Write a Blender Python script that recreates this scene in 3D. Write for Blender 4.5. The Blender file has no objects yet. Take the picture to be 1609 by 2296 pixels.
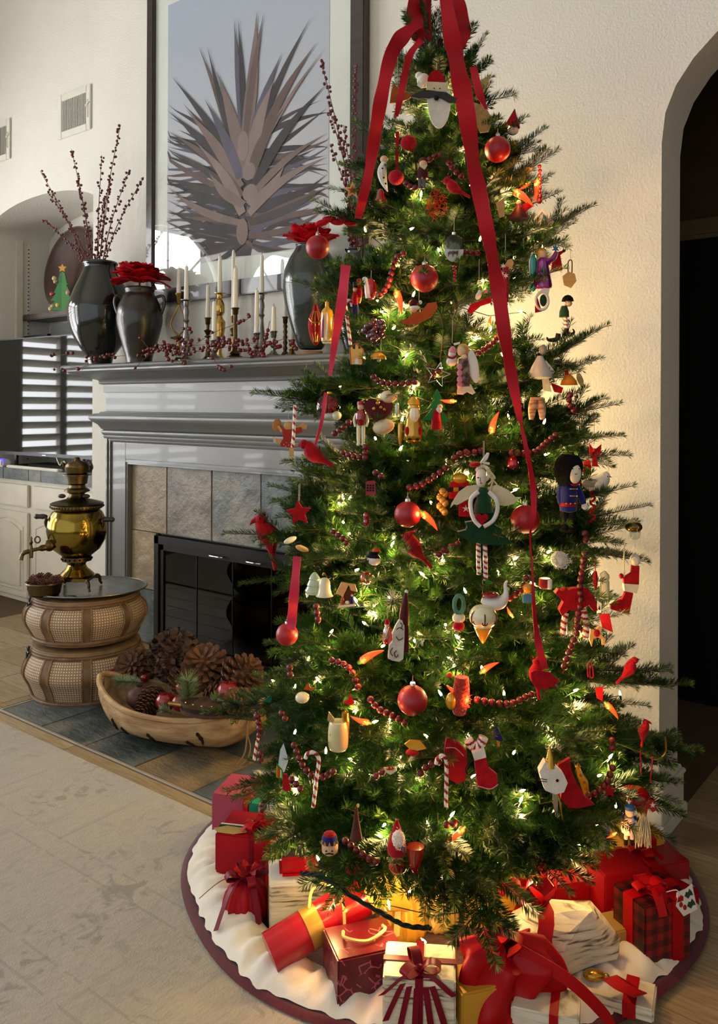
import bpy, bmesh, math, random
from mathutils import Vector, Matrix
PI = math.pi
SC = bpy.context.scene
COL = SC.collection
# ------------------------------------------------------------------ camera
EYE = 1.45; TH = math.radians(38); ROLL = .0045; FPX = 1860.0; CX, HY = 804.5, 912.0
FW = Vector((-math.sin(TH), math.cos(TH), 0)); RT = Vector((math.cos(TH), math.sin(TH), 0)); UP = Vector((0, 0, 1))
cd = bpy.data.cameras.new('camera'); cam = bpy.data.objects.new('camera', cd); COL.objects.link(cam)
cd.sensor_fit = 'HORIZONTAL'; cd.sensor_width = 36; cd.lens = 36 * FPX / 1609
cd.shift_y = -(1148 - HY) / 1609; cd.shift_x = 0; cd.clip_start = .05; cd.clip_end = 60
_r = RT * math.cos(ROLL) + UP * math.sin(ROLL); _u = UP * math.cos(ROLL) - RT * math.sin(ROLL)
cam.matrix_world = Matrix(((_r.x, _u.x, -FW.x, 0), (_r.y, _u.y, -FW.y, 0), (_r.z, _u.z, -FW.z, EYE), (0, 0, 0, 1)))
SC.camera = cam
# ------------------------------------------------------------------ world, daylight, exposure
w = bpy.data.worlds.new('world'); SC.world = w; w.use_nodes = True
w.node_tree.nodes['Background'].inputs[0].default_value = (.92, .95, 1, 1)
w.node_tree.nodes['Background'].inputs[1].default_value = .95
def area(name, loc, rot, sx, sy, power, col):
    l = bpy.data.lights.new(name, 'AREA'); l.shape = 'RECTANGLE'; l.size = sx; l.size_y = sy; l.energy = power; l.color = col
    o = bpy.data.objects.new(name, l); COL.objects.link(o); o.location = loc; o.rotation_euler = rot; return o
WIN_Y = (2.0, .65, -1.25); WIN_R = (.5, .8, .8)
for wy, pw in zip(WIN_Y, (130, 250, 290)):   # daylight standing outside each arched window
    area('daylight', (-7.45, wy, 1.95), (0, -PI / 2, 0), 2.9, 1.6, pw, (.98, .985, 1))
SC.view_settings.view_transform = 'Standard'; SC.view_settings.look = 'None'
SC.view_settings.exposure = 0.2; SC.view_settings.gamma = 1; SC.view_settings.use_curve_mapping = False
try:
    SC.cycles.use_denoising = True; SC.cycles.max_bounces = 6; SC.cycles.diffuse_bounces = 3; SC.cycles.glossy_bounces = 4; SC.cycles.use_adaptive_sampling = True; SC.cycles.adaptive_threshold = .02; SC.cycles.transparent_max_bounces = 10
    SC.cycles.sample_clamp_indirect = 6; SC.cycles.caustics_reflective = False; SC.cycles.caustics_refractive = False
except Exception: pass
# ------------------------------------------------------------------ helpers
def ray(u, v):
    a = u - CX; b = v - HY
    a2 = a * math.cos(ROLL) + b * math.sin(ROLL); b2 = -a * math.sin(ROLL) + b * math.cos(ROLL)
    return FW + RT * (a2 / FPX) - UP * (b2 / FPX)
C0 = Vector((0, 0, EYE))
def at_y(u, v, y): d = ray(u, v); return C0 + d * (y / d.y)
def at_x(u, v, x): d = ray(u, v); return C0 + d * (x / d.x)
def at_z(u, v, z=0.): d = ray(u, v); return C0 + d * ((z - EYE) / d.z)
def at_Z(u, v, Z): return C0 + ray(u, v) * Z
def depth(p): return (Vector(p) - C0).dot(FW)
def proj(p):
    d = Vector(p) - C0; Z = d.dot(FW); a = FPX * d.dot(RT) / Z; b = -FPX * d.z / Z
    return CX + a * math.cos(ROLL) - b * math.sin(ROLL), HY + a * math.sin(ROLL) + b * math.cos(ROLL)
def C(h):
    h = h.lstrip('#'); r = []
    for i in (0, 2, 4):
        c = int(h[i:i + 2], 16) / 255; r.append(c / 12.92 if c <= .04045 else ((c + .055) / 1.055) ** 2.4)
    return (*r, 1)

MATS = {}
def mat(name, col, rough=.5, metal=0, col2=None, nscale=8, bump=0, bscale=60, emit=0, ecol=None, coat=0, sheen=0, trans=0, alpha=1, stretch=None, detail=4, contrast=.0, ior=None, rnd=0, coord='Object', sub=0):
    if name in MATS: return MATS[name]
    m = bpy.data.materials.new(name); m.use_nodes = True; N = m.node_tree.nodes; L = m.node_tree.links; b = N['Principled BSDF']
    col = C(col) if isinstance(col, str) else col
    if col2 is None: col2 = tuple(c * .86 for c in col[:3]) + (1,)
    elif isinstance(col2, str): col2 = C(col2)
    tc = N.new('ShaderNodeTexCoord'); mp = N.new('ShaderNodeMapping'); L.new(tc.outputs[coord], mp.inputs[0])
    if stretch: mp.inputs['Scale'].default_value = stretch
    n = N.new('ShaderNodeTexNoise'); n.inputs['Scale'].default_value = nscale; n.inputs['Detail'].default_value = detail; L.new(mp.outputs[0], n.inputs[0])
    r = N.new('ShaderNodeValToRGB'); r.color_ramp.elements[0].position = .3 + contrast; r.color_ramp.elements[1].position = .7 - contrast
    r.color_ramp.elements[0].color = col; r.color_ramp.elements[1].color = col2; L.new(n.outputs[0], r.inputs[0]); out = r.outputs[0]
    if rnd:
        g = N.new('ShaderNodeNewGeometry'); hs = N.new('ShaderNodeHueSaturation'); mr = N.new('ShaderNodeMapRange')
        mr.inputs[3].default_value = 1 - rnd; mr.inputs[4].default_value = 1 + rnd; L.new(g.outputs['Random Per Island'], mr.inputs[0]); L.new(mr.outputs[0], hs.inputs['Value']); L.new(out, hs.inputs['Color']); out = hs.outputs[0]
    L.new(out, b.inputs['Base Color'])
    b.inputs['Roughness'].default_value = rough; b.inputs['Metallic'].default_value = metal; b.inputs['Coat Weight'].default_value = coat
    b.inputs['Sheen Weight'].default_value = sheen; b.inputs['Transmission Weight'].default_value = trans; b.inputs['Alpha'].default_value = alpha
    if rough >= .45 and not metal and not coat: b.inputs['Specular IOR Level'].default_value = .2
    if ior: b.inputs['IOR'].default_value = ior
    if sub: b.inputs['Subsurface Weight'].default_value = sub; b.inputs['Subsurface Radius'].default_value = (.02, .01, .006)
    if emit:
        b.inputs['Emission Strength'].default_value = emit; b.inputs['Emission Color'].default_value = C(ecol) if ecol else col
    if bump:
        n2 = N.new('ShaderNodeTexNoise'); n2.inputs['Scale'].default_value = bscale; n2.inputs['Detail'].default_value = 3; L.new(mp.outputs[0], n2.inputs[0])
        bp = N.new('ShaderNodeBump'); bp.inputs['Strength'].default_value = bump; bp.inputs['Distance'].default_value = .01; L.new(n2.outputs[0], bp.inputs['Height']); L.new(bp.outputs[0], b.inputs['Normal'])
    MATS[name] = m; return m
def nodes(m): return m.node_tree.nodes, m.node_tree.links, m.node_tree.nodes['Principled BSDF']

class MB:
    """collects shapes, links them as one mesh object"""
    def __init__(s): s.v = []; s.f = []; s.m = []; s.cur = 0; s.T = None
    def add(s, vs, fs):
        k = len(s.v)
        s.v += [s.T @ Vector(p) if s.T else Vector(p) for p in vs]
        s.f += [tuple(i + k for i in f) for f in fs]; s.m += [s.cur] * len(fs); return s
    def box(s, x0, x1, y0, y1, z0, z1, b=0):
        if not b:
            return s.add([(x, y, z) for z in (z0, z1) for y in (y0, y1) for x in (x0, x1)], [(0, 2, 3, 1), (4, 5, 7, 6), (0, 1, 5, 4), (2, 6, 7, 3), (0, 4, 6, 2), (1, 3, 7, 5)])
        bm = bmesh.new(); bmesh.ops.create_cube(bm, size=1)
        for v in bm.verts: v.co = Vector(((x0 + x1) / 2 + v.co.x * (x1 - x0), (y0 + y1) / 2 + v.co.y * (y1 - y0), (z0 + z1) / 2 + v.co.z * (z1 - z0)))
        bmesh.ops.bevel(bm, geom=list(bm.edges), offset=b, segments=2, affect='EDGES'); return s.bm(bm)
    def bm(s, bm):
        bm.verts.index_update(); s.add([v.co.copy() for v in bm.verts], [[v.index for v in f.verts] for f in bm.faces]); bm.free(); return s
    def prism(s, pts, y0, y1):
        n = len(pts); a = sum(pts[i][0] * pts[(i + 1) % n][1] - pts[(i + 1) % n][0] * pts[i][1] for i in range(n))
        if a < 0: pts = pts[::-1]
        if y0 > y1: y0, y1 = y1, y0
        vs = [(x, y0, z) for x, z in pts] + [(x, y1, z) for x, z in pts]
        return s.add(vs, [tuple(range(n)), tuple(range(2 * n - 1, n - 1, -1))] + [(i, i + n, (i + 1) % n + n, (i + 1) % n) for i in range(n)])
    def lathe(s, prof, n=20, c=(0, 0, 0), sx=1, sy=1, cap=True):
        vs = []; fs = []; c = Vector(c)
        for r, z in prof:
            for k in range(n):
                a = 2 * PI * k / n; vs.append(c + Vector((r * math.cos(a) * sx, r * math.sin(a) * sy, z)))
        for i in range(len(prof) - 1):
            for k in range(n): fs.append((i * n + k, i * n + (k + 1) % n, (i + 1) * n + (k + 1) % n, (i + 1) * n + k))
        if cap: fs.append(tuple(range(n))[::-1]); fs.append(tuple((len(prof) - 1) * n + k for k in range(n)))
        return s.add(vs, fs)
    def ell(s, c, r, n=14, m=9):
        if not hasattr(r, '__len__'): r = (r, r, r)
        c = Vector(c); vs = [c + Vector((0, 0, -r[2]))]; fs = []
        for i in range(1, m):
            t = -PI / 2 + PI * i / m
            for k in range(n):
                a = 2 * PI * k / n; vs.append(c + Vector((r[0] * math.cos(t) * math.cos(a), r[1] * math.cos(t) * math.sin(a), r[2] * math.sin(t))))
        vs.append(c + Vector((0, 0, r[2]))); e = len(vs) - 1
        for k in range(n): fs.append((0, 1 + (k + 1) % n, 1 + k)); fs.append((e, e - n + k, e - n + (k + 1) % n))
        for i in range(m - 2):
            for k in range(n): a = 1 + i * n; fs.append((a + k, a + (k + 1) % n, a + n + (k + 1) % n, a + n + k))
        return s.add(vs, fs)
    def tube(s, pts, r, n=8, caps=True):
        pts = [Vector(p) for p in pts]; R = r if hasattr(r, '__len__') else [r] * len(pts); vs = []; fs = []; up = None
        for i, p in enumerate(pts):
            t = (pts[min(i + 1, len(pts) - 1)] - pts[max(i - 1, 0)])
            t = t.normalized() if t.length > 1e-9 else Vector((0, 0, 1))
            if up is None: up = t.orthogonal().normalized()
            up = up - t * up.dot(t); up = up.normalized() if up.length > 1e-6 else t.orthogonal().normalized(); sd = t.cross(up)
            for k in range(n): a = 2 * PI * k / n; vs.append(p + (up * math.cos(a) + sd * math.sin(a)) * R[i])
        for i in range(len(pts) - 1):
            for k in range(n): fs.append((i * n + k, i * n + (k + 1) % n, (i + 1) * n + (k + 1) % n, (i + 1) * n + k))
        if caps: fs.append(tuple(range(n))[::-1]); fs.append(tuple((len(pts) - 1) * n + k for k in range(n)))
        return s.add(vs, fs)
    def strip(s, pts, W, th=.0008):
        """a ribbon along pts, W = half-width vector per point (or one)"""
        pts = [Vector(p) for p in pts]; n = len(pts); W = [Vector(x) for x in W] if hasattr(W[0], '__len__') else [Vector(W)] * n; vs = []; fs = []
        for i, p in enumerate(pts):
            t = pts[min(i + 1, n - 1)] - pts[max(i - 1, 0)]; nn = t.cross(W[i]); nn = nn.normalized() * th if nn.length > 1e-9 else Vector((0, th, 0))
            vs += [p - W[i] - nn, p + W[i] - nn, p + W[i] + nn, p - W[i] + nn]
        for i in range(n - 1):
            for k in range(4): fs.append((i * 4 + k, i * 4 + (k + 1) % 4, i * 4 + 4 + (k + 1) % 4, i * 4 + 4 + k))
        fs += [(3, 2, 1, 0), tuple(4 * (n - 1) + k for k in range(4))]; return s.add(vs, fs)
    def grid(s, fn, nu, nv, closed=False):
        vs = [fn(i / (nu if closed else nu - 1), j / (nv - 1)) for j in range(nv) for i in range(nu)]; fs = []
        for j in range(nv - 1):
            for i in range(nu if closed else nu - 1): fs.append((j * nu + i, j * nu + (i + 1) % nu, (j + 1) * nu + (i + 1) % nu, (j + 1) * nu + i))
        return s.add(vs, fs)
    def mesh(s, name, mats, angle=40):
        me = bpy.data.meshes.new(name); me.from_pydata([tuple(p) for p in s.v], [], s.f)
        for m in (mats if isinstance(mats, (list, tuple)) else [mats]): me.materials.append(m)
        me.polygons.foreach_set('material_index', s.m)
        me.polygons.foreach_set('use_smooth', [True] * len(s.f)); me.set_sharp_from_angle(angle=math.radians(angle)); me.update(); return me
    def build(s, name, mats, parent=None, angle=40):
        o = bpy.data.objects.new(name, s.mesh(name, mats, angle)); COL.objects.link(o)
        if parent is not None: o.parent = parent
        return o
def spline(pts, k=6):
    """Catmull-Rom through pts"""
    P = [Vector(p) for p in pts]; out = []
    for i in range(len(P) - 1):
        a, b, c, d = P[max(i - 1, 0)], P[i], P[i + 1], P[min(i + 2, len(P) - 1)]
        for j in range(k):
            t = j / k; out.append(.5 * (2 * b + (c - a) * t + (2 * a - 5 * b + 4 * c - d) * t * t + (3 * b - a - 3 * c + d) * t ** 3))
    return out + [P[-1]]
def tag(o, label=None, cat=None, group=None, kind=None):
    for k, v in (('label', label), ('category', cat), ('group', group), ('kind', kind)):
        if v: o[k] = v
    return o
class Thing:
    """an Empty at a thing's base; parts are added in world coordinates (part) or in its own frame (lpart)"""
    def __init__(s, name, label, cat, loc=(0, 0, 0), rz=0, group=None, kind=None):
        s.o = bpy.data.objects.new(name, None); COL.objects.link(s.o); s.o.empty_display_size = .05
        s.loc = Vector(loc); s.o.location = s.loc; s.o.rotation_euler = (0, 0, rz); tag(s.o, label, cat, group, kind)
        s.M = Matrix.Translation(s.loc) @ Matrix.Rotation(rz, 4, 'Z'); s.I = s.M.inverted()
    def part(s, name, mb, m, parent=None, label=None, angle=40):
        mb.v = [s.I @ p for p in mb.v]; o = mb.build(name, m, parent or s.o, angle)
        if label: o['label'] = label
        return o
    def lpart(s, name, mb, m, parent=None, label=None, angle=40):
        o = mb.build(name, m, parent or s.o, angle)
        if label: o['label'] = label
        return o
    def copypart(s, name, me, loc=(0, 0, 0), rot=None, parent=None, scale=None):
        o = bpy.data.objects.new(name, me); COL.objects.link(o); o.parent = parent or s.o; o.location = s.I @ Vector(loc) if parent is None else loc
        if rot is not None: o.rotation_euler = rot
        if scale is not None: o.scale = scale if hasattr(scale, '__len__') else (scale,) * 3
        return o
def solo(name, mb, m, label=None, cat=None, group=None, kind=None, angle=40):
    """a thing that is a single mesh, origin at its base"""
    lo = Vector((sum(p.x for p in mb.v) / len(mb.v), sum(p.y for p in mb.v) / len(mb.v), min(p.z for p in mb.v))); mb.v = [p - lo for p in mb.v]
    o = mb.build(name, m, None, angle); o.location = lo; return tag(o, label, cat, group, kind)
def struct(name, mb, m, angle=40): return tag(mb.build(name, m, None, angle), kind='structure')
def pane_mat(name, tint, ior=1.5, rough=.0, col=(1, 1, 1, 1)):
    m = bpy.data.materials.new(name); m.use_nodes = True; N, L = m.node_tree.nodes, m.node_tree.links; N.remove(N['Principled BSDF'])
    t = N.new('ShaderNodeBsdfTransparent'); t.inputs[0].default_value = tint; g = N.new('ShaderNodeBsdfGlossy'); g.inputs['Roughness'].default_value = rough; g.inputs[0].default_value = col
    fr = N.new('ShaderNodeFresnel'); fr.inputs[0].default_value = ior; nz = N.new('ShaderNodeTexNoise'); nz.inputs['Scale'].default_value = 3
    bp = N.new('ShaderNodeBump'); bp.inputs['Strength'].default_value = .004; L.new(nz.outputs[0], bp.inputs['Height']); L.new(bp.outputs[0], g.inputs['Normal'])
    mx = N.new('ShaderNodeMixShader'); ge = N.new('ShaderNodeNewGeometry'); iv = N.new('ShaderNodeMath'); iv.operation = 'SUBTRACT'; iv.inputs[0].default_value = 1; L.new(ge.outputs['Backfacing'], iv.inputs[1]); ml = N.new('ShaderNodeMath'); ml.operation = 'MULTIPLY'; L.new(fr.outputs[0], ml.inputs[0]); L.new(iv.outputs[0], ml.inputs[1]); L.new(ml.outputs[0], mx.inputs[0]); L.new(t.outputs[0], mx.inputs[1]); L.new(g.outputs[0], mx.inputs[2]); L.new(mx.outputs[0], N['Material Output'].inputs[0]); return m
# ------------------------------------------------------------------ setting: walls, floor, windows
YB, YA, YN = 3.22, 2.838, 3.28          # chimney breast, archway wall, alcove wall
M_WALL = mat('wall_plaster', '#d8d3c7', .85, col2='#d2cdc0', nscale=2, bump=.35, bscale=110)
M_WHITE = mat('white_trim_paint', '#dcd8cc', .45, col2='#d2cdbf', bump=.05)
M_CREAM = mat('cream_cabinet_paint', '#d8d0bd', .4, col2='#cec5b0', bump=.04)
mb = MB(); mb.box(-4.74, -1.55, YB, YB + .6, 0, 5.2); struct('wall_back', mb, M_WALL)
# wall with the archway: jamb at x=-.924, elliptical-headed opening to the right
JX = -.924
def arch_wall():
    mb = MB(); AW = 1.35; cxm = JX + AW; n = 24
    rise = .62; arc = [(cxm - AW * math.cos(PI * i / n), 2.347 + rise * math.sin(PI * i / n) ** .9) for i in range(n + 1)]
    pts = [(-1.665, 0), (JX, 0)] + arc + [(cxm + AW, 0), (3.2, 0), (3.2, 5.2), (-1.665, 5.2)]
    mb.prism(pts, YA, YA + .2); return mb
struct('wall_right', arch_wall(), M_WALL, 30)
# baseboard with stepped cap, wrapping the jamb
mb = MB()
for z0, z1, t in ((0, .045, .028), (.045, .15, .018), (.15, .165, .024), (.165, .18, .012)):
    mb.box(-1.66, JX + t, YA - t, YA + .2 + t, z0, z1, .004)
struct('baseboard_right', mb, M_WHITE)
# hall beyond the arch, its darkness put into the wall and door colours
M_HALL = mat('hall_darkness_tone', '#4a3d26', .9, bump=.1)
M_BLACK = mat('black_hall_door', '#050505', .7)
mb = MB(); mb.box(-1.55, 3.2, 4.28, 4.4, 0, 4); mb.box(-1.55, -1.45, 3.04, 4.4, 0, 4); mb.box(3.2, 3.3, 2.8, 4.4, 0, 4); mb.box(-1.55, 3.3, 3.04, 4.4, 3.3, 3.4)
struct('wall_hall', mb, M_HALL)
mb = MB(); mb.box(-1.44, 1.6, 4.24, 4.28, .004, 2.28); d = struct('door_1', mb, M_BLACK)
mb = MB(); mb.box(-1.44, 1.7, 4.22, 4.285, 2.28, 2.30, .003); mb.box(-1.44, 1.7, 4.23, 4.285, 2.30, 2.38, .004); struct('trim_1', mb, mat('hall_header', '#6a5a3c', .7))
# window wall with three arched windows (out of the frame; seen in the picture glass and the screen)
XW = -7.0
def arch_pts(cy, r, z0, zs, n=16): return [(cy - r, z0)] + [(cy - r * math.cos(PI * i / n), zs + r * math.sin(PI * i / n)) for i in range(n + 1)] + [(cy + r, z0)]
WZ0, WZS = .55, 2.62
def window_wall():
    bm = bmesh.new(); mb = MB()
    ys = sorted([-4.0, 3.9] + [c + s * r for c, r in zip(WIN_Y, WIN_R) for s in (-1, 1)])
    for a, b in zip(ys[::2], ys[1::2]): mb.box(XW - .16, XW, a, b, 0, 5.2)
    for c, WR in zip(WIN_Y, WIN_R):
        mb.box(XW - .16, XW, c - WR, c + WR, 0, WZ0)
        n = 16; up = [(c - WR * math.cos(PI * i / n), WZS + WR * math.sin(PI * i / n)) for i in range(n + 1)]
        m2 = MB(); m2.prism(up + [(c + WR, 5.2), (c - WR, 5.2)], 0, .16); m2.v = [Vector((XW - .16 + p.y, p.x, p.z)) for p in m2.v]; mb.add(m2.v, m2.f)
    return mb
struct('wall_left', window_wall(), M_WALL, 30)
M_GLASS = pane_mat('window_glass', (1, 1, 1, 1), 1.2)
for i, (c, WR) in enumerate(zip(WIN_Y, WIN_R)):
    fr = MB(); Y = lambda y, z, x=-.05: Vector((XW + x, y, z))
    fr.tube([Y(c - WR + .03, WZ0)] + [Y(c - (WR - .03) * math.cos(PI * k / 20), WZS + (WR - .03) * math.sin(PI * k / 20)) for k in range(21)] + [Y(c + WR - .03, WZ0)], .035, 6)
    fr.box(XW - .08, XW - .02, c - WR, c + WR, WZS - .05, WZS + .03); fr.box(XW - .08, XW - .02, c - WR, c + WR, WZ0, WZ0 + .06)
    fr.tube([Y(c - .28 * math.cos(PI * k / 12), WZS + .28 * math.sin(PI * k / 12)) for k in range(13)], .012, 6)
    for a in (.25, .5, .75): fr.tube([Y(c - .28 * math.cos(PI * a), WZS + .28 * math.sin(PI * a)), Y(c - WR * math.cos(PI * a), WZS + WR * math.sin(PI * a))], .012, 6)
    fr.box(XW - .08, XW - .02, c - .04, c + .04, WZ0, WZS)
    o = struct('window_%d' % (i + 1), fr, M_WHITE)
    sl = None
    for s in (-1, 1):   # plantation shutter slats
        for k in range(17):
            z = WZ0 + .14 + k * .115
            if sl is None:
                q = MB(); q.T = Matrix.Rotation(-.75, 4, 'Y'); q.box(-.045, .045, -WR / 2 + .045, WR / 2 - .045, -.005, .005, .002); sl = q.mesh('slat', M_WHITE)
            so = bpy.data.objects.new('slat', sl); COL.objects.link(so); so.parent = o; so.location = (XW - .045, c + s * WR / 2, z)
    pn = MB(); pn.prism(arch_pts(c, WR - .02, WZ0, WZS), 0, .006); pn.v = [Vector((XW - .12 + p.y, p.x, p.z)) for p in pn.v]; pn.build('pane', M_GLASS, o)
# alcove wall left of the chimney breast, with a barrel-vaulted niche
NX0, NX1, NYB, NZS = -6.2, -4.72, 3.8, 2.76
def alcove():
    mb = MB(); n = 20; cm = (NX0 + NX1) / 2; hw = (NX1 - NX0) / 2; rise = .2
    arc = [(cm - hw * math.cos(PI * i / n), NZS + rise * math.sin(PI * i / n)) for i in range(n + 1)]
    mb.prism([(NX0, NZS)] + arc[1:-1] + [(NX1, NZS), (NX1, 5.2), (NX0, 5.2)], YN, YN + .7)
    mb.box(-7.0, NX0, YN, YN + .7, 0, 5.2); mb.box(NX1, -4.6, YN, YN + .7, 0, 5.2); mb.box(NX0, NX1, NYB, NYB + .1, 0, 5.2); return mb
struct('wall_alcove', alcove(), M_WALL, 30)
mb = MB(); mb.box(NX0 - .001, NX0 + .022, 3.50, 3.56, .95, NZS, .004); struct('trim_2', mb, M_CREAM)
mb = MB(); mb.box(NX0, NX0 + .006, 3.60, 3.625, .98, NZS)
o = struct('trim_3', mb, M_WHITE)
sm = MB().box(-.003, .004, -.006, .006, -.004, .004).mesh('slot', mat('slot_shadow', '#3a352c', .8))
for k in range(56):
    s = bpy.data.objects.new('slot', sm); COL.objects.link(s); s.parent = o; s.location = (NX0 + .004, 3.6125, 1.02 + k * .0305)
mb = MB(); mb.box(3.2, 3.3, -4.0, YA, 0, 5.2); struct('wall_light_block', mb, M_WALL)  # unseen wall added to keep world light out from this side
# ceiling, floor
mb = MB(); mb.box(-7.2, 3.2, -4.0, 4.0, 5.2, 5.3); struct('ceiling', mb, M_WALL)
M_SUB = mat('floor_joint', '#5f4f3c', .8)
mb = MB(); mb.box(-7.2, 3.3, -4.0, 4.4, -.05, -.002); fl = struct('floor', mb, M_SUB)
M_OAK = [mat('oak_plank_%d' % i, a, .42, col2=b, nscale=7, stretch=(1.2, 14, 6), bump=.12, bscale=30, contrast=.05) for i, (a, b) in enumerate((('#a8926f', '#8b7655'), ('#b39d7b', '#947e5d'), ('#9c8564', '#806b4c')))]
random.seed(4)
PL = {}
def plank_rows(x0, x1, y0, y1, wd=.19):
    y = y0
    while y < y1 - .01:
        yb = min(y + wd, y1); x = x0 - random.random() * 1.0
        while x < x1:
            L = random.choice((1.2, 1.5, 1.8)); xa, xb = max(x, x0), min(x + L, x1)
            if xb - xa > .05:
                m = MB(); m.box(xa + .0015, xb - .0015, y + .0015, yb - .0015, -.004, 0, .0012); m.v = [p - Vector(((xa + xb) / 2, (y + yb) / 2, 0)) for p in m.v]
                o = m.build('plank', random.choice(M_OAK), fl); o.location = ((xa + xb) / 2, (y + yb) / 2, 0)
            x += L
        y += wd
plank_rows(-1.6, 1.4, .9, 2.82); plank_rows(JX, 1.4, 2.82, 4.24); plank_rows(-5.4, -3.79, 1.9, 3.3); plank_rows(-3.79, -1.6, 1.95, 2.05)
# metal trim between wood and slate
mb = MB(); mb.box(-3.765, -1.6, 2.055, 2.068, -.004, .004, .001); mb.box(-3.775, -3.762, 2.055, 3.14, -.004, .004, .001)
struct('trim_4', mb, mat('brushed_trim', '#cfc6b4', .3, .6))
# slate hearth: a tile grid
def slate(name, a, b, c, rough=.35):
    m = bpy.data.materials.new(name); m.use_nodes = True; N, L, B = nodes(m); tc = N.new('ShaderNodeTexCoord')
    n1 = N.new('ShaderNodeTexNoise'); n1.inputs['Scale'].default_value = 4.5; n1.inputs['Detail'].default_value = 6; n1.inputs['Distortion'].default_value = .6; L.new(tc.outputs['Object'], n1.inputs[0])
    r = N.new('ShaderNodeValToRGB'); e = r.color_ramp.elements; e[0].position = .33; e[0].color = C(a); e[1].position = .68; e[1].color = C(c); k = e.new(.5); k.color = C(b)
    L.new(n1.outputs[0], r.inputs[0]); L.new(r.outputs[0], B.inputs['Base Color']); B.inputs['Roughness'].default_value = rough
    mp = N.new('ShaderNodeMapping'); mp.inputs['Rotation'].default_value = (.3, .4, .8); mp.inputs['Scale'].default_value = (1, 2.2, 1); L.new(tc.outputs['Object'], mp.inputs[0])
    n2 = N.new('ShaderNodeTexNoise'); n2.inputs['Scale'].default_value = 9; n2.inputs['Detail'].default_value = 9; n2.inputs['Roughness'].default_value = .62; L.new(mp.outputs[0], n2.inputs[0])
    bp = N.new('ShaderNodeBump'); bp.inputs['Strength'].default_value = .8; bp.inputs['Distance'].default_value = .02; L.new(n2.outputs[0], bp.inputs['Height']); L.new(bp.outputs[0], B.inputs['Normal']); return m
SL = [slate('slate_blue', '#3c4446', '#565e5f', '#6d716b'), slate('slate_rust', '#4a4d49', '#7a6a50', '#a3835a'), slate('slate_green', '#343b3a', '#4d5653', '#777468'), slate('slate_pale', '#505553', '#6b6c66', '#857f6e'),
      slate('slate_tan', '#6f6450', '#87755a', '#9d8764'), slate('slate_mauve', '#5b5650', '#736a5f', '#857c6c')]
GROUT = mat('slate_grout', '#4b4b47', .9)
H = Thing('hearth', 'dark slate tiled hearth set flush in the floor before the fireplace', 'hearth', (-2.8, 2.6, 0))
H.part('mortar_bed', MB().box(-3.76, -1.7, 2.07, 3.21, -.003, -.001), GROUT)
xs = [-3.76, -3.425, -3.087, -2.752, -2.402, -2.05, -1.7]; ys = [2.07, 2.405, 2.74, 3.075, 3.18]
pick = [0, 2, 2, 1, 0, 2, 2, 0, 3, 2, 1, 0, 2, 1, 0, 2, 3, 0, 1, 2, 0, 2, 1, 0]
for j in range(4):
    for i in range(6):
        m = MB(); m.box(xs[i] + .003, xs[i + 1] - .003, ys[j] + .003, ys[j + 1] - .003, -.003, .002 + random.random() * .0025, .0015); H.part('slate_tile', m, SL[pick[j * 6 + i]])
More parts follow.
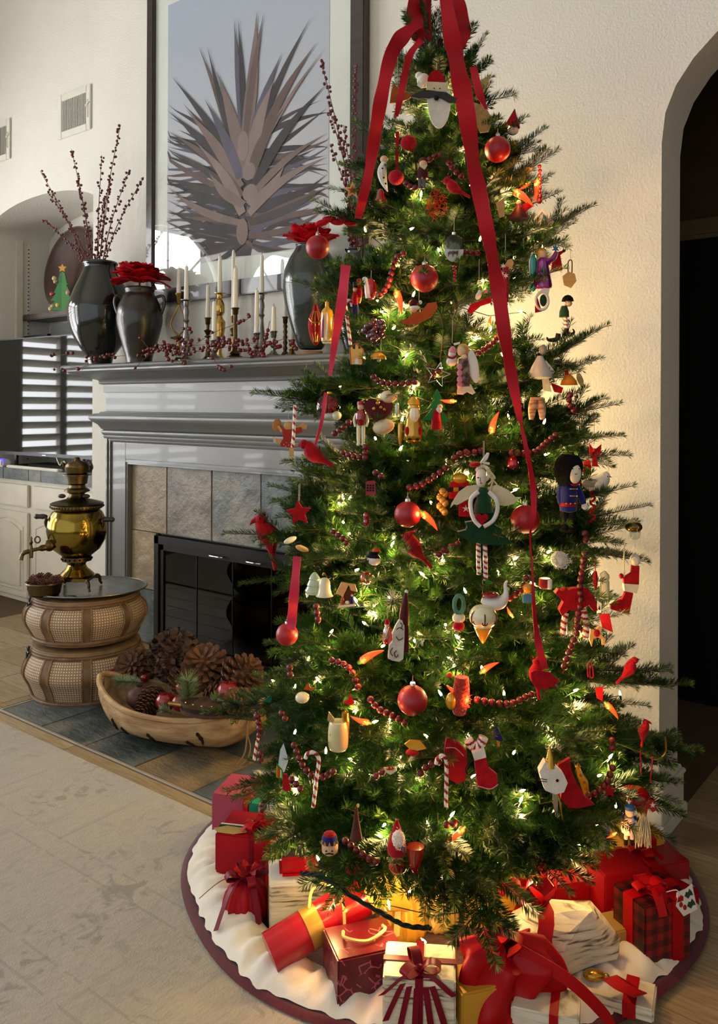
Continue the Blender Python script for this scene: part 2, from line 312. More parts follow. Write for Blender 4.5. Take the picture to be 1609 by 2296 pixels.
# rug
def rug_mat():
    m = bpy.data.materials.new('faded_rug'); m.use_nodes = True; N, L, B = nodes(m); tc = N.new('ShaderNodeTexCoord'); sp = N.new('ShaderNodeSeparateXYZ'); L.new(tc.outputs['Object'], sp.inputs[0])
    def noise(scale, st, det=5, dist=0):
        mp = N.new('ShaderNodeMapping'); mp.inputs['Scale'].default_value = st; L.new(tc.outputs['Object'], mp.inputs[0]); n = N.new('ShaderNodeTexNoise'); n.inputs['Scale'].default_value = scale; n.inputs['Detail'].default_value = det; n.inputs['Distortion'].default_value = dist; L.new(mp.outputs[0], n.inputs[0]); return n.outputs[0]
    def ramp(x, p0, c0, p1, c1):
        r = N.new('ShaderNodeValToRGB'); r.color_ramp.elements[0].position = p0; r.color_ramp.elements[0].color = c0; r.color_ramp.elements[1].position = p1; r.color_ramp.elements[1].color = c1; L.new(x, r.inputs[0]); return r.outputs[0]
    def mix(f, a, b, t='MIX'):
        x = N.new('ShaderNodeMixRGB'); x.blend_type = t
        for i, q in enumerate((f, a, b)):
            if hasattr(q, 'is_linked'): L.new(q, x.inputs[i])
            else: x.inputs[i].default_value = q
        return x.outputs[0]
    def math_(op, a, b=None):
        x = N.new('ShaderNodeMath'); x.operation = op
        for i, q in enumerate((a, b)):
            if q is None: continue
            if hasattr(q, 'is_linked'): L.new(q, x.inputs[i])
            else: x.inputs[i].default_value = q
        return x.outputs[0]
    base = ramp(noise(2.2, (1, 1, 1), 6), .35, C('#a59a83'), .68, C('#b5ab97'))
    hue = ramp(noise(1.1, (1, 1.4, 1), 3), .4, C('#a79c87'), .66, C('#9c9793')); col = mix(.6, base, hue)
    motif = ramp(noise(15, (1, 1, 1), 4, 1.6), .52, (0, 0, 0, 1), .64, (1, 1, 1, 1)); gate = ramp(noise(4.2, (1, 1, 1), 2), .44, (0, 0, 0, 1), .6, (1, 1, 1, 1))
    mm = mix(1, motif, gate, 'MULTIPLY'); col = mix(mix(1, mm, (.55, .55, .55, 1), 'MULTIPLY'), col, C('#66625b'))
    fibre = ramp(noise(30, (4.5, 1, 1), 5), .42, (0, 0, 0, 1), .72, (1, 1, 1, 1)); col = mix(mix(1, fibre, (.55, .55, .55, 1), 'MULTIPLY'), col, C('#8f8878'))
    streak = ramp(noise(26, (1, .09, 1), 3), .6, (0, 0, 0, 1), .72, (1, 1, 1, 1)); col = mix(mix(1, streak, (.6, .6, .6, 1), 'MULTIPLY'), col, C('#8a8271'))
    f = None
    for y in (-.16, -.235, -.52, -.60, -.95, -1.03):   # thin woven border lines
        d = math_('ABSOLUTE', math_('SUBTRACT', sp.outputs[1], 1.975 + y - .25)); l = math_('LESS_THAN', d, .0045); f = l if f is None else math_('MAXIMUM', f, l)
    wob = noise(14, (1, 1, 1), 2); f = math_('MULTIPLY', f, math_('GREATER_THAN', wob, .46)); col = mix(math_('MULTIPLY', f, .32), col, C('#77736a'))
    L.new(col, B.inputs['Base Color']); B.inputs['Roughness'].default_value = .95; B.inputs['Sheen Weight'].default_value = .25
    bp = N.new('ShaderNodeBump'); bp.inputs['Strength'].default_value = .5; bp.inputs['Distance'].default_value = .006; L.new(noise(160, (1, 1, 1), 3), bp.inputs['Height']); L.new(bp.outputs[0], B.inputs['Normal']); return m
rug = MB(); rug.box(-6.4, -1.0, -1.2, 1.975, .001, .012, .003)
o = rug.build('area_rug', rug_mat()); tag(o, 'faded beige and grey oriental area rug with worn pattern', 'rug')
# ------------------------------------------------------------------ fireplace: mantel, surround, slate face, glass doors
M_GREY = mat('grey_satin_paint', '#6c6e6c', .36, col2='#646664', nscale=3, coat=.1, bump=.03, bscale=20)
FX0, FX1 = -4.41, -2.30      # outer edges of the surround at the wall
FPT = Thing('fireplace', 'grey painted fireplace mantel with stepped mouldings and slate tile face', 'fireplace', (-3.36, YB, 0))
def moulding(prof, cap=True):
    """profile of (projection, height), mitred round both ends back to the wall"""
    mb = MB(); vs = []; fs = []; n = len(prof)
    for d, z in prof: vs += [(FX0 - d, YB - .001, z), (FX0 - d, YB - d, z), (FX1 + d, YB - d, z), (FX1 + d, YB - .001, z)]
    for i in range(n - 1):
        for k in range(3): fs.append((i * 4 + k, i * 4 + k + 1, i * 4 + 5 + k, i * 4 + 4 + k))
    fs += [(3, 2, 1, 0)] + [tuple((n - 1) * 4 + k for k in range(4))]
    return mb.add(vs, fs)
FPT.part('mantel_shelf', moulding([(.235, 1.65), (.24, 1.655), (.25, 1.662), (.252, 1.672), (.262, 1.675), (.27, 1.682), (.272, 1.690), (.268, 1.697), (.262, 1.70)]), M_GREY)
FPT.part('cove_moulding', moulding([(.105, 1.605), (.115, 1.612), (.14, 1.618), (.175, 1.632), (.21, 1.646), (.235, 1.65)]), M_GREY)
FPT.part('bead_moulding', moulding([(.088, 1.582), (.1, 1.584), (.106, 1.59), (.108, 1.597), (.104, 1.603), (.105, 1.605)]), M_GREY)
FPT.part('frieze_board', moulding([(.074, 1.50), (.074, 1.533), (.086, 1.534), (.086, 1.582)]), M_GREY)
FPT.part('frieze_panel', moulding([(.074, 1.405), (.074, 1.50)]), M_GREY)
FPT.part('torus_moulding', moulding([(.085, 1.298), (.095, 1.305), (.11, 1.33), (.135, 1.35), (.15, 1.366), (.152, 1.38), (.145, 1.392), (.125, 1.40), (.105, 1.402), (.1, 1.410), (.074, 1.414)]), M_GREY)
FPT.part('reed_moulding', moulding([(.066, 1.222), (.072, 1.226), (.075, 1.235), (.072, 1.241), (.082, 1.246), (.086, 1.256), (.082, 1.264), (.09, 1.270), (.096, 1.282), (.095, 1.292), (.085, 1.298)]), M_GREY)
SX0, SX1, SZ = -4.27, -2.44, 1.09     # opening in the surround that shows the slate
def frame_run(o0, o1, d0, d1):
    """three-sided frame between offsets o0..o1 outside the opening (legs + head), from projection d1 to d0"""
    mb = MB()
    mb.box(SX0 - o1, SX0 - o0, YB - d1, YB - d0, .006, SZ + o1, .002); mb.box(SX1 + o0, SX1 + o1, YB - d1, YB - d0, .006, SZ + o1, .002); mb.box(SX0 - o0, SX1 + o0, YB - d1, YB - d0, SZ + o0, SZ + o1, .002); return mb
FPT.part('surround_board', frame_run(.03, .17, .0, .062), M_GREY)
FPT.part('outer_bead', frame_run(.17, .182, .0, .074), M_GREY); FPT.part('outer_bead', frame_run(.182, .196, .0, .066), M_GREY); FPT.part('outer_bead', frame_run(.196, .212, .0, .078), M_GREY)
FPT.part('inner_bead', frame_run(.012, .03, .0, .074), M_GREY); FPT.part('inner_bead', frame_run(.0, .012, .0, .068), M_GREY)
m = MB(); m.box(SX0 - .01, -4.03, YB - .016, YB - .002, .006, SZ + .01); m.box(-2.70, SX1 + .01, YB - .016, YB - .002, .006, SZ + .01); m.box(-4.03, -2.70, YB - .016, YB - .002, .68, SZ + .01); FPT.part('backing', m, GROUT)
tx = [SX0, at_y(378, 1120, 3.2).x, at_y(478, 1120, 3.2).x, at_y(588, 1120, 3.2).x, -2.64, SX1]
IX0, IX1, IZ = -4.03, -2.70, .675
kinds = [4, 5, 3, 0, 3]
for i in range(5):
    m = MB(); m.box(tx[i] + .002, tx[i + 1] - .002, YB - .03 - random.random() * .006, YB - .01, IZ + .012, SZ - .003, .003); FPT.part('slate_tile', m, SL[kinds[i]])
for s, (a, b) in enumerate(((SX0, IX0), (IX1, SX1))):
    zz = [.006, .335, IZ + .010]
    for k in range(2):
        m = MB(); m.box(a + .002, b - .004, YB - .03 - random.random() * .006, YB - .01, zz[k] + .002, zz[k + 1] - .002, .003); FPT.part('slate_tile', m, SL[[2, 4][k]])
# insert
M_IRON = mat('black_iron', '#101112', .38, .4, bump=.05)
INS = Thing('fireplace_insert', 'black metal fireplace insert with two pairs of dark glass doors', 'fireplace insert', (-3.36, YB - .03, 0))
def ifr(o, d0, d1):
    mb = MB(); mb.box(IX0 + o, IX1 - o, YB - d1, YB - d0, .02, .07, .003); mb.box(IX0 + o, IX1 - o, YB - d1, YB - d0, IZ - .05 - o, IZ - o, .003); mb.box(IX0 + o, IX0 + o + .045, YB - d1, YB - d0, .02, IZ - o, .003); mb.box(IX1 - o - .045, IX1 - o, YB - d1, YB - d0, .02, IZ - o, .003); return mb
INS.part('outer_frame', ifr(0, .01, .055), M_IRON); INS.part('inner_frame', ifr(.035, .02, .045), M_IRON)
M_DARKGL = pane_mat('smoked_fire_glass', (.10, .10, .10, 1), 1.45)
gw = (IX1 - IX0 - .14) / 4
for k in range(4):
    a = IX0 + .07 + gw * k; g = INS.part('glass_door', MB().box(a + .002, a + gw - .002, YB - .036, YB - .031, .07, IZ - .075), M_DARKGL)
    INS.part('door_edge', MB().box(a - .003, a + .003, YB - .04, YB - .03, .07, IZ - .075), M_IRON, g)
M_CHR = mat('chrome_pull', '#b9b9b4', .15, 1)
for u, v in ((482, 1248), (566, 1262)):
    p = at_y(u, v, YB - .07); h = MB(); h.tube(spline([p + Vector((-.055, .02, 0)), p + Vector((-.045, 0, 0)), p + Vector((.045, 0, 0)), p + Vector((.055, .02, 0))], 4), .005, 8); INS.part('handle', h, M_CHR)
fb = MB(); fb.box(IX0 + .05, IX1 - .05, YB + .40, YB + .42, .02, IZ); fb.box(IX0 + .02, IX0 + .05, YB, YB + .42, .02, IZ); fb.box(IX1 - .05, IX1 - .02, YB, YB + .42, .02, IZ); fb.box(IX0, IX1, YB, YB + .42, 0, .02)
INS.part('firebox', fb, mat('sooty_firebrick', '#3a3835', .9, col2='#26241f', bump=.3, bscale=20))
lg = MB()
for k in range(5): lg.tube([(-3.7 + k * .14, YB + .1 + .05 * (k % 2), .10 + .05 * (k % 3)), (-3.25 + k * .12, YB + .2, .14 + .04 * (k % 2))], .045, 9)
INS.part('gas_log', lg, mat('charred_log', '#4b4238', .9, col2='#1f1b17', bump=.6, bscale=15))
# cut the breast wall open for the firebox: the wall is rebuilt round it
bpy.data.objects.remove(bpy.data.objects['wall_back'])
mb = MB(); mb.box(-4.74, IX0 + .02, YB, YB + .6, 0, 5.2); mb.box(IX1 - .02, -1.55, YB, YB + .6, 0, 5.2); mb.box(IX0 + .02, IX1 - .02, YB, YB + .6, IZ, 5.2); mb.box(IX0 + .02, IX1 - .02, YB + .43, YB + .6, 0, IZ)
struct('wall_back', mb, M_WALL)
# ------------------------------------------------------------------ framed yucca photograph
M_FRAME = mat('dark_walnut_frame', '#3a302c', .35, col2='#2a2220', nscale=5, stretch=(1, 1, 8), coat=.2)
YP = YB - .055
PX0, PX1, PZ0, PZ1 = -4.12, -2.455, 2.06, 4.35
ART = Thing('framed_picture', 'tall framed photograph of a spiky yucca plant in a wide white mat', 'picture', ((PX0 + PX1) / 2, YB - .02, PZ0))
fw = .085
def fbar(a, b, c, d): m = MB(); m.box(a, b, YP, YB - .004, c, d, .004); return m
for a in ((PX0, PX0 + fw * .7, PZ0, PZ1), (PX1 - fw, PX1, PZ0, PZ1), (PX0 + fw * .7, PX1 - fw, PZ0, PZ0 + fw), (PX0 + fw * .7, PX1 - fw, PZ1 - fw, PZ1)): ART.part('frame_rail', fbar(*a), M_FRAME)
ART.part('mat_board', MB().box(PX0 + .05, PX1 - .05, YB - .03, YB - .02, PZ0 + .05, PZ1 - .05), mat('ivory_mat_board', '#dfe0d5', .8, col2='#dadbd0'))
AX0, AX1, AZ0, AZ1 = -3.945, -2.69, 2.27, 3.835
def art_sky():
    m = bpy.data.materials.new('printed_sky'); m.use_nodes = True; N, L, B = nodes(m); tc = N.new('ShaderNodeTexCoord'); sp = N.new('ShaderNodeSeparateXYZ'); L.new(tc.outputs['Generated'], sp.inputs[0])
    r = N.new('ShaderNodeValToRGB'); e = r.color_ramp.elements; e[0].color = C('#c3bcbc'); e[1].color = C('#a9b1bf'); L.new(sp.outputs[2], r.inputs[0]); L.new(r.outputs[0], B.inputs['Base Color']); B.inputs['Roughness'].default_value = .8; return m
PR = ART.part('print', MB().box(AX0, AX1, YB - .032, YB - .03, AZ0, AZ1), art_sky())
# the printed leaves: picture coordinates taken from the photograph's plane
def L2(u, v): p = at_y(u, v, YB - .032); return (min(max(p.x, AX0), AX1), min(max(p.z, AZ0), AZ1))
LEAF = [mat('print_leaf_%d' % i, a, .8, col2=b, nscale=6, stretch=(1, 1, .6)) for i, (a, b) in enumerate((('#75605c', '#625350'), ('#8a7570', '#756460'), ('#4f4a4d', '#413e41'), ('#97847e', '#7f6f6b'), ('#6b6675', '#5a5664'), ('#5a5152', '#4b4546')))]
def leaf(base, tip, w, layer, mi, bend=0):
    a = Vector(base); b = Vector(tip); d = b - a; n = Vector((-d.y, d.x)).normalized(); ptsL = []; ptsR = []
    for i in range(9):
        t = i / 8; q = a + d * t + n * (bend * math.sin(PI * t)); ww = w * (math.sin(PI * min(1, .25 + t * .75)) ** .8) * (1 - t ** 4)
        ptsL.append(q + n * ww); ptsR.append(q - n * ww)
    y = YB - .0323 - layer * .00006; mb = MB()
    vs = [];
    for l_, r_ in zip(ptsL, ptsR):
        for q in (l_, r_): x, z = L2(q.x, q.y); vs.append((x, y, z))
    mb.add(vs, [(2 * i, 2 * i + 1, 2 * i + 3, 2 * i + 2) for i in range(8)]); return mb, mi
random.seed(11); leaves = []
cx_ = 548
for k in range(96):   # outer skirt of long drooping and spreading leaves
    t = k / 95; v0 = 330 + t * 230; side = 1 if k % 2 else -1; ang = math.radians(random.uniform(-34, 26) + (1 - t) * 18)
    L_ = random.uniform(150, 235) * (1 - .15 * t); b = (cx_ + side * random.uniform(0, 22), v0 + random.uniform(-12, 12)); tip = (b[0] + side * L_ * math.cos(ang), b[1] - L_ * math.sin(ang))
    leaves.append((b, tip, random.uniform(3.5, 7.5), random.choice((2, 5, 0, 4, 2)), random.uniform(-14, 14)))
for b, t, w, c, bd in [((545, 400), (386, 172), 12, 2, 8), ((540, 395), (446, 102), 10, 0, 6), ((545, 390), (466, 104), 9, 2, -4), ((545, 300), (526, 42), 10, 4, 0), ((548, 300), (535, 40), 8, 2, 2), ((550, 330), (577, 25), 17, 1, 4), ((553, 300), (593, 28), 10, 0, -3),
    ((560, 350), (634, 118), 13, 4, -8), ((565, 350), (698, 40), 9, 2, -10), ((570, 360), (712, 95), 12, 0, -12), ((570, 370), (733, 105), 6, 3, -10), ((545, 420), (375, 248), 13, 2, 10), ((540, 420), (418, 245), 16, 1, 8), ((548, 400), (486, 158), 18, 1, 8), ((560, 380), (618, 175), 17, 3, -8),
    ((545, 440), (378, 295), 12, 0, 14), ((540, 450), (376, 335), 11, 5, 10), ((565, 430), (733, 190), 13, 2, -14), ((565, 440), (733, 300), 10, 1, -12), ((560, 480), (735, 352), 12, 3, -16), ((560, 500), (733, 420), 12, 5, 8), ((540, 500), (378, 420), 12, 1, -14), ((545, 480), (440, 318), 15, 3, 12),
    ((545, 520), (376, 470), 10, 2, -12), ((560, 530), (730, 470), 9, 0, 14), ((540, 400), (460, 222), 14, 4, 6), ((562, 400), (640, 240), 15, 0, -10), ((548, 460), (470, 385), 15, 1, -10), ((560, 460), (640, 370), 15, 3, 10)]: leaves.append((b, t, w * .8, c, bd))
for i, (b, t, w, c, bd) in enumerate(leaves):
    mb, mi = leaf(b, t, w, i, c, bd); ART.part('printed_leaf', mb, LEAF[mi], PR)
for i, (u, v, rx, rz) in enumerate(((547, 328, 13, 34), (560, 385, 15, 20), (563, 433, 17, 20), (545, 520, 13, 30))):   # curled young leaves facing the camera
    n = 14; mb = MB(); y = YB - .0323 - (len(leaves) + i) * .00006; mb.add([(L2(u + rx * math.sin(2 * PI * k / n), v + rz * math.cos(2 * PI * k / n))[0], y, L2(u, v + rz * math.cos(2 * PI * k / n))[1]) for k in range(n)], [tuple(range(n))[::-1]]); ART.part('printed_leaf', mb, LEAF[3 if i < 3 else 1], PR)
mb = MB(); y = YB - .0323 - .0001; mb.add([(*[(L2(u, v)[0]) for _ in (0,)], y, L2(u, v)[1]) for u, v in ((528, 340), (568, 340), (580, 470), (562, 575), (528, 575), (522, 470))], [(0, 1, 2, 3, 4, 5)[::-1]]); ART.part('printed_stem', mb, LEAF[5], PR)
ART.part('glass', MB().box(PX0 + .055, PX1 - .08, YB - .042, YB - .04, PZ0 + .08, PZ1 - .08), pane_mat('picture_glass', (.97, .98, .98, 1), 1.5))
# ------------------------------------------------------------------ wall vents
M_VENT = mat('vent_enamel', '#d8d4c6', .35, col2='#cfcbbd')
M_VOID = mat('duct_void', '#15120e', .9)
def vent(x0, x1, z0, z1, label, nsl):
    t = Thing('air_vent', label, 'vent', ((x0 + x1) / 2, YN, z0), group='wall vents'); b = .045; y = YN
    t.part('duct', MB().box(x0 + b - .01, x1 - b + .01, y - .004, y - .001, z0 + b - .01, z1 - b + .01), M_VOID)
    m = MB()
    for a in ((x0, x0 + b, z0, z1), (x1 - b, x1, z0, z1), (x0 + b, x1 - b, z0, z0 + b), (x0 + b, x1 - b, z1 - b, z1)): m.box(a[0], a[1], y - .014, y - .001, a[2], a[3], .003)
    t.part('frame', m, M_VENT); sm = None
    for k in range(nsl):
        x = x0 + b + (k + .5) * (x1 - x0 - 2 * b) / nsl
        if sm is None: q = MB(); q.T = Matrix.Rotation(-.35, 4, 'Z'); q.box(-.0045, .0045, -.0012, .0012, -(z1 - z0) / 2 + b, (z1 - z0) / 2 - b); sm = q.mesh('slat', M_VENT)
        t.copypart('slat', sm, (x, y - .009, (z0 + z1) / 2))
    l = MB(); xl = x1 - b * .55; l.tube([(xl, y - .014, (z0 + z1) / 2 - .07), (xl, y - .02, (z0 + z1) / 2 - .06), (xl, y - .02, (z0 + z1) / 2 + .05)], .003, 6); l.tube([(xl - .018, y - .022, (z0 + z1) / 2 + .01), (xl + .018, y - .022, (z0 + z1) / 2 + .03)], .004, 6); t.part('lever', l, M_VENT)
vent(-5.235, -4.85, 3.306, 3.608, 'white metal wall vent with slats, beside the chimney breast edge', 22)
vent(-6.26, -5.87, 3.292, 3.594, 'white metal wall vent with slats, above the niche arch away from the breast', 22)
# ------------------------------------------------------------------ things on the mantel
def zv(v, u, y):      # height of pixel row v at plane y
    return at_y(u, v, y).z
def px_at(p): return depth(p) / FPX
def on_mantel(u, y=3.06): p = at_y(u, 800, y); return Vector((p.x, y, 1.7005))
def pot_profile(u, y, prof, base):
    p = base; s = px_at(p); return [(r * s, (zv(v, u, y) - p.z) if v is not None else 0) for r, v in prof]
def glaze(name, a, b, c):
    m = mat(name, a, .16, col2=b, nscale=7, stretch=(1, 1, .35), coat=.5, bump=.35, bscale=9, contrast=.08); return m
M_GLAZE = glaze('dark_pottery_glaze', '#0e1211', '#1d211c', 0)
M_GLAZE2 = mat('brown_pottery_glaze', '#131614', .32, col2='#2a2318', nscale=6, coat=.3, bump=.4, bscale=14)
M_GLAZE3 = mat('green_pottery_glaze', '#1a221f', .24, col2='#2b352f', nscale=6, coat=.4, bump=.4, bscale=12)
M_CLAY = mat('bare_clay', '#a07a62', .9)
def vase(name, label, u, prof, m, y=3.06, handles=(), foot=None):
    b = on_mantel(u, y); t = Thing(name, label, 'vase', b); P = [(q.x, q.z) for q in spline([(r, 0, z) for r, z in pot_profile(u, y, prof, b)], 4)]
    t.lpart('body', MB().lathe(P, 36, cap=False), m, angle=60)
    if foot: s = px_at(b); t.lpart('foot', MB().lathe([(foot * s, 0), (foot * s, .02), (foot * s * .9, .02)], 28), M_CLAY)
    s = px_at(b)
    for pts, r in handles: t.lpart('handle', MB().tube(spline([b * 0 + Vector((RT * (du * s)) + Vector((0, 0, zv(v, u, y) - b.z))) for du, v in pts], 5), [r * s] * ((len(pts) - 1) * 5 + 1), 8), m)
    return t, b, s
V1 = vase('glazed_vase', 'tall dark glazed vase holding long red berry branches at the mantel end', 224, [(26, None), (30, 800), (37, 790), (54, 763), (66, 735), (71, 706), (70, 685), (57, 650), (45, 624), (37, 606), (36, 598), (39, 592), (37, 588), (33, 588), (31, 600), (31, 640)], M_GLAZE, 3.05, [([(35, 604), (47, 601), (50, 616), (46, 632)], 3.5)])
V2 = vase('two_handled_jug', 'smaller dark two-handled pottery jug with red silk flowers', 312, [(28, None), (30, 800), (36, 780), (46, 745), (51, 718), (48, 692), (38, 668), (32, 658), (33, 650), (31, 645), (27, 646), (26, 660)], M_GLAZE2, 3.02, [([(-38, 666), (-52, 664), (-56, 680), (-49, 704)], 3.4), ([(38, 666), (52, 664), (56, 680), (49, 704)], 3.4)])
V3 = vase('green_vase', 'tall green-black glazed vase with bare clay foot beside the tree', 697, [(25, 783), (31, 774), (42, 742), (57, 692), (64, 645), (62, 612), (50, 582), (38, 562), (35, 554), (37, 550), (31, 550), (30, 565)], M_GLAZE3, 3.06, foot=26)
V4 = vase('berry_vase', 'dark vase mostly hidden behind the tree, holding tall berry stems', 800, [(26, None), (30, 780), (44, 720), (46, 660), (34, 600), (26, 570), (29, 560), (24, 560), (22, 575)], M_GLAZE, 3.08)
# red silk flowers
M_PETAL = mat('red_silk_petal', '#c8040f', .55, col2='#960710', nscale=30, bump=.2, bscale=50)
M_PETAL2 = mat('crimson_silk_petal', '#c4081c', .55, col2='#9c0818', nscale=30)
def petal_mesh(L, W, curl, m, seed):
    rn = random.Random(seed); k = rn.uniform(.7, 1.3)
    def fn(a, t):
        w = W * math.sin(PI * (.12 + .8 * t)) ** .7; x = (a - .5) * 2 * w; z = L * t
        return Vector((x, curl * .55 * L * t * t * k - .12 * abs(x) * (1 - t) + .006 * math.sin(9 * a + 5 * t + seed), z * (1 - .15 * curl * t) + .004 * math.sin(14 * a + seed)))
    return MB().grid(fn, 6, 8).mesh('petal', m)
def flower(name, label, pos, n, L, W, m, tilt0=.15, tilt1=1.35, stemz=None, seed=0):
    t = Thing(name, label, 'flower', pos); ms = [petal_mesh(L, W, .35 + .15 * k, m, k + seed) for k in range(4)]; rn = random.Random(seed)
    for k in range(n):
        f = k / n; tl = tilt0 + (tilt1 - tilt0) * f + rn.uniform(-.1, .1); a = k * 2.399
        q = t.copypart('petal', ms[k % 4], pos, (Matrix.Rotation(a, 3, 'Z') @ Matrix.Rotation(-tl, 3, 'X').to_3x3()).to_euler()); q.scale = (1, 1, .65 + .35 * f + rn.uniform(-.05, .1))
    if stemz: t.lpart('stem', MB().tube([(0, 0, .01), (0, 0, stemz - pos.z)], .006, 6), mat('green_stem', '#2f4a22', .6))
    return t
b2 = V2[1]; flower('amaryllis', 'big red silk flower in the two-handled jug', Vector((b2.x, b2.y, zv(632, 312, 3.02))), 32, .18, .085, M_PETAL, .05, 1.2, b2.z + .1, 3)
b3 = V3[1]; flower('silk_poinsettia', 'upright crimson silk flower in the green-black vase', Vector((b3.x - .01, b3.y, zv(556, 697, 3.06))), 24, .16, .06, M_PETAL2, .12, .85, b3.z + .15, 9)
# berry branches
M_BERRY = mat('dark_red_berry', '#6e0a18', .3, col2='#480812', nscale=20, coat=.3)
M_TWIG = mat('berry_twig', '#5a2a26', .7)
BERRY = MB().ell((0, 0, 0), .0085, 9, 6).mesh('berry', M_BERRY)
def berry_branch(label, u0, v0, u1, v1, y0, y1, bend, n, sc=1, group='berry branches in the mantel vases', dx=0):
    a = at_y(u0, v0, y0); b = at_y(u1, v1, y1); t = Thing('berry_branch', label, 'branch', a, group=group); rn = random.Random(u1 * 7 + v1)
    mid = (a + b) / 2 + RT * bend; pts = spline([a, mid, b], 12); st = MB(); st.tube(pts, [.0035 * (1 - .6 * i / len(pts)) for i in range(len(pts))], 5)
    stem = t.part('stem', st, M_TWIG)
    for k in range(n):
        f = (k + rn.random() * .6) / n; f = .06 + .94 * f; i = min(int(f * (len(pts) - 1)), len(pts) - 2); p = pts[i].lerp(pts[i + 1], f * (len(pts) - 1) - i)
        o = Vector((rn.uniform(-1, 1), rn.uniform(-1, 1), rn.uniform(-.5, .5))).normalized() * rn.uniform(.010, .017) * (1.25 - .5 * f)
        t.copypart('berry', BERRY, p + o, scale=sc * rn.uniform(.75, 1.1))
    return t
for i, (u1, v1, u0, bend, n, wd) in enumerate([(90, 383, 196, .02, 42, 'outermost, leaning furthest over the niche'), (96, 492, 200, .035, 34, 'lowest, reaching sideways across the plate'), (106, 430, 204, .03, 36, 'between the two outer sprays'), (160, 335, 206, .012, 44, 'pointing up under the wall vent'), (176, 400, 208, .0, 34, 'short one, close to the breast corner'),
        (228, 348, 212, -.005, 40, 'upright just past the breast corner'), (248, 395, 214, .0, 34, 'second upright, shorter and bushy'), (270, 280, 216, -.02, 54, 'tallest of the vase'), (290, 380, 220, -.02, 40, 'leaning towards the picture frame'), (322, 397, 222, -.03, 38, 'outermost on the picture side'), (235, 440, 212, -.01, 30, 'short inner spray above the rim')]):
    berry_branch('red berry branch in the tall dark vase, ' + wd, u0 + 5, 612, u1, v1, 3.05, 3.02 + .02 * (i % 3), bend, n)
for i, (u1, v1, u0, bend, n, wd) in enumerate([(719, 135, 792, .03, 60, 'tallest, in front of the picture mat'), (798, 145, 800, -.005, 54, 'upright against the picture frame'), (738, 245, 796, .03, 44, 'second, leaning over the picture mat'), (740, 322, 795, .03, 36, 'lowest spray over the picture mat'), (770, 280, 798, .01, 40, 'inner upright before the frame'), (955, 108, 810, -.05, 50, 'seen between the ribbon loops above the tree')]):
    berry_branch('tall red berry stem behind the tree, ' + wd, u0, 575, u1, v1, 3.08, 3.08, bend, n)
# candles and candlesticks
M_WAX = mat('ivory_wax', '#e4e0d2', .45, col2='#dcd7c6', sub=.15)
M_WICK = mat('wick', '#2a2622', .9)
M_BRASS = mat('aged_brass', '#a4864a', .28, 1, col2='#7d6434', nscale=14)
M_BRASS2 = mat('bright_brass', '#c9a85c', .2, 1, col2='#b08f46', nscale=10)
M_PEWTER = mat('pewter', '#8b8b87', .32, 1, col2='#6d6d6a', nscale=14)
M_BRONZE = mat('dark_bronze', '#5c4a30', .35, 1, col2='#43361f', nscale=12)
CAND = [(400, 602, 659, 5.6, 3.13, M_BRASS, 'wishbone', 'brass candlestick with an open wishbone stem'), (417, 597, 673, 5.6, 3.03, M_PEWTER, 'baluster', 'pewter candlestick in front of the wishbone one'), (465.5, 639, 713, 5.4, 3.13, M_BRONZE, 'slim', 'slim dark brass candlestick with two rings'),
    (492, 575, 658, 5.8, 3.12, M_BRASS2, 'square', 'heavy bright brass candlestick with bulbous stem'), (522, 561, 709, 4.6, 3.14, M_BRASS, 'slim', 'brass candlestick half hidden, with the tallest candle'), (527, 601, 691, 6.2, 3.0, M_BRONZE, 'stem', 'plain bronze candlestick on a flared base'),
    (480, 676, 763, 6.2, 2.99, M_PEWTER, 'low', 'low pewter cup candlestick among the berries'), (575, 651, 747, 6, 3.02, M_PEWTER, 'low', 'short pewter candlestick before the tall silver one'), (586, 572, 658, 5.6, 3.1, M_PEWTER, 'baluster', 'tall silver candlestick with a wide drip pan'),
    (613, 687, 743, 6, 3.02, M_PEWTER, 'low', 'short pewter candlestick with a stubby candle'), (639, 640, 711, 5, 3.13, M_BRONZE, 'twist', 'ringed bronze candlestick partly behind the green vase'), (654, 700, 762, 6, 3.08, M_BRASS, 'low', 'squat brass pot candlestick at the green vase')]
cnames = ['wishbone brass', 'pewter one in front of the wishbone', 'slim two-ringed brass', 'heavy bright brass', 'half hidden brass', 'plain bronze flared', 'low pewter cup', 'short pewter, before the tall silver', 'tall silver', 'stubby-candled short pewter', 'ringed bronze', 'squat brass pot']
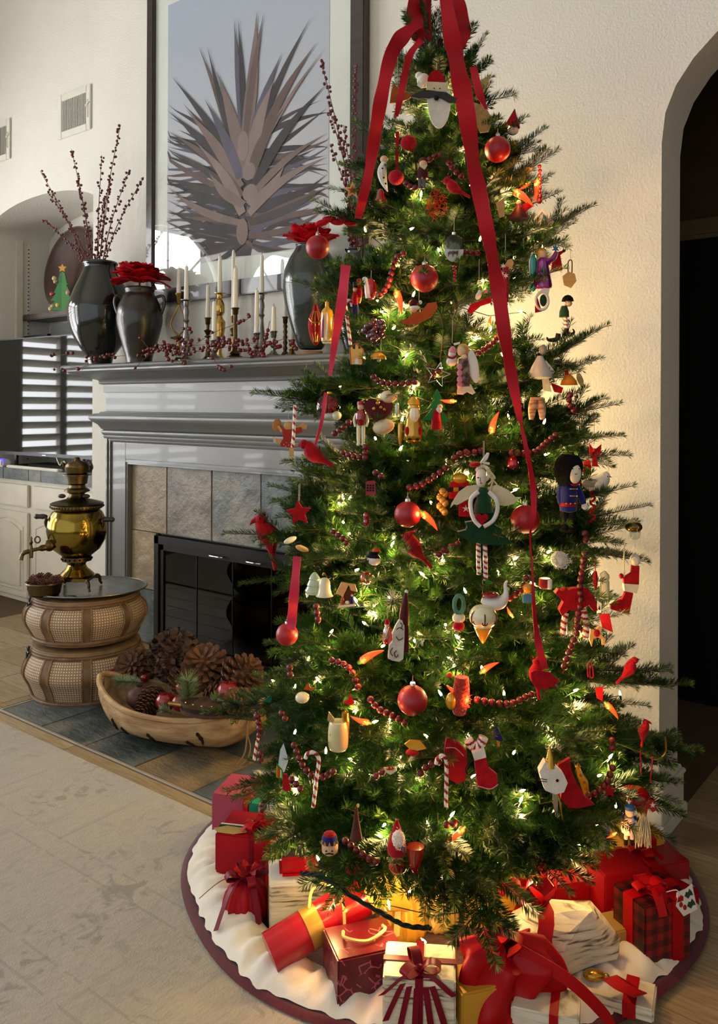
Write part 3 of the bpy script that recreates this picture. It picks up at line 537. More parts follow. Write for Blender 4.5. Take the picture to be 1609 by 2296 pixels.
for (u, vt, vc, r, y, m, kind, lab), cn in zip(CAND, cnames):
    b = on_mantel(u, y); s = px_at(b); hz = lambda v: zv(v, u, y) - b.z; zc = hz(vc); t = Thing('candlestick', lab, 'candlestick', b, group='candlesticks on the mantel')
    rr = r * s; base = 17 * s if kind in ('low',) else 19 * s
    t.lpart('base', MB().lathe([(base, 0), (base, .004), (base * .92, .008), (base * .5, .016), (base * .3, .03)], 20), m)
    if kind == 'wishbone':
        t.lpart('cup', MB().lathe([(rr * .5, zc - 24 * s), (rr * .9, zc - 20 * s), (rr * 1.1, zc - 6 * s), (rr * 1.7, zc), (rr * 1.7, zc + 1 * s), (rr * .9, zc + s)], 16), m)
        for sg in (-1, 1): t.lpart('wishbone_arm', MB().tube(spline([(0, 0, hz(684)), RT * (sg * 6 * s) + Vector((0, 0, hz(698))), RT * (sg * 17 * s) + Vector((0, 0, hz(722))), RT * (sg * 15 * s) + Vector((0, 0, hz(736))), (0, 0, hz(752))], 5), 2 * s, 8), m)
        t.lpart('tray', MB().lathe([(3 * s, hz(752)), (18 * s, hz(758)), (18.5 * s, hz(757)), (17 * s, hz(760)), (5 * s, hz(764)), (4 * s, hz(790)), (7 * s, hz(798))], 20), m)
    else:
        pan = 2.4 if kind in ('baluster', 'square') else 1.5
        t.lpart('cup', MB().lathe([(rr * .6, zc - 16 * s), (rr * 1.05, zc - 13 * s), (rr * 1.15, zc - 3 * s), (rr * pan, zc - .6 * s), (rr * pan, zc + .6 * s), (rr * .9, zc + .6 * s)], 18), m)
        z0, z1 = .02, zc - 15 * s; L_ = z1 - z0; st = []
        prof = {'baluster': [(.9, 0), (1.6, .1), (1.9, .25), (1.2, .42), (.8, .6), (.75, .68), (1.3, .72), (.8, .76), (1.2, .9), (.8, 1)], 'slim': [(.9, 0), (1.1, .1), (.6, .3), (.6, .6), (1.6, .64), (.6, .68), (1.7, .82), (.6, .86), (.7, 1)], 'square': [(1.2, 0), (.8, .08), (1.0, .2), (2.1, .5), (2.2, .62), (1.2, .68), (1.0, .72), (1.9, .78), (1.9, .92), (1.0, 1)],
                'stem': [(2.2, 0), (1, .1), (.75, .2), (.75, 1)], 'low': [(.9, 0), (.7, .3), (1.3, .45), (.7, .6), (.8, 1)], 'twist': [(1.6, 0)] + [((1.1 if k % 2 else .7), .1 + k * .09) for k in range(10)] + [(.7, 1)]}[kind]
        t.lpart('stem', MB().lathe([(rr * a, z0 + f * L_) for a, f in prof], 16), m)
    c = Thing('taper_candle', 'ivory taper candle in the %s candlestick' % cn, 'candle', b + Vector((0, 0, zc + .0012)), group='ivory taper candles'); zt = hz(vt) - zc
    c.lpart('wax', MB().lathe([(rr * .92, 0), (rr * .95, .004), (rr * .72, zt * .93), (rr * .62, zt * .98), (rr * .3, zt)], 14), M_WAX); c.lpart('wick', MB().tube([(0, 0, zt), (.0006, 0, zt + .012)], .0012, 5), M_WICK)
# berry garland lying along the shelf
G = Thing('berry_garland', 'loose red berry garland lying along the mantel shelf and hanging over its edge', 'garland', on_mantel(400, 2.99)); random.seed(21)
M_GB = mat('garland_berry', '#66060f', .35, col2='#4c050c', nscale=20, coat=.1); GB = MB().ell((0, 0, 0), .0105, 9, 6).mesh('berry', M_GB); nb = 0
def gstem(pts, nbs, spread=.014):
    global nb
    P = spline([at_y(u, v, y) for u, v, y in pts], 8); G.part('stem', MB().tube(P, .0016, 4), M_TWIG)
    for k in range(nbs):
        p = random.choice(P[2:]) + Vector((random.uniform(-1, 1), random.uniform(-1, .4), random.uniform(-.6, 1))) * spread
        q = proj(p)
        if p.y > 2.955 and p.z < 1.712: p.z = 1.712 + random.random() * .02
        G.copypart('berry', GB, p, scale=random.uniform(.8, 1.15)); nb += 1
gstem([(330, 800, 2.98), (360, 780, 2.97), (420, 775, 2.97), (480, 772, 2.96), (540, 768, 2.97), (620, 775, 2.98)], 60, .03)
gstem([(350, 770, 2.97), (400, 790, 2.95), (460, 785, 2.95), (520, 778, 2.96), (570, 790, 2.95)], 60, .026)
gstem([(190, 808, 2.96), (230, 802, 2.95), (270, 798, 2.96), (330, 795, 2.97)], 16, .016); gstem([(225, 808, 2.95), (170, 795, 2.93), (118, 797, 2.92)], 11, .012); gstem([(215, 812, 2.94), (160, 830, 2.92), (115, 828, 2.92)], 8, .008)
gstem([(300, 830, 2.93), (330, 800, 2.94), (380, 780, 2.95)], 6, .008); gstem([(440, 770, 2.96), (480, 745, 2.96), (520, 730, 2.96), (555, 715, 2.96), (558, 705, 2.96)], 8, .006); gstem([(560, 790, 2.95), (600, 775, 2.95), (640, 760, 2.96), (668, 780, 2.98)], 14, .015)
gstem([(470, 780, 2.94), (485, 815, 2.93), (500, 828, 2.93), (524, 822, 2.92)], 6, .008); gstem([(390, 775, 2.96), (430, 745, 2.96), (405, 735, 2.96)], 5, .008); gstem([(370, 790, 2.94), (385, 812, 2.93), (420, 815, 2.93)], 8, .01); gstem([(545, 780, 2.95), (575, 800, 2.94), (590, 795, 2.94)], 12, .012)
gstem([(595, 775, 2.96), (600, 740, 2.96), (605, 720, 2.96)], 3, .006); gstem([(340, 790, 2.95), (312, 755, 2.92)], 2, .005)
# ------------------------------------------------------------------ niche: shelves, charger, glass tree, boxes
M_SHELF = mat('dark_shelf_wood', '#4a3f36', .4, col2='#3a312a', nscale=5, stretch=(10, 1, 10))
for z, lab in ((2.17, 'dark wood niche shelf carrying the round wooden charger'), (1.955, 'dark wood niche shelf just above the television, carrying black boxes')):
    m = MB(); m.box(NX0 + .004, NX1 - .004, 3.56, NYB - .004, z - .045, z, .008); solo('niche_shelf', m, M_SHELF, lab, 'shelf', 'niche shelves')
pl = at_y(162, 632, 3.70); CH = Thing('wooden_charger', 'large round dark wooden charger leaning in the niche behind the glass tree', 'plate', (pl.x, 3.66, 2.171)); R_ = .335
m = MB(); m.T = Matrix.Translation((pl.x, 3.70, 2.171 + R_)) @ Matrix.Rotation(PI / 2 - .16, 4, 'X'); m.lathe([(.0, -.006), (R_ * .72, -.006), (R_, .02), (R_ * 1.0, .03), (R_ * .96, .032), (R_ * .74, .016), (R_ * .70, .006), (0, .006)], 48, cap=False); CH.part('dish', m, mat('charger_wood', '#4a3630', .45, col2='#38281f', nscale=6, bump=.15))
m = MB(); m.T = Matrix.Translation((pl.x, 3.70, 2.171 + R_)) @ Matrix.Rotation(PI / 2 - .16, 4, 'X'); m.tube([(R_ * .985 * math.cos(2 * PI * k / 48), R_ * .985 * math.sin(2 * PI * k / 48), .027) for k in range(49)], .008, 6, False); CH.part('rim', m, mat('charger_rim', '#5a4238', .4))
g = at_y(140, 683, 3.6); GT = Thing('glass_christmas_tree', 'small green glass christmas tree with a yellow star on the niche shelf', 'christmas tree figure', (g.x, 3.6, 2.1705), TH); s = px_at(GT.loc)
def glass_col(name, a, b=None, rough=.08, em=0): return mat(name, a, rough, col2=b or a, nscale=12, coat=.6, trans=.25, emit=em)
tiers = [(0, 30, 683, 658), (1, 25, 662, 640), (2, 20, 645, 622), (3, 13, 626, 598)]
for k, hw, vb, vt in tiers:
    for sg in (-1, 1):
        zb, zt = (683 - vb) * s, (683 - vt) * s; m = MB(); m.prism([(0, zb), (sg * hw * s, zb + 2 * s), (sg * (hw - 3) * s, zb + 6 * s), (sg * hw * .42 * s, zt), (0, zt + 3 * s)], -(6 - k) * s, (6 - k) * s); GT.lpart('glass_tier', m, glass_col('green_glass_%d' % (sg > 0), '#0d7a1c' if sg < 0 else '#3f8f22', em=.06))
def star_pts(r, r2, n=5, cx=0, cz=0, ph=0): return [((r if k % 2 == 0 else r2) * math.sin(PI * k / n + ph) + cx, (r if k % 2 == 0 else r2) * math.cos(PI * k / n + ph) + cz) for k in range(2 * n)]
GT.lpart('star', MB().prism(star_pts(10 * s, 5 * s, 5, 0, 96 * s), -3 * s, 3 * s), glass_col('amber_glass', '#d89a1c', em=.08))
for dx, v, c in ((-14, 617, '#a08a50'), (-17, 610, '#c8b070'), (-22, 645, '#b8242a'), (14, 642, '#c98a80'), (-20, 672, '#b09a55'), (-25, 678, '#c9b26a'), (-9, 670, '#d8b840')):
    GT.lpart('bauble', MB().ell((dx * s, -5 * s, (683 - v) * s), (5.5 * s, 3 * s, 5.5 * s), 10, 7), glass_col('bauble_' + c, c))
GT.lpart('pot', MB().box(-9 * s, 9 * s, -4 * s, 4 * s, 0, 9 * s, .002), glass_col('red_glass_pot', '#8f1512'))
M_BLK = mat('black_plastic', '#14171a', .35, col2='#1b1f22'); z = 1.956
m = MB(); m.box(*sorted((at_y(124, 720, 3.62).x, NX1 - .02)), 3.58, 3.72, z, z + .12, .006); solo('black_speaker', m, M_BLK, 'black box speaker on the lower niche shelf behind the tall vase', 'speaker')
B = Thing('media_box', 'low black set-top box on the lower niche shelf, over the television', 'media box', (at_y(88, 750, 3.62).x, 3.64, z)); m = MB(); xa, xb = at_y(58, 750, 3.6).x, at_y(112, 750, 3.6).x
m.prism([(xa + .02, z), (xb - .03, z), (xb, z + .05), (xa, z + .045)], 3.58, 3.70); B.part('case', m, M_BLK); B.part('led', MB().box((xa + xb) / 2, (xa + xb) / 2 + .006, 3.578, 3.582, z + .01, z + .014), mat('white_led', '#ffffff', .4, emit=1.5))
# television
TV = Thing('television', 'large flat black television on the counter, reflecting window shutters', 'television', (-5.53, 3.36, .985)); m = MB()
def tvb(m): m.v = [Matrix.Rotation(math.radians(3.0), 3, 'Z') @ (p - Vector((-5.53, 3.36, 0))) + Vector((-5.53, 3.36, 0)) for p in m.v]; return m
TV.part('case', tvb(MB().box(-6.13, -4.925, 3.355, 3.40, 1.075, 1.955, .004)), M_BLK)
TV.part('screen', tvb(MB().box(-6.12, -4.935, 3.352, 3.356, 1.10, 1.945)), mat('black_screen', '#0b0e10', .04, coat=.2, ior=1.45))
TV.part('logo_strip', tvb(MB().box(-5.55, -5.51, 3.352, 3.357, 1.083, 1.088)), M_CHR)
for x in (-5.9, -5.1): m = MB(); m.box(x - .02, x + .02, 3.31, 3.46, .9865, 1.0, .004); m.box(x - .012, x + .012, 3.36, 3.38, .99, 1.09); TV.part('foot', tvb(m), M_BLK)
D = Thing('white_media_player', 'white media player with a blue light under the television', 'media player', (-5.95, 3.30, .986)); D.part('case', MB().box(-6.10, -5.93, 3.25, 3.33, .986, 1.04, .012), M_WHITE); D.part('blue_light', MB().box(-5.94, -5.90, 3.247, 3.255, 1.035, 1.05), mat('blue_led', '#2a1cff', .3, emit=4, ecol='#2a20ff'))
SB = solo('soundbar', MB().box(-5.88, -5.2, 3.255, 3.30, .986, 1.005, .006), M_WHITE, 'thin white bar lying on the tiled counter before the television', 'soundbar')
m = MB(); m.tube(spline([(-5.30, 3.31, 1.08), (-5.27, 3.3, 1.06), (-5.24, 3.3, 1.03), (-5.21, 3.3, 1.06), (-5.17, 3.3, 1.05)], 5), .004, 5); solo('cable', m, M_WHITE, 'thin pale cable below the corner of the television', 'cable')
# counter and base cabinets
CT = Thing('slate_counter', 'slate tiled counter on the cream base cabinets', 'counter', (-5.46, 3.5, .895)); CT.part('top', MB().box(NX0 + .004, NX1 - .004, 3.27, NYB - .004, .90, .984, .003), GROUT)
xe = [NX0 + .006, -5.93, -5.58, -5.42, -5.05, NX1 - .006]
for k in range(5): CT.part('slate_tile', MB().box(xe[k] + .002, xe[k + 1] - .002, 3.262, 3.275, .902, .982, .002), SL[[0, 2, 3, 0, 2][k]]); CT.part('slate_tile', MB().box(xe[k] + .002, xe[k + 1] - .002, 3.265, 3.6, .981, .9855, .001), SL[[2, 3, 0, 2, 0][k]])
CB = Thing('base_cabinet', 'cream base cabinet with drawers over arched raised-panel doors', 'cabinet', (-5.46, 3.4, 0)); CB.part('carcass', MB().box(NX0 + .004, NX1 - .004, 3.315, NYB - .004, 0, .899), M_CREAM); CB.part('plinth', MB().box(NX0 + .004, NX1 - .004, 3.305, 3.316, 0, .03, .002), M_CREAM)
def door(x0, x1, z0, z1, arch):
    d = CB.part('door' if arch else 'drawer', MB().box(x0, x1, 3.292, 3.314, z0, z1, .005), M_CREAM); b = .055
    if arch:
        for o, y in ((0, 3.286), (.028, 3.281)):
            xa, xb, za, zb = x0 + b + o, x1 - b - o, z0 + b + o, z1 - b - .05 - o; pts = [(xa, za)] + [(xa + (xb - xa) * k / 12, zb + .055 * math.sin(PI * k / 12)) for k in range(13)] + [(xb, za)]
            if o: CB.part('raised_panel', MB().prism(pts, y, 3.293), M_CREAM, d)
            else: CB.part('panel_moulding', MB().tube([(px, 3.2915, pz) for px, pz in pts + pts[:1]], .006, 6), M_CREAM, d)
    return d
for a, b in ((-6.19, -5.645), (-5.585, -5.04), (-4.98, -4.73)): door(a, b, .70, .862, False); door(a, b, .035, .66, True)
# ------------------------------------------------------------------ baskets, samovar, tray
BC = Vector((-3.71, 2.49, 0.0055)); SB_ = depth(BC) / FPX
def bz(v): return EYE + (HY - v - 3) * SB_ - BC.z       # height above the basket foot of a pixel row on its axis
def bpos(u, v, fwd=0.):   # a point near the basket axis plane, shifted towards the camera by fwd
    p = at_Z(u, v, depth(BC) - fwd); return p
def uvlathe(prof, n=48, a0=0, a1=2 * PI, scale=1.):
    """lathe sector with UVs in metres"""
    vs = []; fs = []; uv = []
    L = [0]
    for i in range(1, len(prof)): L.append(L[-1] + math.hypot(prof[i][0] - prof[i - 1][0], prof[i][1] - prof[i - 1][1]))
    for i, (r, z) in enumerate(prof):
        for k in range(n + 1): a = a0 + (a1 - a0) * k / n; vs.append((r * math.cos(a), r * math.sin(a), z)); uv.append(((a1 - a0) * k / n * .3, L[i]))
    for i in range(len(prof) - 1):
        for k in range(n): fs.append((i * (n + 1) + k, i * (n + 1) + k + 1, (i + 1) * (n + 1) + k + 1, (i + 1) * (n + 1) + k))
    return vs, fs, uv
def uv_build(name, vs, fs, uv, m, parent):
    me = bpy.data.meshes.new(name); me.from_pydata(vs, [], fs); me.materials.append(m); l = me.uv_layers.new(name='UVMap')
    for lp in me.loops: l.data[lp.index].uv = uv[lp.vertex_index]
    me.polygons.foreach_set('use_smooth', [True] * len(fs)); o = bpy.data.objects.new(name, me); COL.objects.link(o); o.parent = parent; return o
def cane_mat():
    m = bpy.data.materials.new('woven_cane'); m.use_nodes = True; N, L, B = nodes(m); uv = N.new('ShaderNodeUVMap'); sp = N.new('ShaderNodeSeparateXYZ'); L.new(uv.outputs[0], sp.inputs[0])
    def mth(op, a, b=None):
        x = N.new('ShaderNodeMath'); x.operation = op
        for i, q in enumerate((a, b)):
            if q is None: continue
            if hasattr(q, 'is_linked'): L.new(q, x.inputs[i])
            else: x.inputs[i].default_value = q
        return x.outputs[0]
    P = .0132; a = mth('SUBTRACT', mth('FRACT', mth('DIVIDE', sp.outputs[0], P)), .5); b = mth('SUBTRACT', mth('FRACT', mth('DIVIDE', sp.outputs[1], P)), .5)
    d = mth('SQRT', mth('ADD', mth('MULTIPLY', a, a), mth('MULTIPLY', b, b))); r = N.new('ShaderNodeValToRGB'); e = r.color_ramp.elements; e[0].position = .24; e[0].color = C('#d8c9ab'); e[1].position = .34; e[1].color = C('#80624a')
    k = e.new(.5); k.color = C('#9a7a5e'); L.new(d, r.inputs[0]); L.new(r.outputs[0], B.inputs['Base Color']); B.inputs['Roughness'].default_value = .6
    bp = N.new('ShaderNodeBump'); bp.inputs['Strength'].default_value = .5; bp.inputs['Distance'].default_value = .004; L.new(d, bp.inputs['Height']); L.new(bp.outputs[0], B.inputs['Normal']); return m
M_CANE = cane_mat(); M_RATTAN = mat('rattan_wood', '#94795c', .5, col2='#745b42', nscale=14, stretch=(1, 1, 3), bump=.2, bscale=40); M_RAT2 = mat('dark_rattan', '#806750', .45, col2='#62492f', nscale=18)
def basket(label, zb, prof, lid):
    t = Thing('wicker_basket', label, 'basket', BC + Vector((0, 0, zb)), group='stacked round cane baskets'); pr = [Vector((r * SB_, 0, bz(v) - zb)) for r, v in prof]; sp = spline(pr, 6); P = [(p.x, p.z) for p in sp]; n = 9
    off = .12
    for k in range(n):
        a0 = off + 2 * PI * k / n; a1 = off + 2 * PI * (k + 1) / n; vs, fs, uv = uvlathe([(r - .004, z) for r, z in P], 12, a0, a1); uv_build('cane_panel', vs, fs, uv, M_CANE, t.o)
        for da in (-.075, .075):
            a = a0 + da; t.lpart('rib', MB().tube([((r + .001) * math.cos(a), (r + .001) * math.sin(a), z) for r, z in P], .0055, 6), M_RATTAN)
        w = .06; m = MB(); m.grid(lambda s, q: Vector(((P[int(q * (len(P) - 1))][0] + .002) * math.cos(a0 + (s - .5) * 2 * w), (P[int(q * (len(P) - 1))][0] + .002) * math.sin(a0 + (s - .5) * 2 * w), P[int(q * (len(P) - 1))][1])), 5, len(P)); t.lpart('stave', m, M_RAT2)
    r0, z0 = P[0]; r1, z1 = P[-1]
    for i, (r, z, w) in enumerate(((r0, z0 - .002, .010), (r0 - .008, z0 - .013, .008), (r1, z1, .009), (r1 - .003, z1 + .014, .0075))): t.lpart('rim', MB().tube([((r + .002) * math.cos(2 * PI * k / 64), (r + .002) * math.sin(2 * PI * k / 64), z) for k in range(65)], w, 8, False), M_RATTAN if i % 2 else M_RAT2)
    t.lpart('lid', MB().lathe([(r1 * .99, z1 + .016), (r1 * 1.0, z1 + .022), (r1 * .99, z1 + lid), (r1 * .9, z1 + lid + .004), (.0, z1 + lid + .005)], 48, cap=False), M_RATTAN)
    t.lpart('bottom', MB().lathe([(0, z0 - .02), (r0 * .94, z0 - .02), (r0, z0 - .004)], 48, cap=False), M_RAT2)
    fa = math.atan2(-FW.y, -FW.x) - 1.02; m = MB(); pz = z1 - .02; q = Vector((math.cos(fa), math.sin(fa), 0)); m.tube([q * (r1 + .012) + Vector((0, 0, z1 + .03)), q * (r1 + .022) + Vector((0, 0, z1)), q * (r1 + .022) + Vector((0, 0, pz - .01))], .006, 6); tq = q.cross(UP); m.tube([q * (r1 + .02) + tq * .03 + Vector((0, 0, z1 + .012)), q * (r1 + .02) - tq * .03 + Vector((0, 0, z1 + .002))], .006, 6)
    t.lpart('latch', m, mat('dark_latch', '#2b2520', .4, .7)); return t
basket('lower round cane basket standing on the hearth edge, under the other basket', 0, [(112, 1540), (122, 1513), (133, 1489), (127, 1464), (115, 1444)], .026)
basket('upper round cane basket carrying the tray and samovar', bz(1420), [(112, 1412), (121, 1396), (131, 1374), (127, 1352), (113, 1338)], .028)
ztop = bz(1338) + .033
TR = Thing('oval_tray', 'oval pewter tray on top of the upper cane basket', 'tray', BC + Vector((.015, .0, ztop + .008)), TH); m = MB()
m.lathe([(.0, 0), (.24, 0), (.268, .006), (.292, .012), (.294, .015), (.288, .016), (.262, .010), (.236, .005), (0, .005)], 56, sx=1.0, sy=.86, cap=False); TR.lpart('dish', m, M_PEWTER)
TR.lpart('rim', MB().tube([(.293 * math.cos(2 * PI * k / 64), .293 * .86 * math.sin(2 * PI * k / 64), .0145) for k in range(65)], .004, 6, False), M_PEWTER)
zt = BC.z + ztop + .0145
# samovar
M_SAM = mat('polished_old_brass', '#96803a', .14, 1, col2='#7d6728', nscale=5, bump=.06, bscale=14)
M_SAMD = mat('tarnished_brass', '#6b5a38', .32, 1, col2='#4c3f26', nscale=14)
M_EBON = mat('black_turned_wood', '#2b2420', .4)
sv = at_Z(172, 1300, depth(BC) - .02); SV = Thing('samovar', 'polished brass samovar with teapot on top, standing on the oval tray', 'samovar', (sv.x, sv.y, zt + .001), TH); s = depth(sv) / FPX
z_ = lambda v: EYE + (HY - v - 3) * s - SV.loc.z
def lat(name, prof, m, n=36, parent=None): return SV.lpart(name, MB().lathe([(r * s, z_(v)) for r, v in prof], n), m, parent)
lat('body', [(28, 1247), (34, 1243), (50, 1230), (61, 1210), (65.5, 1188), (63, 1165), (54, 1147), (46, 1140)], M_SAM, 48)
lat('rim_plate', [(50, 1141), (54, 1139), (57, 1136), (56, 1131), (58, 1128), (54, 1126), (40, 1122), (24, 1118), (18, 1112), (16, 1106)], M_SAMD, 40)
m = MB()
for k in range(48): a = 2 * PI * k / 48; m.ell((57 * s * math.cos(a), 57 * s * math.sin(a), z_(1134)), 2.2 * s, 6, 4)
SV.lpart('beaded_rim', m, M_SAMD)['kind'] = 'stuff'
lat('chimney_collar', [(16, 1107), (20, 1104), (28, 1101), (26, 1097), (19, 1093), (17, 1087), (22, 1083), (23, 1072), (24, 1066), (31, 1065), (31, 1063), (24, 1062)], M_SAMD)
TP = lat('teapot', [(18, 1063), (24, 1060), (26, 1052), (27, 1047), (24, 1044)], M_SAMD); lat('teapot_lid', [(26, 1047), (25.5, 1043), (22, 1038), (14, 1034), (7, 1032), (5, 1029), (6, 1027), (4, 1025), (0.5, 1024)], M_SAMD, 28, TP)
SV.lpart('teapot_spout', MB().tube(spline([(-22 * s, 0, z_(1056)), (-30 * s, 0, z_(1048)), (-34 * s, 0, z_(1034)), (-28 * s, 0, z_(1030)), (-25 * s, 0, z_(1040))], 4), 1.4 * s, 6), M_SAMD, TP)
SV.lpart('teapot_handle', MB().tube(spline([(22 * s, 0, z_(1058)), (33 * s, 0, z_(1052)), (33 * s, 0, z_(1042)), (25 * s, 0, z_(1032)), (19 * s, 0, z_(1036))], 4), 1.8 * s, 6), M_EBON, TP)
lat('pierced_collar', [(29, 1257), (32, 1256), (32, 1247), (29, 1246)], M_SAMD); m = MB()
for k in range(18): a = 2 * PI * k / 18; m.ell((32 * s * math.cos(a), 32 * s * math.sin(a), z_(1251.5)), 2.6 * s, 7, 5)
SV.lpart('pierced_hole', m, mat('pierced_shadow', '#1b1509', .8))['kind'] = 'stuff'
lat('pedestal', [(36, 1291), (38, 1287), (32, 1281), (23, 1273), (19, 1265), (22, 1258), (29, 1256)], M_SAM)
zb0 = z_(1291); m = MB(); m.box(-36 * s, 36 * s, -36 * s, 36 * s, zb0 - 7 * s, zb0 - .001, .003); SV.lpart('foot_plate', m, M_SAM)
for a in (-1, 1):
    for b in (-1, 1): SV.lpart('foot', MB().tube(spline([(a * 30 * s, b * 30 * s, zb0 - 6 * s), (a * 38 * s, b * 38 * s, zb0 - 8 * s), (a * 40 * s, b * 40 * s, .018), (a * 43 * s, b * 43 * s, .005)], 4), [5 * s] * 4 + [4 * s] * 4 + [3 * s] * 4 + [2.6 * s], 7), M_SAMD)
for sg, vv in ((-1, 1156), (1, 1162)):
    h = SV.lpart('handle_bracket', MB().tube(spline([(sg * 57 * s, -14 * s, z_(1190)), (sg * 64 * s, -17 * s, z_(1172)), (sg * 62 * s, -19 * s, z_(vv + 4)), (sg * 69 * s, -17 * s, z_(vv))], 5), 3.2 * s, 8), M_SAMD)
    g = MB(); g.T = Matrix.Translation((sg * 60 * s, -17 * s, z_(vv))) @ Matrix.Rotation(sg * PI / 2, 4, 'Y'); g.lathe([(2 * s, 0), (4.5 * s, 3 * s), (6 * s, 10 * s), (5 * s, 18 * s), (6 * s, 25 * s), (3 * s, 29 * s)], 12); SV.lpart('handle', g, M_EBON, h)
tap = SV.lpart('spigot', MB().tube(spline([(-44 * s, -40 * s, z_(1218)), (-64 * s, -56 * s, z_(1221)), (-82 * s, -62 * s, z_(1225)), (-94 * s, -66 * s, z_(1230)), (-98 * s, -68 * s, z_(1243))], 5), [7 * s] * 5 + [4 * s] * 5 + [5 * s] * 5 + [4.5 * s] * 5 + [5 * s], 9), M_SAMD)
SV.lpart('tap_key', MB().lathe([(4 * s, z_(1240)), (4.6 * s, z_(1228)), (3 * s, z_(1214)), (2 * s, z_(1212)), (4 * s, z_(1206)), (2 * s, z_(1202)), (3 * s, z_(1198)), (.5 * s, z_(1193))], 10, (-78 * s, -62 * s, 0)), M_SAMD, tap)
SV.lpart('tap_rosette', MB().ell((-46 * s, -43 * s, z_(1216)), (13 * s, 10 * s, 13 * s), 14, 8), M_SAMD, tap); SV.lpart('tap_ring', MB().tube([(-66 * s + 6 * s * math.cos(k / 12 * 2 * PI), -58 * s, z_(1201) + 7 * s * math.sin(k / 12 * 2 * PI)) for k in range(13)], 1.6 * s, 6, False), M_SAMD, tap)
for u in (-30, 24): SV.lpart('damper_knob', MB().ell((u * s, -12 * s, z_(1111)), (9 * s, 6 * s, 5 * s), 10, 6), M_EBON); 
# pinecones
M_CONE = mat('pinecone_scale', '#4a3022', .65, col2='#6b4a33', nscale=40, bump=.3, rnd=.3); M_CONE2 = mat('pale_pinecone_scale', '#6e5138', .65, col2='#8d6e4f', nscale=40, rnd=.25); M_CONE3 = mat('small_red_cone', '#5b3a30', .6, col2='#7a5547', nscale=60, rnd=.3)
def cone_mesh(name, m, open_=.9, n=95, H=1.0, R=.42, seed=0):
    mb = MB(); rn = random.Random(seed); mb.lathe([(.02, -.05), (R * .45, .1), (R * .4, H * .5), (.03, H * .95)], 8)
    for k in range(n):
        f = (k + .5) / n; a = k * 2.39996; z = H * (.02 + .95 * f); r = R * math.sin(PI * (.2 + .72 * f)) ** .8; up = (.25 + .9 * f) * (1.35 - open_); d = Vector((math.cos(a), math.sin(a), 0)); t = Vector((-math.sin(a), math.cos(a), 0)); w = .11 * (1 - .45 * f) * rn.uniform(.85, 1.1)
        b = d * r * .3 + Vector((0, 0, z - .06)); e = d * r * rn.uniform(.93, 1.05) + Vector((0, 0, z + up * .22 - .03)); th = Vector((0, 0, .022))
        mb.add([b - t * w * .35, b + t * w * .35, e + t * w + th, e + d * .03 + th * 1.8, e - t * w + th, e + t * w - th, e + d * .035, e - t * w - th], [(0, 1, 2, 3, 4), (1, 0, 7, 6, 5), (1, 5, 2), (0, 4, 7), (2, 5, 6, 3), (3, 6, 7, 4)])
    return mb.mesh(name, m, 25)
CONES = {'open': cone_mesh('scales', M_CONE, .95, 85, .85, .55, 1), 'tight': cone_mesh('scales', M_CONE, .6, 120, 1.05, .42, 2), 'pale': cone_mesh('scales', M_CONE2, .5, 120, .95, .46, 3), 'small': cone_mesh('scales', M_CONE3, .95, 60, .8, .5, 4)}
def pinecone(label, pos, size, rot, kind, group=None):
    o = bpy.data.objects.new('pinecone', CONES[kind]); COL.objects.link(o); o.location = pos; o.rotation_euler = rot; o.scale = (size,) * 3; tag(o, label, 'pinecone', group); return o
# brass bowl with cones on the tray
bw = at_Z(100, 1318, depth(BC) - .17); BW = Thing('brass_bowl', 'small round brass bowl of little pinecones on the tray', 'bowl', (bw.x, bw.y, zt), TH); sb = depth(bw) / FPX; bm_ = lambda v: (1322 - v) * sb
BW.lpart('side', MB().lathe([(.0, .004), (30 * sb, .004), (34 * sb, .010), (38 * sb, bm_(1296)), (42 * sb, bm_(1294)), (41 * sb, bm_(1291)), (37 * sb, bm_(1293)), (33 * sb, .016), (0, .014)], 36, cap=False), M_SAMD)
BW.lpart('foot', MB().lathe([(31 * sb, 0), (32 * sb, .005)], 30), M_SAMD)
random.seed(5)
for k, (du, dv, dy) in enumerate(((-22, 1290, -.02), (-4, 1291, -.03), (17, 1288, -.02), (24, 1292, .02), (-14, 1287, .03), (6, 1285, .02), (30, 1289, 0), (-28, 1291, .02))):
    p = Vector(BW.loc) + RT * (du * sb) + FW * dy; p.z = zt + bm_(dv) - .015; pinecone(('small brown pinecone in the brass bowl, ' + ('at the near rim towards the cabinets', 'at the near rim, middle', 'beside the samovar foot', 'at the far rim by the samovar', 'at the far rim, middle', 'topmost in the middle', 'furthest towards the fireplace', 'furthest towards the cabinets')[k]), p, .052, (random.uniform(-.8, .8), random.uniform(-.8, .8), k), 'small', 'small pinecones in the brass bowl')
sp_ = at_Z(135, 1322, depth(BC) - .24); t = Thing('sugar_tongs', 'dark metal spoon lying on the tray before the brass bowl', 'spoon', (sp_.x, sp_.y, zt - .002), TH); t.lpart('handle', MB().tube([(-.08, 0, .008), (.03, .0, .009)], .0035, 6), M_PEWTER); t.lpart('scoop', MB().ell((.05, 0, .010), (.03, .018, .008), 12, 7), M_PEWTER)
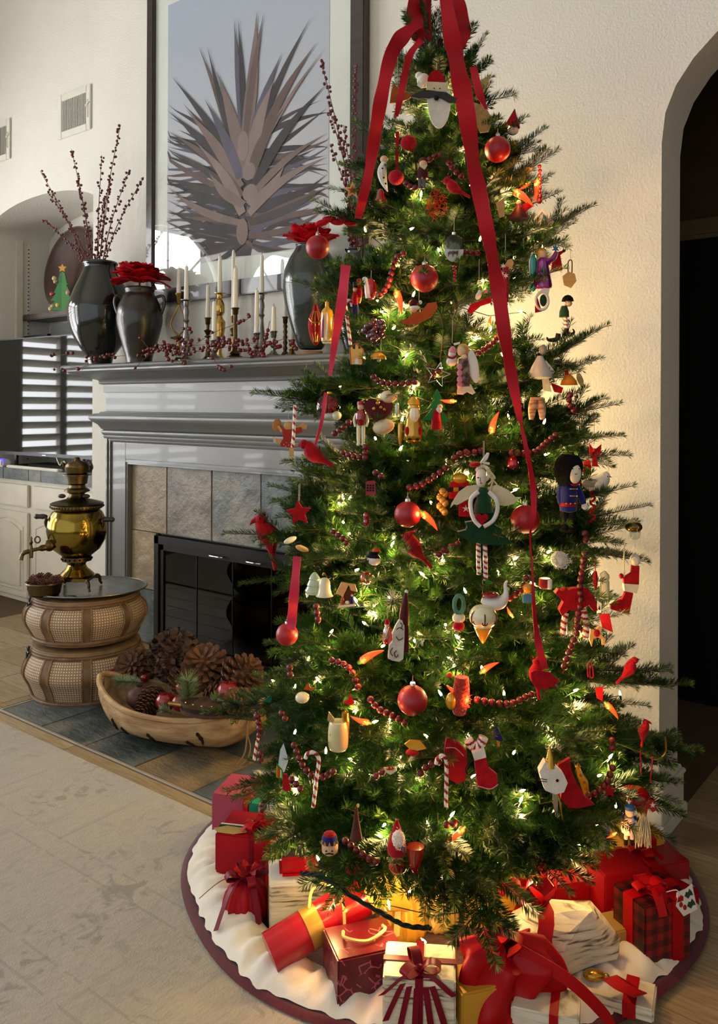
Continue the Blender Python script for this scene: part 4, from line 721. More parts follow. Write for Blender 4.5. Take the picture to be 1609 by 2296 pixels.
# ------------------------------------------------------------------ dough bowl and its contents
M_DOUGH = mat('old_carved_wood', '#c2a47c', .6, col2='#957550', nscale=4, stretch=(1.5, 8, 8), bump=.35, bscale=18, contrast=.02); M_CRACK = mat('bark_scar', '#2e2016', .9)
A_ = at_z(228, 1545, .16); B_ = at_z(600, 1600, .16); ax = (B_ - A_); LEN = ax.length; ax.normalize(); ctr = (A_ + B_) / 2; ang = math.atan2(ax.y, ax.x)
DB = Thing('dough_bowl', 'long carved wooden dough bowl full of pinecones and apples on the slate hearth', 'bowl', (ctr.x, ctr.y, .006), ang)
def hull(t, sgn, off=0.):
    """outline half-width and rim/keel heights along the bowl"""
    x = (t - .5) * LEN; e = abs(2 * t - 1); w = .185 * (1 - e ** 1.9) ** .72 + .022; rim = .145 + .075 * e ** 3; keel = .002 + .13 * max(0, (e - .55) / .45) ** 1.6; return x, max(w - off, .008), rim, keel + off
def hull_pt(s_, t, off=0):
    x, w, rim, keel = hull(t, 1, off); a = (s_ - .5) * PI; yy = w * math.sin(a); zz = rim - (rim - keel) * math.cos(a) ** .62; return Vector((x, yy, zz))
DB.lpart('hull', MB().grid(lambda a, t: hull_pt(a, t), 25, 33), M_DOUGH, angle=70); inner = MB().grid(lambda a, t: hull_pt(1 - a, .03 + .94 * t, .02) + Vector((0, 0, -.003)), 25, 33); DB.lpart('hollow', inner, M_DOUGH, angle=70)
m = MB(); rl = [hull_pt(0, k / 40) for k in range(41)]; rr = [hull_pt(1, 1 - k / 40) for k in range(41)]; m.tube([p + Vector((0, -.008 if p.y > 0 else .008, 0)) for p in rl + rr + rl[:1]], .0125, 8, False); DB.lpart('rim', m, M_DOUGH)
for k, (t, a, l) in enumerate(((.27, .12, .05), (.45, .10, .035), (.66, .14, .06), (.72, .05, .04), (.2, .08, .03))):
    p = hull_pt(a, t); q = hull_pt(a + .07, t + .02); r = hull_pt(a + .16, t + .01); o_ = Vector((0, -.002, 0)); DB.lpart('bark_scar', MB().tube(spline([p + o_, q + o_, r + o_], 4), [.004, .008, .006, .009, .005, .006, .004, .003, .001], 6), M_CRACK)
cp = hull_pt(.2, .93); DB.lpart('leather_cord', MB().tube(spline([cp + Vector((.01, -.01, .05)), cp + Vector((.02, -.03, -.01)), cp + Vector((.045, -.055, -.05)), cp + Vector((.04, -.08, -.095)), cp + Vector((.005, -.095, -.115)), cp + Vector((.03, -.07, -.06)), cp + Vector((.012, -.02, .03))], 5), .0035, 6), mat('leather_cord', '#8a6c48', .7))
def bowlp(u, v, back=0.): p = at_z(u, v, .16 + back); return p
def inbowl(u, v, y):   # a point inside the bowl at world depth plane y
    return at_y(u, v, y)
yb_ = ctr.y
PCS = [('tight', 805 / 2.2986, 1220, .115, (1.9, 0, .4), 'upright pinecone with its tip towards the rug', yb_ - .03, 353, 1536), ('open', 0, 0, .15, (.9, .5, 0), 'open pinecone at the basket end of the bowl', yb_ + .10, 318, 1490), ('open', 0, 0, .16, (.6, -.3, 1), 'wide open pinecone beside the pinecone ball', yb_ + .07, 465, 1497), ('open', 0, 0, .13, (1.5, .4, 2), 'open pinecone over the bellows, showing its underside', yb_ - .03, 463, 1555), ('open', 0, 0, .15, (.4, .6, 1), 'spread pinecone at the tree end of the bowl', yb_ + .06, 522, 1520), ('pale', 0, 0, .105, (1.2, .5, 0), 'pale closed pinecone touching the tree branches', yb_ - .02, 553, 1560), ('open', 0, 0, .13, (.4, .1, 1), 'dark pinecone under the pinecone ball', yb_ + .03, 415, 1530), ('tight', 0, 0, .11, (1.4, .2, 1), 'pinecone low at the back rim of the bowl', yb_ + .12, 500, 1530)]
for kind, _, _, size, rot, lab, y, u, v in PCS: p = inbowl(u, v, y); p = p - Vector((0, 0, size * .25)); p.z = max(p.z, .09); pinecone(lab, p, size * 1.15, rot, kind, 'pinecones in the dough bowl')
pb = inbowl(388, 1468, yb_ + .05); mb = MB(); rn = random.Random(8)
for k in range(420):
    d = Vector((rn.gauss(0, 1), rn.gauss(0, 1), rn.gauss(0, 1))).normalized(); r = .105; q = d.orthogonal().normalized(); q.rotate(Matrix.Rotation(rn.random() * 6.3, 3, d)); e = d.cross(q); c_ = d * r * rn.uniform(.8, .96); w = .013
    mb.add([c_ - q * w - e * w * .3, c_ + q * w - e * w * .3, c_ + d * .022 + q * w * .8 + e * w, c_ + d * .026 - q * w * .8 + e * w], [(0, 1, 2, 3), (3, 2, 1, 0)])
PB = Thing('pinecone_ball', 'dark round ball covered in pinecone petals, topmost in the dough bowl', 'decorative ball', pb); PB.lpart('core', MB().ell((0, 0, 0), .092, 16, 10), M_CONE); PB.lpart('cone_petals', mb, mat('ball_petals', '#2f231d', .6, col2='#54443a', nscale=50, rnd=.35))['kind'] = 'stuff'
M_APPLE = mat('red_lacquer_apple', '#8f0d18', .25, col2='#6c0912', nscale=10, coat=.4)
def apple(label, u, v, y, r):
    p = inbowl(u, v, y); t = Thing('apple', label, 'apple', p - Vector((0, 0, r)), group='red apples in the dough bowl'); t.lpart('fruit', MB().lathe([(.0, .12 * r), (.35 * r, .03 * r), (.75 * r, .3 * r), (1.0 * r, .95 * r), (.95 * r, 1.35 * r), (.65 * r, 1.75 * r), (.3 * r, 1.82 * r), (.05 * r, 1.68 * r)], 20, cap=False), M_APPLE, angle=80); t.lpart('stem', MB().tube([(0, 0, 1.65 * r), (.05 * r, 0, 2.05 * r)], .06 * r, 5), M_CRACK)
for lab, u, v, dy, r in (('red apple at the basket end of the dough bowl', 257, 1516, -.02, .037), ('red apple behind the pine sprig, half hidden', 313, 1508, .05, .03), ('small dark apple by the upright pinecone', 325, 1520, .02, .022), ('red apple low at the front rim of the bowl', 371, 1573, -.10, .042), ('red apple under the standing pine sprig', 404, 1575, -.09, .036), ('biggest red apple, next to the spread pinecone', 510, 1551, -.04, .046), ('small red apple peeping behind the pine sprig', 408, 1541, -.03, .028)): apple(lab, u, v, yb_ + dy, r)
p = inbowl(312, 1562, yb_ - .09); t = Thing('wooden_pomegranate', 'brown dried pomegranate at the front rim of the bowl', 'pomegranate', p - Vector((0, 0, .05))); t.lpart('fruit', MB().lathe([(0, 0), (.03, .003), (.055, .03), (.058, .05), (.045, .078), (.02, .09), (.012, .096)], 20, cap=False), mat('dried_pomegranate', '#4a302a', .5, col2='#5e3f35', nscale=12)); t.lpart('crown', MB().lathe([(.011, .092), (.014, .104), (.008, .104)], 10), M_CRACK)
M_SPRIG = mat('pine_sprig_needle', '#5d7148', .6, col2='#8c9a72', nscale=30, rnd=.25)
def sprig(label, u0, v0, u1, v1, y0, y1, n, ln):
    a = inbowl(u0, v0, y0); b = inbowl(u1, v1, y1) + Vector((0, 0, .015)); n = int(n * 1.6); ln *= 1.35; t = Thing('pine_sprig', label, 'pine sprig', a, group='pine sprigs in the dough bowl'); t.part('stem', MB().tube([a, b], .003, 5), M_TWIG); mb = MB(); rn = random.Random(u0); ax_ = (b - a).normalized()
    for k in range(n):
        f = k / n; p = a.lerp(b, .1 + .9 * f); d = Vector((rn.gauss(0, 1), rn.gauss(0, 1), rn.gauss(0, 1))); d = (d - ax_ * d.dot(ax_)).normalized() + ax_ * rn.uniform(.5, 1.1); d.normalize(); q = d.orthogonal()* .0016 if False else d.orthogonal().normalized() * .0016; e = p + d * ln * rn.uniform(.7, 1.1); mb.add([p - q, p + q, e], [(0, 1, 2)])
    t.part('needles', mb, M_SPRIG)['kind'] = 'stuff'
sprig('pine sprig lying at the basket end of the bowl', 320, 1530, 262, 1535, yb_ - .07, yb_ - .09, 170, .04); sprig('pine sprig standing upright in the middle of the bowl', 425, 1595, 420, 1535, yb_ - .10, yb_ - .12, 260, .055); sprig('small pine sprig on the front rim below an apple', 385, 1600, 362, 1598, yb_ - .13, yb_ - .16, 90, .03); sprig('small pine sprig by the bellows', 470, 1590, 488, 1572, yb_ - .11, yb_ - .12, 110, .035)
# bellows
M_BEL = mat('bellows_wood', '#4e392a', .45, col2='#3b2a1e', nscale=8, stretch=(6, 1, 1)); bl = inbowl(478, 1598, yb_ - .13); BL = Thing('fire_bellows', 'dark wooden fire bellows with brass studs lying on the dough bowl rim', 'bellows', bl, ang + .05); o_ = [(-.15, 0), (-.12, .035), (-.07, .055), (-.01, .06), (.04, .045), (.075, .02), (.2, .014), (.205, 0), (.2, -.014), (.075, -.02), (.04, -.045), (-.01, -.06), (-.07, -.055), (-.12, -.035)]
for k, (z0, tilt) in enumerate(((0, .0), (.035, .06))): m = MB(); m.T = Matrix.Translation((0, 0, z0)) @ Matrix.Rotation(-tilt, 4, 'Y') @ Matrix.Rotation(-PI / 2, 4, 'X') ; m.prism(o_, -.007, .007); BL.lpart('paddle', m, M_BEL)
m = MB(); m.T = Matrix.Translation((0, 0, .017)) @ Matrix.Rotation(-PI / 2, 4, 'X'); m.prism([(x * .95, z * .92) for x, z in o_ if x < .07], -.02, .02); BL.lpart('leather', m, mat('bellows_leather', '#2a1d15', .6, bump=.3)); BL.lpart('nozzle', MB().tube([(-.14, 0, .015), (-.2, 0, .015)], .009, 8), M_BRASS)
for x, y in ((-.1, -.042), (-.06, -.055), (-.02, -.058), (.02, -.05)): BL.lpart('stud', MB().ell((x, y, .043), .004, 8, 5), M_BRASS2)
# ------------------------------------------------------------------ the christmas tree
TA = Vector((-1.425, 2.236, 0)); TOP = 2.84
def r_tip(z): return .80 * max(0, 1 - z / 2.87) ** .74
M_NEED = mat('fir_needle', '#123410', .42, col2='#2c4f19', nscale=3.2, contrast=.02, rnd=.35)
M_TIPN = mat('young_fir_needle', '#4b6a24', .45, col2='#6d8636', nscale=4, rnd=.3)
M_BARK = mat('fir_bark', '#4b3826', .85, col2='#2f2318', nscale=20, bump=.4)
def translucent(m, amt=.25):
    N, L, B = nodes(m); t = N.new('ShaderNodeBsdfTranslucent'); mx = N.new('ShaderNodeMixShader'); mx.inputs[0].default_value = amt; L.new(B.inputs['Base Color'].links[0].from_socket, t.inputs[0]); L.new(B.outputs[0], mx.inputs[1]); L.new(t.outputs[0], mx.inputs[2]); L.new(mx.outputs[0], N['Material Output'].inputs[0])
translucent(M_NEED); translucent(M_TIPN)
def spray(L, seed):
    """one fir branch along +X, length L: stems and needles as two meshes"""
    rn = random.Random(seed); axes = []
    def axis(p, d, l, r, lvl):
        n = max(3, int(l / .03)); pts = [p]; v = d.normalized(); cv = Vector((0, rn.uniform(-.22, .22), rn.uniform(-.15, .22))) / n
        for i in range(n): v = (v + cv + Vector((rn.uniform(-.012, .012), rn.uniform(-.012, .012), rn.uniform(-.012, .012)))).normalized(); pts.append(pts[-1] + v * (l / n))
        axes.append((pts, l, lvl)); st.tube(pts, [max(.0009, r * (1 - .85 * i / n)) for i in range(n + 1)], 5 if lvl else 6, False)
        return pts
    st = MB(); main = axis(Vector((0, 0, 0)), Vector((1, 0, 0)), L, .0026 + .0034 * L, 0)
    x = .2 * L + .02; tipfree = rn.uniform(.09, .13)
    while x < L - min(tipfree, .35 * L):
        i = min(int(x / L * (len(main) - 1)), len(main) - 2); p = main[i]; d = (main[i + 1] - main[i]).normalized(); rem = L - x
        for sg, vz in ((-1, 0), (1, 0), (rn.choice((-1, 1)), rn.choice((-.8, .8, 1.0)))):
            if rn.random() < (.08 if vz == 0 else .4): continue
            l = min(.24, .05 + .55 * rem) * rn.uniform(.75, 1.15) * (.75 if vz else 1); a = math.radians(rn.uniform(36, 52)); dd = Vector((d.x * math.cos(a), sg * math.sin(a) * (.45 if vz else 1), d.z + rn.uniform(-.14, .10) + vz * .7))
            sp_ = axis(p, dd, l, .0024, 1)
            if l > .13:
                q = rn.uniform(.35, .5)
                for s2 in (-1, 1):
                    if rn.random() < .25: continue
                    j = int(q * (len(sp_) - 1)); e = (sp_[j + 1] - sp_[j]).normalized(); b = math.radians(rn.uniform(38, 50)) * s2; axis(sp_[j], Vector((e.x * math.cos(b) - e.y * math.sin(b), e.x * math.sin(b) + e.y * math.cos(b), e.z + rn.uniform(-.15, .15))), l * (1 - q) * rn.uniform(.7, .95), .0016, 2)
        x += rn.uniform(.065, .09)
    nd = MB()
    for pts, l, lvl in axes:
        n = int(l / .00062) if lvl else int(l / .00062)
        for k in range(n):
            f = (k + rn.random()) / n
            if lvl == 0 and f < .15: continue
            i = min(int(f * (len(pts) - 1)), len(pts) - 2); p = pts[i].lerp(pts[i + 1], f * (len(pts) - 1) - i); t = (pts[i + 1] - pts[i]).normalized(); sd = t.cross(UP).normalized(); up = sd.cross(t)
            a = rn.choice((rn.gauss(.25, .35), PI - rn.gauss(.25, .35), rn.uniform(.3, PI - .3), rn.uniform(-.5, PI + .5))); side = sd * math.cos(a) + up * math.sin(a); d = (side * rn.uniform(.75, 1) + t * rn.uniform(.55, 1.0)).normalized(); ln = rn.uniform(.026, .035) * (1 - .25 * (f > .93))
            w = d.cross(up if abs(d.dot(up)) < .9 else sd).normalized() * .00135; nd.cur = 1 if f > .92 and rn.random() < .5 else 0
            nd.add([p - w * .4, p + d * ln * .55 - w, p + d * ln, p + d * ln * .55 + w], [(0, 1, 2, 3)])
        # a tuft closing the tip
        p = pts[-1]; t = (pts[-1] - pts[-2]).normalized(); nd.cur = 1 if rn.random() < .5 else 0
        for k in range(10):
            d = (t + Vector((rn.gauss(0, .4), rn.gauss(0, .4), rn.gauss(0, .4)))).normalized(); w = d.orthogonal().normalized() * .001; nd.add([p - w * .4, p + d * .011 - w, p + d * .021, p + d * .011 + w], [(0, 1, 2, 3)])
    return L, st.mesh('branch', M_BARK, 60), nd.mesh('needles', [M_NEED, M_TIPN], 180)
SPR = {L: [spray(L, int(L * 1000) + k) for k in range(3)] for L in (.12, .2, .3, .42, .55, .68, .82)}
TREE = Thing('christmas_tree', 'tall bushy fir christmas tree with dense green branches standing on the white-bordered skirt', 'christmas tree', TA)
TREE.lpart('trunk', MB().tube([(0, 0, .02), (.005, 0, .7), (-.004, .004, 1.5), (.002, 0, 2.3), (0, 0, 2.62)], [.055, .048, .034, .018, .008], 10), M_BARK)
TREE.lpart('tree_stand', MB().lathe([(.0, .015), (.17, .015), (.18, .03), (.15, .06), (.09, .12), (.075, .2), (.065, .2), (.06, .06)], 24), mat('green_stand', '#1f3a24', .4, .3))
rnT = random.Random(77); NBR = 0
ORN = []     # (world position, radius m) of every ornament that must stay in view
def clear(a, b, wid):
    """does the outer part of a branch a->b stand before an ornament?"""
    for f in (.55, .7, .85, 1.0, 1.06):
        p = a.lerp(b, f); u, v = proj(p); d = depth(p); w_ = wid * (1.15 - f) + .02
        for q, r in ORN:
            dq = depth(q)
            if d < dq - .01:
                uq, vq = proj(q); k = FPX / d
                if abs(u - uq) < r * FPX / dq + w_ * k * .8 and abs(v - vq) < r * FPX / dq + w_ * k * .45: return False
    return True
def branch(z0, tip, roll=0., keep=False):
    """a branch from the trunk at height z0 to the point tip"""
    global NBR
    a = TA + Vector((0, 0, z0)); b = Vector(tip); d = b - a
    if b.y > YA - .06 and d.y > 0: d = d * ((YA - .06 - a.y) / d.y); b = a + d
    if not keep:
        k = 0
        while not clear(a, b, .10) and k < 5: d = d * .86; b = a + d; k += 1
        if d.length < .1: return
    L = d.length
    if L < .09 or NBR >= 298: return
    q = min(SPR, key=lambda s_: abs(math.log(s_ / L))); S = rnT.choice(SPR[q]); f = L / q
    yaw = math.atan2(d.y, d.x); pit = math.atan2(d.z, math.hypot(d.x, d.y)); R = Matrix.Rotation(yaw, 3, 'Z') @ Matrix.Rotation(-pit, 3, 'Y') @ Matrix.Rotation(roll, 3, 'X')
    o = TREE.copypart('branch', S[1], a, R.to_euler(), scale=(f, min(f, 1.12), min(f, 1.12))); n = TREE.copypart('needles', S[2], (0, 0, 0), parent=o); n['kind'] = 'stuff'; NBR += 1
def surf(u, v, off=0., k=.93):
    """the point of the tree's outer surface seen at a pixel (or the nearest pass of that ray to it)"""
    d = ray(u, v); best = None; t = 1.0
    while t < 3.6:
        p = C0 + d * t; g = math.hypot(p.x - TA.x, p.y - TA.y) - (r_tip(min(max(p.z, .05), 2.85)) * k + off)
        if p.z > .02:
            if best is None or g < best[0]: best = (g, p)
            if g <= 0: return p
        t += .004
    return best[1]
def build_branches(hooks):
    for p in hooks:      # branches that carry an ornament end just above it
        rr = Vector((p.x - TA.x, p.y - TA.y, 0)); out = rr.normalized(); z0 = max(.15, p.z + .03 - .12 * rr.length + rnT.uniform(-.02, .03)); branch(z0, p + out * .004 + Vector((0, 0, .05)), rnT.uniform(-.2, .2), keep=True)
    for u, v, z0, zd in [(690, 466, 1.93, 0), (570, 893, 1.42, -.1), (508, 1190, 1.02, -.05), (1337, 492, 1.85, .05), (1300, 525, 1.80, .0), (1370, 762, 1.44, 0), (1357, 805, 1.42, .1), (1412, 1032, 1.30, 0), (1388, 940, 1.38, 0), (1400, 975, 1.33, .1), (1455, 1128, 1.00, 0), (1430, 1165, .98, .1), (1445, 1225, 1.0, .1), (1500, 1500, .62, -.1), (1545, 1590, .66, 0), (1567, 1700, .45, .05), (1598, 1795, .36, .1), (1100, 92, 2.40, 0), (882, 98, 2.42, 0), (1232, 300, 2.10, .05), (1190, 268, 2.2, 0), (1255, 372, 2.05, 0), (1245, 400, 2.0, .05), (1262, 440, 1.98, .1), (750, 370, 2.08, .05), (790, 290, 2.16, 0),
            (690, 590, 1.78, .0), (660, 640, 1.7, .05), (622, 860, 1.5, .05), (600, 1130, 1.15, 0), (640, 1080, 1.15, 0), (600, 1500, .68, 0), (540, 1600, .55, 0), (525, 1780, .42, .0), (565, 1860, .4, .1), (1400, 1905, .36, .1), (1450, 1760, .42, .1)]:
        p = at_Z(u, v, depth(TA) + zd)
        if v > 1900: p = surf(u, v, .10, 1.0); p.z = max(p.z, .10)
        branch(z0, p, rnT.uniform(-.3, .3), keep=True)
    for u, v, Z in ((1030, 2218, 1.86), (1000, 2105, 1.88), (1078, 2065, 1.88), (1245, 2062, 1.88), (1185, 2015, 1.92), (1320, 1965, 1.95), (705, 2055, 1.96), (770, 2078, 1.97), (640, 1965, 2.05), (610, 1940, 2.15), (860, 2000, 1.97), (1110, 2000, 1.92), (930, 2010, 1.92), (1395, 1935, 2.05), (730, 2010, 2.0), (1040, 2120, 1.87), (1140, 1950, 1.97), (815, 1970, 2.0), (1420, 1885, 2.15), (1270, 1990, 1.92)):
        branch(.50 + rnT.uniform(-.06, .06), at_Z(u, v, Z), rnT.uniform(-.3, .3), keep=True)   # low boughs drooping over the presents
    left = 297 - NBR; zs = []
    # whorls of ever longer branches down the trunk
    z = 2.62; lst = []
    while z > .24:
        n = int(5 + 7 * r_tip(z) / .75); ph = rnT.random() * 6.28
        for k in range(n): lst.append((z + rnT.uniform(-.03, .03), ph + 2 * PI * k / n + rnT.uniform(-.15, .15)))
        z -= .075 if z > 1 else .085
    def front(a): return Vector((math.cos(a), math.sin(a), 0)).dot(-FW)
    lst = [x for x in lst if front(x[1]) > -.55]; rnT.shuffle(lst); lst.sort(key=lambda x: front(x[1]) < -.1)
    for z, a in lst[:max(left, 0)]:
        zt_ = z + rnT.uniform(-.10, .08) + (.10 if z > 1.6 else 0) - (.08 if z < .6 else 0); zt_ -= .13 * max(0, min(1, (1.9 - z))); r = r_tip(max(zt_, .05)) * rnT.uniform(.80, 1.04); zt_ = max(zt_, .31); branch(z, TA + Vector((r * math.cos(a), r * math.sin(a), zt_)), rnT.uniform(-.35, .35))
    branch(2.40, TA + Vector((0, 0, 2.82)), 0, keep=True); branch(2.3, TA + Vector((.02, 0, 2.68)), 1.5, keep=True)
# ------------------------------------------------------------------ string lights
def emis(name, col, st):
    m = bpy.data.materials.new(name); m.use_nodes = True; N, L, B = nodes(m); B.inputs['Base Color'].default_value = C(col); B.inputs['Emission Color'].default_value = C(col); lw = N.new('ShaderNodeLayerWeight'); mr = N.new('ShaderNodeMapRange'); mr.inputs[3].default_value = st; mr.inputs[4].default_value = st * .5; L.new(lw.outputs['Facing'], mr.inputs[0]); L.new(mr.outputs[0], B.inputs['Emission Strength'])
    try: m.cycles.emission_sampling = 'NONE'
    except Exception: pass
    return m
M_BULB = emis('lit_warm_bulb', '#ffd98a', 30); M_SOCK = mat('green_socket', '#12301a', .5)
BULB = MB().lathe([(.0015, -.002), (.0038, 0), (.0046, .007), (.0042, .014), (.002, .020), (.0002, .024)], 9).mesh('bulb', M_BULB); SOCK = MB().lathe([(.003, -.018), (.0042, -.014), (.0045, 0), (.003, .001)], 8).mesh('socket', M_SOCK)
BULBS = [(1020, 205), (1020, 258), (743, 1980), (1140, 292), (943, 440), (918, 515), (1045, 350), (1165, 450), (1135, 455), (820, 520), (1080, 632), (1018, 685), (925, 615), (890, 660), (905, 690), (850, 675), (860, 700), (880, 738), (915, 775), (925, 665), (1065, 760), (1045, 775), (907, 800), (848, 830), (925, 872), (820, 805), (1100, 740), (897, 1018), (895, 1010), (912, 1033), (900, 945), (842, 985), (770, 1120), (782, 1122), (760, 1130), (770, 1172), (783, 1200), (880, 1208), (877, 1225), (968, 1130), (990, 1250), (1218, 950), (1262, 1003), (1165, 945), (1140, 940), (1220, 1020), (1225, 1240), (1240, 1265), (1198, 1310), (1045, 1330), (825, 1310), (795, 1280), (838, 1358), (820, 1400), (928, 1442), (855, 1450), (998, 1400), (1015, 1480), (1013, 1495), (1100, 1405), (1030, 1432), (1205, 1570), (1210, 1460), (1130, 1560), (1300, 1410), (614, 1528), (715, 1525), (660, 1545), (795, 1575), (835, 1620), (870, 1620), (730, 1690), (790, 1705), (660, 1645), (660, 1750), (1165, 1775), (1165, 1798), (1055, 1745), (1230, 1640), (1340, 1740), (1365, 1700), (1390, 1560), (1100, 1600), (990, 1560), (1050, 1650), (960, 1655), (1300, 1895), (1035, 1955), (990, 1965), (917, 2000), (872, 2030), (715, 1930), (668, 1860), (1075, 2040), (1100, 1840), (1115, 1935), (955, 2115), (1255, 1745), (1285, 1550), (1150, 1690), (940, 1740), (1380, 1810), (1040, 1065), (1000, 1045), (800, 1350), (690, 1340), (1150, 1255), (1120, 1290), (950, 1290), (1170, 1380), (880, 1345), (1270, 1340), (1320, 1290), (1150, 905), (980, 830), (1130, 800), (1170, 700), (1210, 790), (1215, 560), (1075, 540), (985, 565), (1150, 580), (955, 330), (1060, 420), (890, 590), (760, 870), (850, 905), (1090, 1065), (1150, 1100), (1080, 1500), (740, 1420), (690, 1480), (900, 1700), (840, 1740), (1010, 1830), (1240, 1830), (860, 1850), (800, 1900), (1180, 1950), (1340, 1850), (960, 1850)]
STR = Thing('string_lights', 'string of warm white fairy lights wound through the whole tree', 'string lights', TA); rl = random.Random(31); bp_ = []
for i, (u, v) in enumerate(BULBS):
    p = surf(u, v, -.05 - rl.random() * .05, .93); p.z = max(p.z, .06); bp_.append(p)
for k in range(60):   # deeper ones that only glow through the needles
    z = rl.uniform(.2, 2.4); a = rl.uniform(0, 6.28); r = r_tip(z) * rl.uniform(.4, .7); p = TA + Vector((r * math.cos(a), r * math.sin(a), z)); bp_.append(p)
for i, p in enumerate(bp_):
    e = (rl.uniform(-1.2, 1.2), rl.uniform(-1.2, 1.2), rl.random() * 6); b = STR.copypart('bulb', BULB, p, e, scale=.72); STR.copypart('socket', SOCK, (0, 0, 0), parent=b)
    if i % 2 == 0 or i >= len(BULBS):
        l = bpy.data.lights.new('bulb_light', 'POINT'); l.energy = 1.15; l.color = (1, .66, .24); l.shadow_soft_size = .012; lo = bpy.data.objects.new('bulb_light', l); COL.objects.link(lo); lo.parent = STR.o; lo.location = STR.I @ (p + Vector((0, 0, -.012)))
M_CORD = mat('green_light_cord', '#0d2414', .5)
sp_ = sorted(bp_, key=lambda p: p.z); m = MB()
for i in range(0, len(sp_) - 1):
    a, b = sp_[i], sp_[i + 1]
    if (a - b).length < .28: m.tube([a, (a + b) / 2 + Vector((0, 0, -.02)), b], .0013, 4, False)
STR.part('cord', m, M_CORD)['kind'] = 'stuff'
m = MB(); cp = [surf(u, v, .03, 1.0) for u, v in ((675, 1958), (720, 1965), (790, 2010), (860, 2050), (910, 2075), (965, 2080))]; P = spline(cp, 8)
for ph in (0, 2.1, 4.2): m.tube([p + Vector((.004 * math.cos(i * .7 + ph), 0, .004 * math.sin(i * .7 + ph))) for i, p in enumerate(P)], .0028, 5)
STR.part('twisted_lead', m, M_CORD)
# ------------------------------------------------------------------ ornaments hung on the tree
CROP = {'A': (700, 0, 2.6817), 'B': (600, 500, 3.218), 'C': (1000, 450, 3.218), 'D': (600, 900, 3.5756), 'E': (1000, 900, 3.218), 'F': (550, 1300, 3.218), 'G': (1000, 1300, 2.642), 'H': (400, 1750, 2.6817), 'I': (900, 1750, 2.2694), 'J': (0, 1000, 2.2986)}
FELT_R = mat('red_felt', '#b00718', .9, col2='#8c0512', nscale=60, sheen=.1, bump=.3, bscale=300)
GLASS_R = mat('red_satin_glass', '#b40316', .46, 0, col2='#8d0713', nscale=4, coat=.12)
GLOSS_R = mat('red_gloss', '#a80b12', .12, col2='#7d060d', coat=1); SILV = mat('silver_cap', '#d5d2c8', .25, 1); GOLD = mat('gold_glass', '#c99a2a', .2, .7, col2='#a67818', nscale=30, coat=.5)
WHT = mat('white_felt', '#e4ded0', .9, col2='#d3cbb9', nscale=40, sheen=.3, bump=.25, bscale=200); CRM = mat('cream_cloth', '#d9cba8', .85, col2='#c8b78f', nscale=30, bump=.2, bscale=150); GRNF = mat('green_felt', '#0f3d1c', .9, col2='#0a2f15', nscale=60, sheen=.3, bump=.3, bscale=250)
BLKF = mat('black_fur', '#050404', .95, col2='#0a0808', nscale=60, bump=.8, bscale=160); BLUF = mat('navy_felt', '#131c6a', .9, col2='#0e1554', nscale=60, sheen=.3); WOODL = mat('pale_painted_wood', '#d9ab6c', .5, col2='#c69657', nscale=10, stretch=(1, 1, 5)); SKIN = mat('painted_skin', '#e3b68f', .6); SKINW = mat('muslin_face', '#e2d5bd', .8)
MAROON = mat('maroon_wood', '#4e0e14', .5, col2='#3b090e', nscale=20); BROWN = mat('brown_paint', '#5a3520', .6); DARKG = mat('dark_grey_paint', '#3c3a38', .55, col2='#2d2b2a'); BLACK = mat('black_paint', '#0d0c0c', .5); HAIR = mat('blond_hair', '#c9ab6c', .7, col2='#a98b4d', nscale=40); TEAL = mat('teal_glass', '#0f8f78', .15, .4, coat=1); PURP = mat('magenta_glass', '#9a1f86', .15, .4, col2='#6f1570', nscale=12, coat=1); ORNG = mat('orange_paint', '#c2551c', .5, col2='#a8400f', nscale=14); YELL = mat('yellow_glass', '#e0a81e', .2, .2, col2='#c9860f', nscale=20, coat=.6)
PINK = mat('pink_cloth', '#d98a94', .8); BLUP = mat('blue_paint', '#2b6a9a', .5); GREY = mat('grey_cloth', '#6f6e68', .9); COPPER = mat('copper_leaf', '#9a5420', .35, .8, col2='#7b3f16', nscale=20); PALEG = mat('pale_gold_glitter', '#bfae74', .5, .4, col2='#a8965c', nscale=90, bump=.6, bscale=300); GREENP = mat('green_paint', '#1f7a2c', .5); PALEGRN = mat('celadon_porcelain', '#c3d3b4', .25, col2='#b2c4a1', coat=.5); PORC = mat('cream_porcelain', '#e3dcb8', .25, col2='#d8cfa6', coat=.5)
THREAD = mat('hanging_thread', '#c9bfa4', .8); SPAT = mat('brown_print_cloth', '#4b3330', .85, col2='#8a7364', nscale=70, contrast=.12); STRI = 'x'
def surf_s(crop, x, y, off): k = CROP[crop]; return surf(k[0] + x / k[2], k[1] + y / k[2], off)
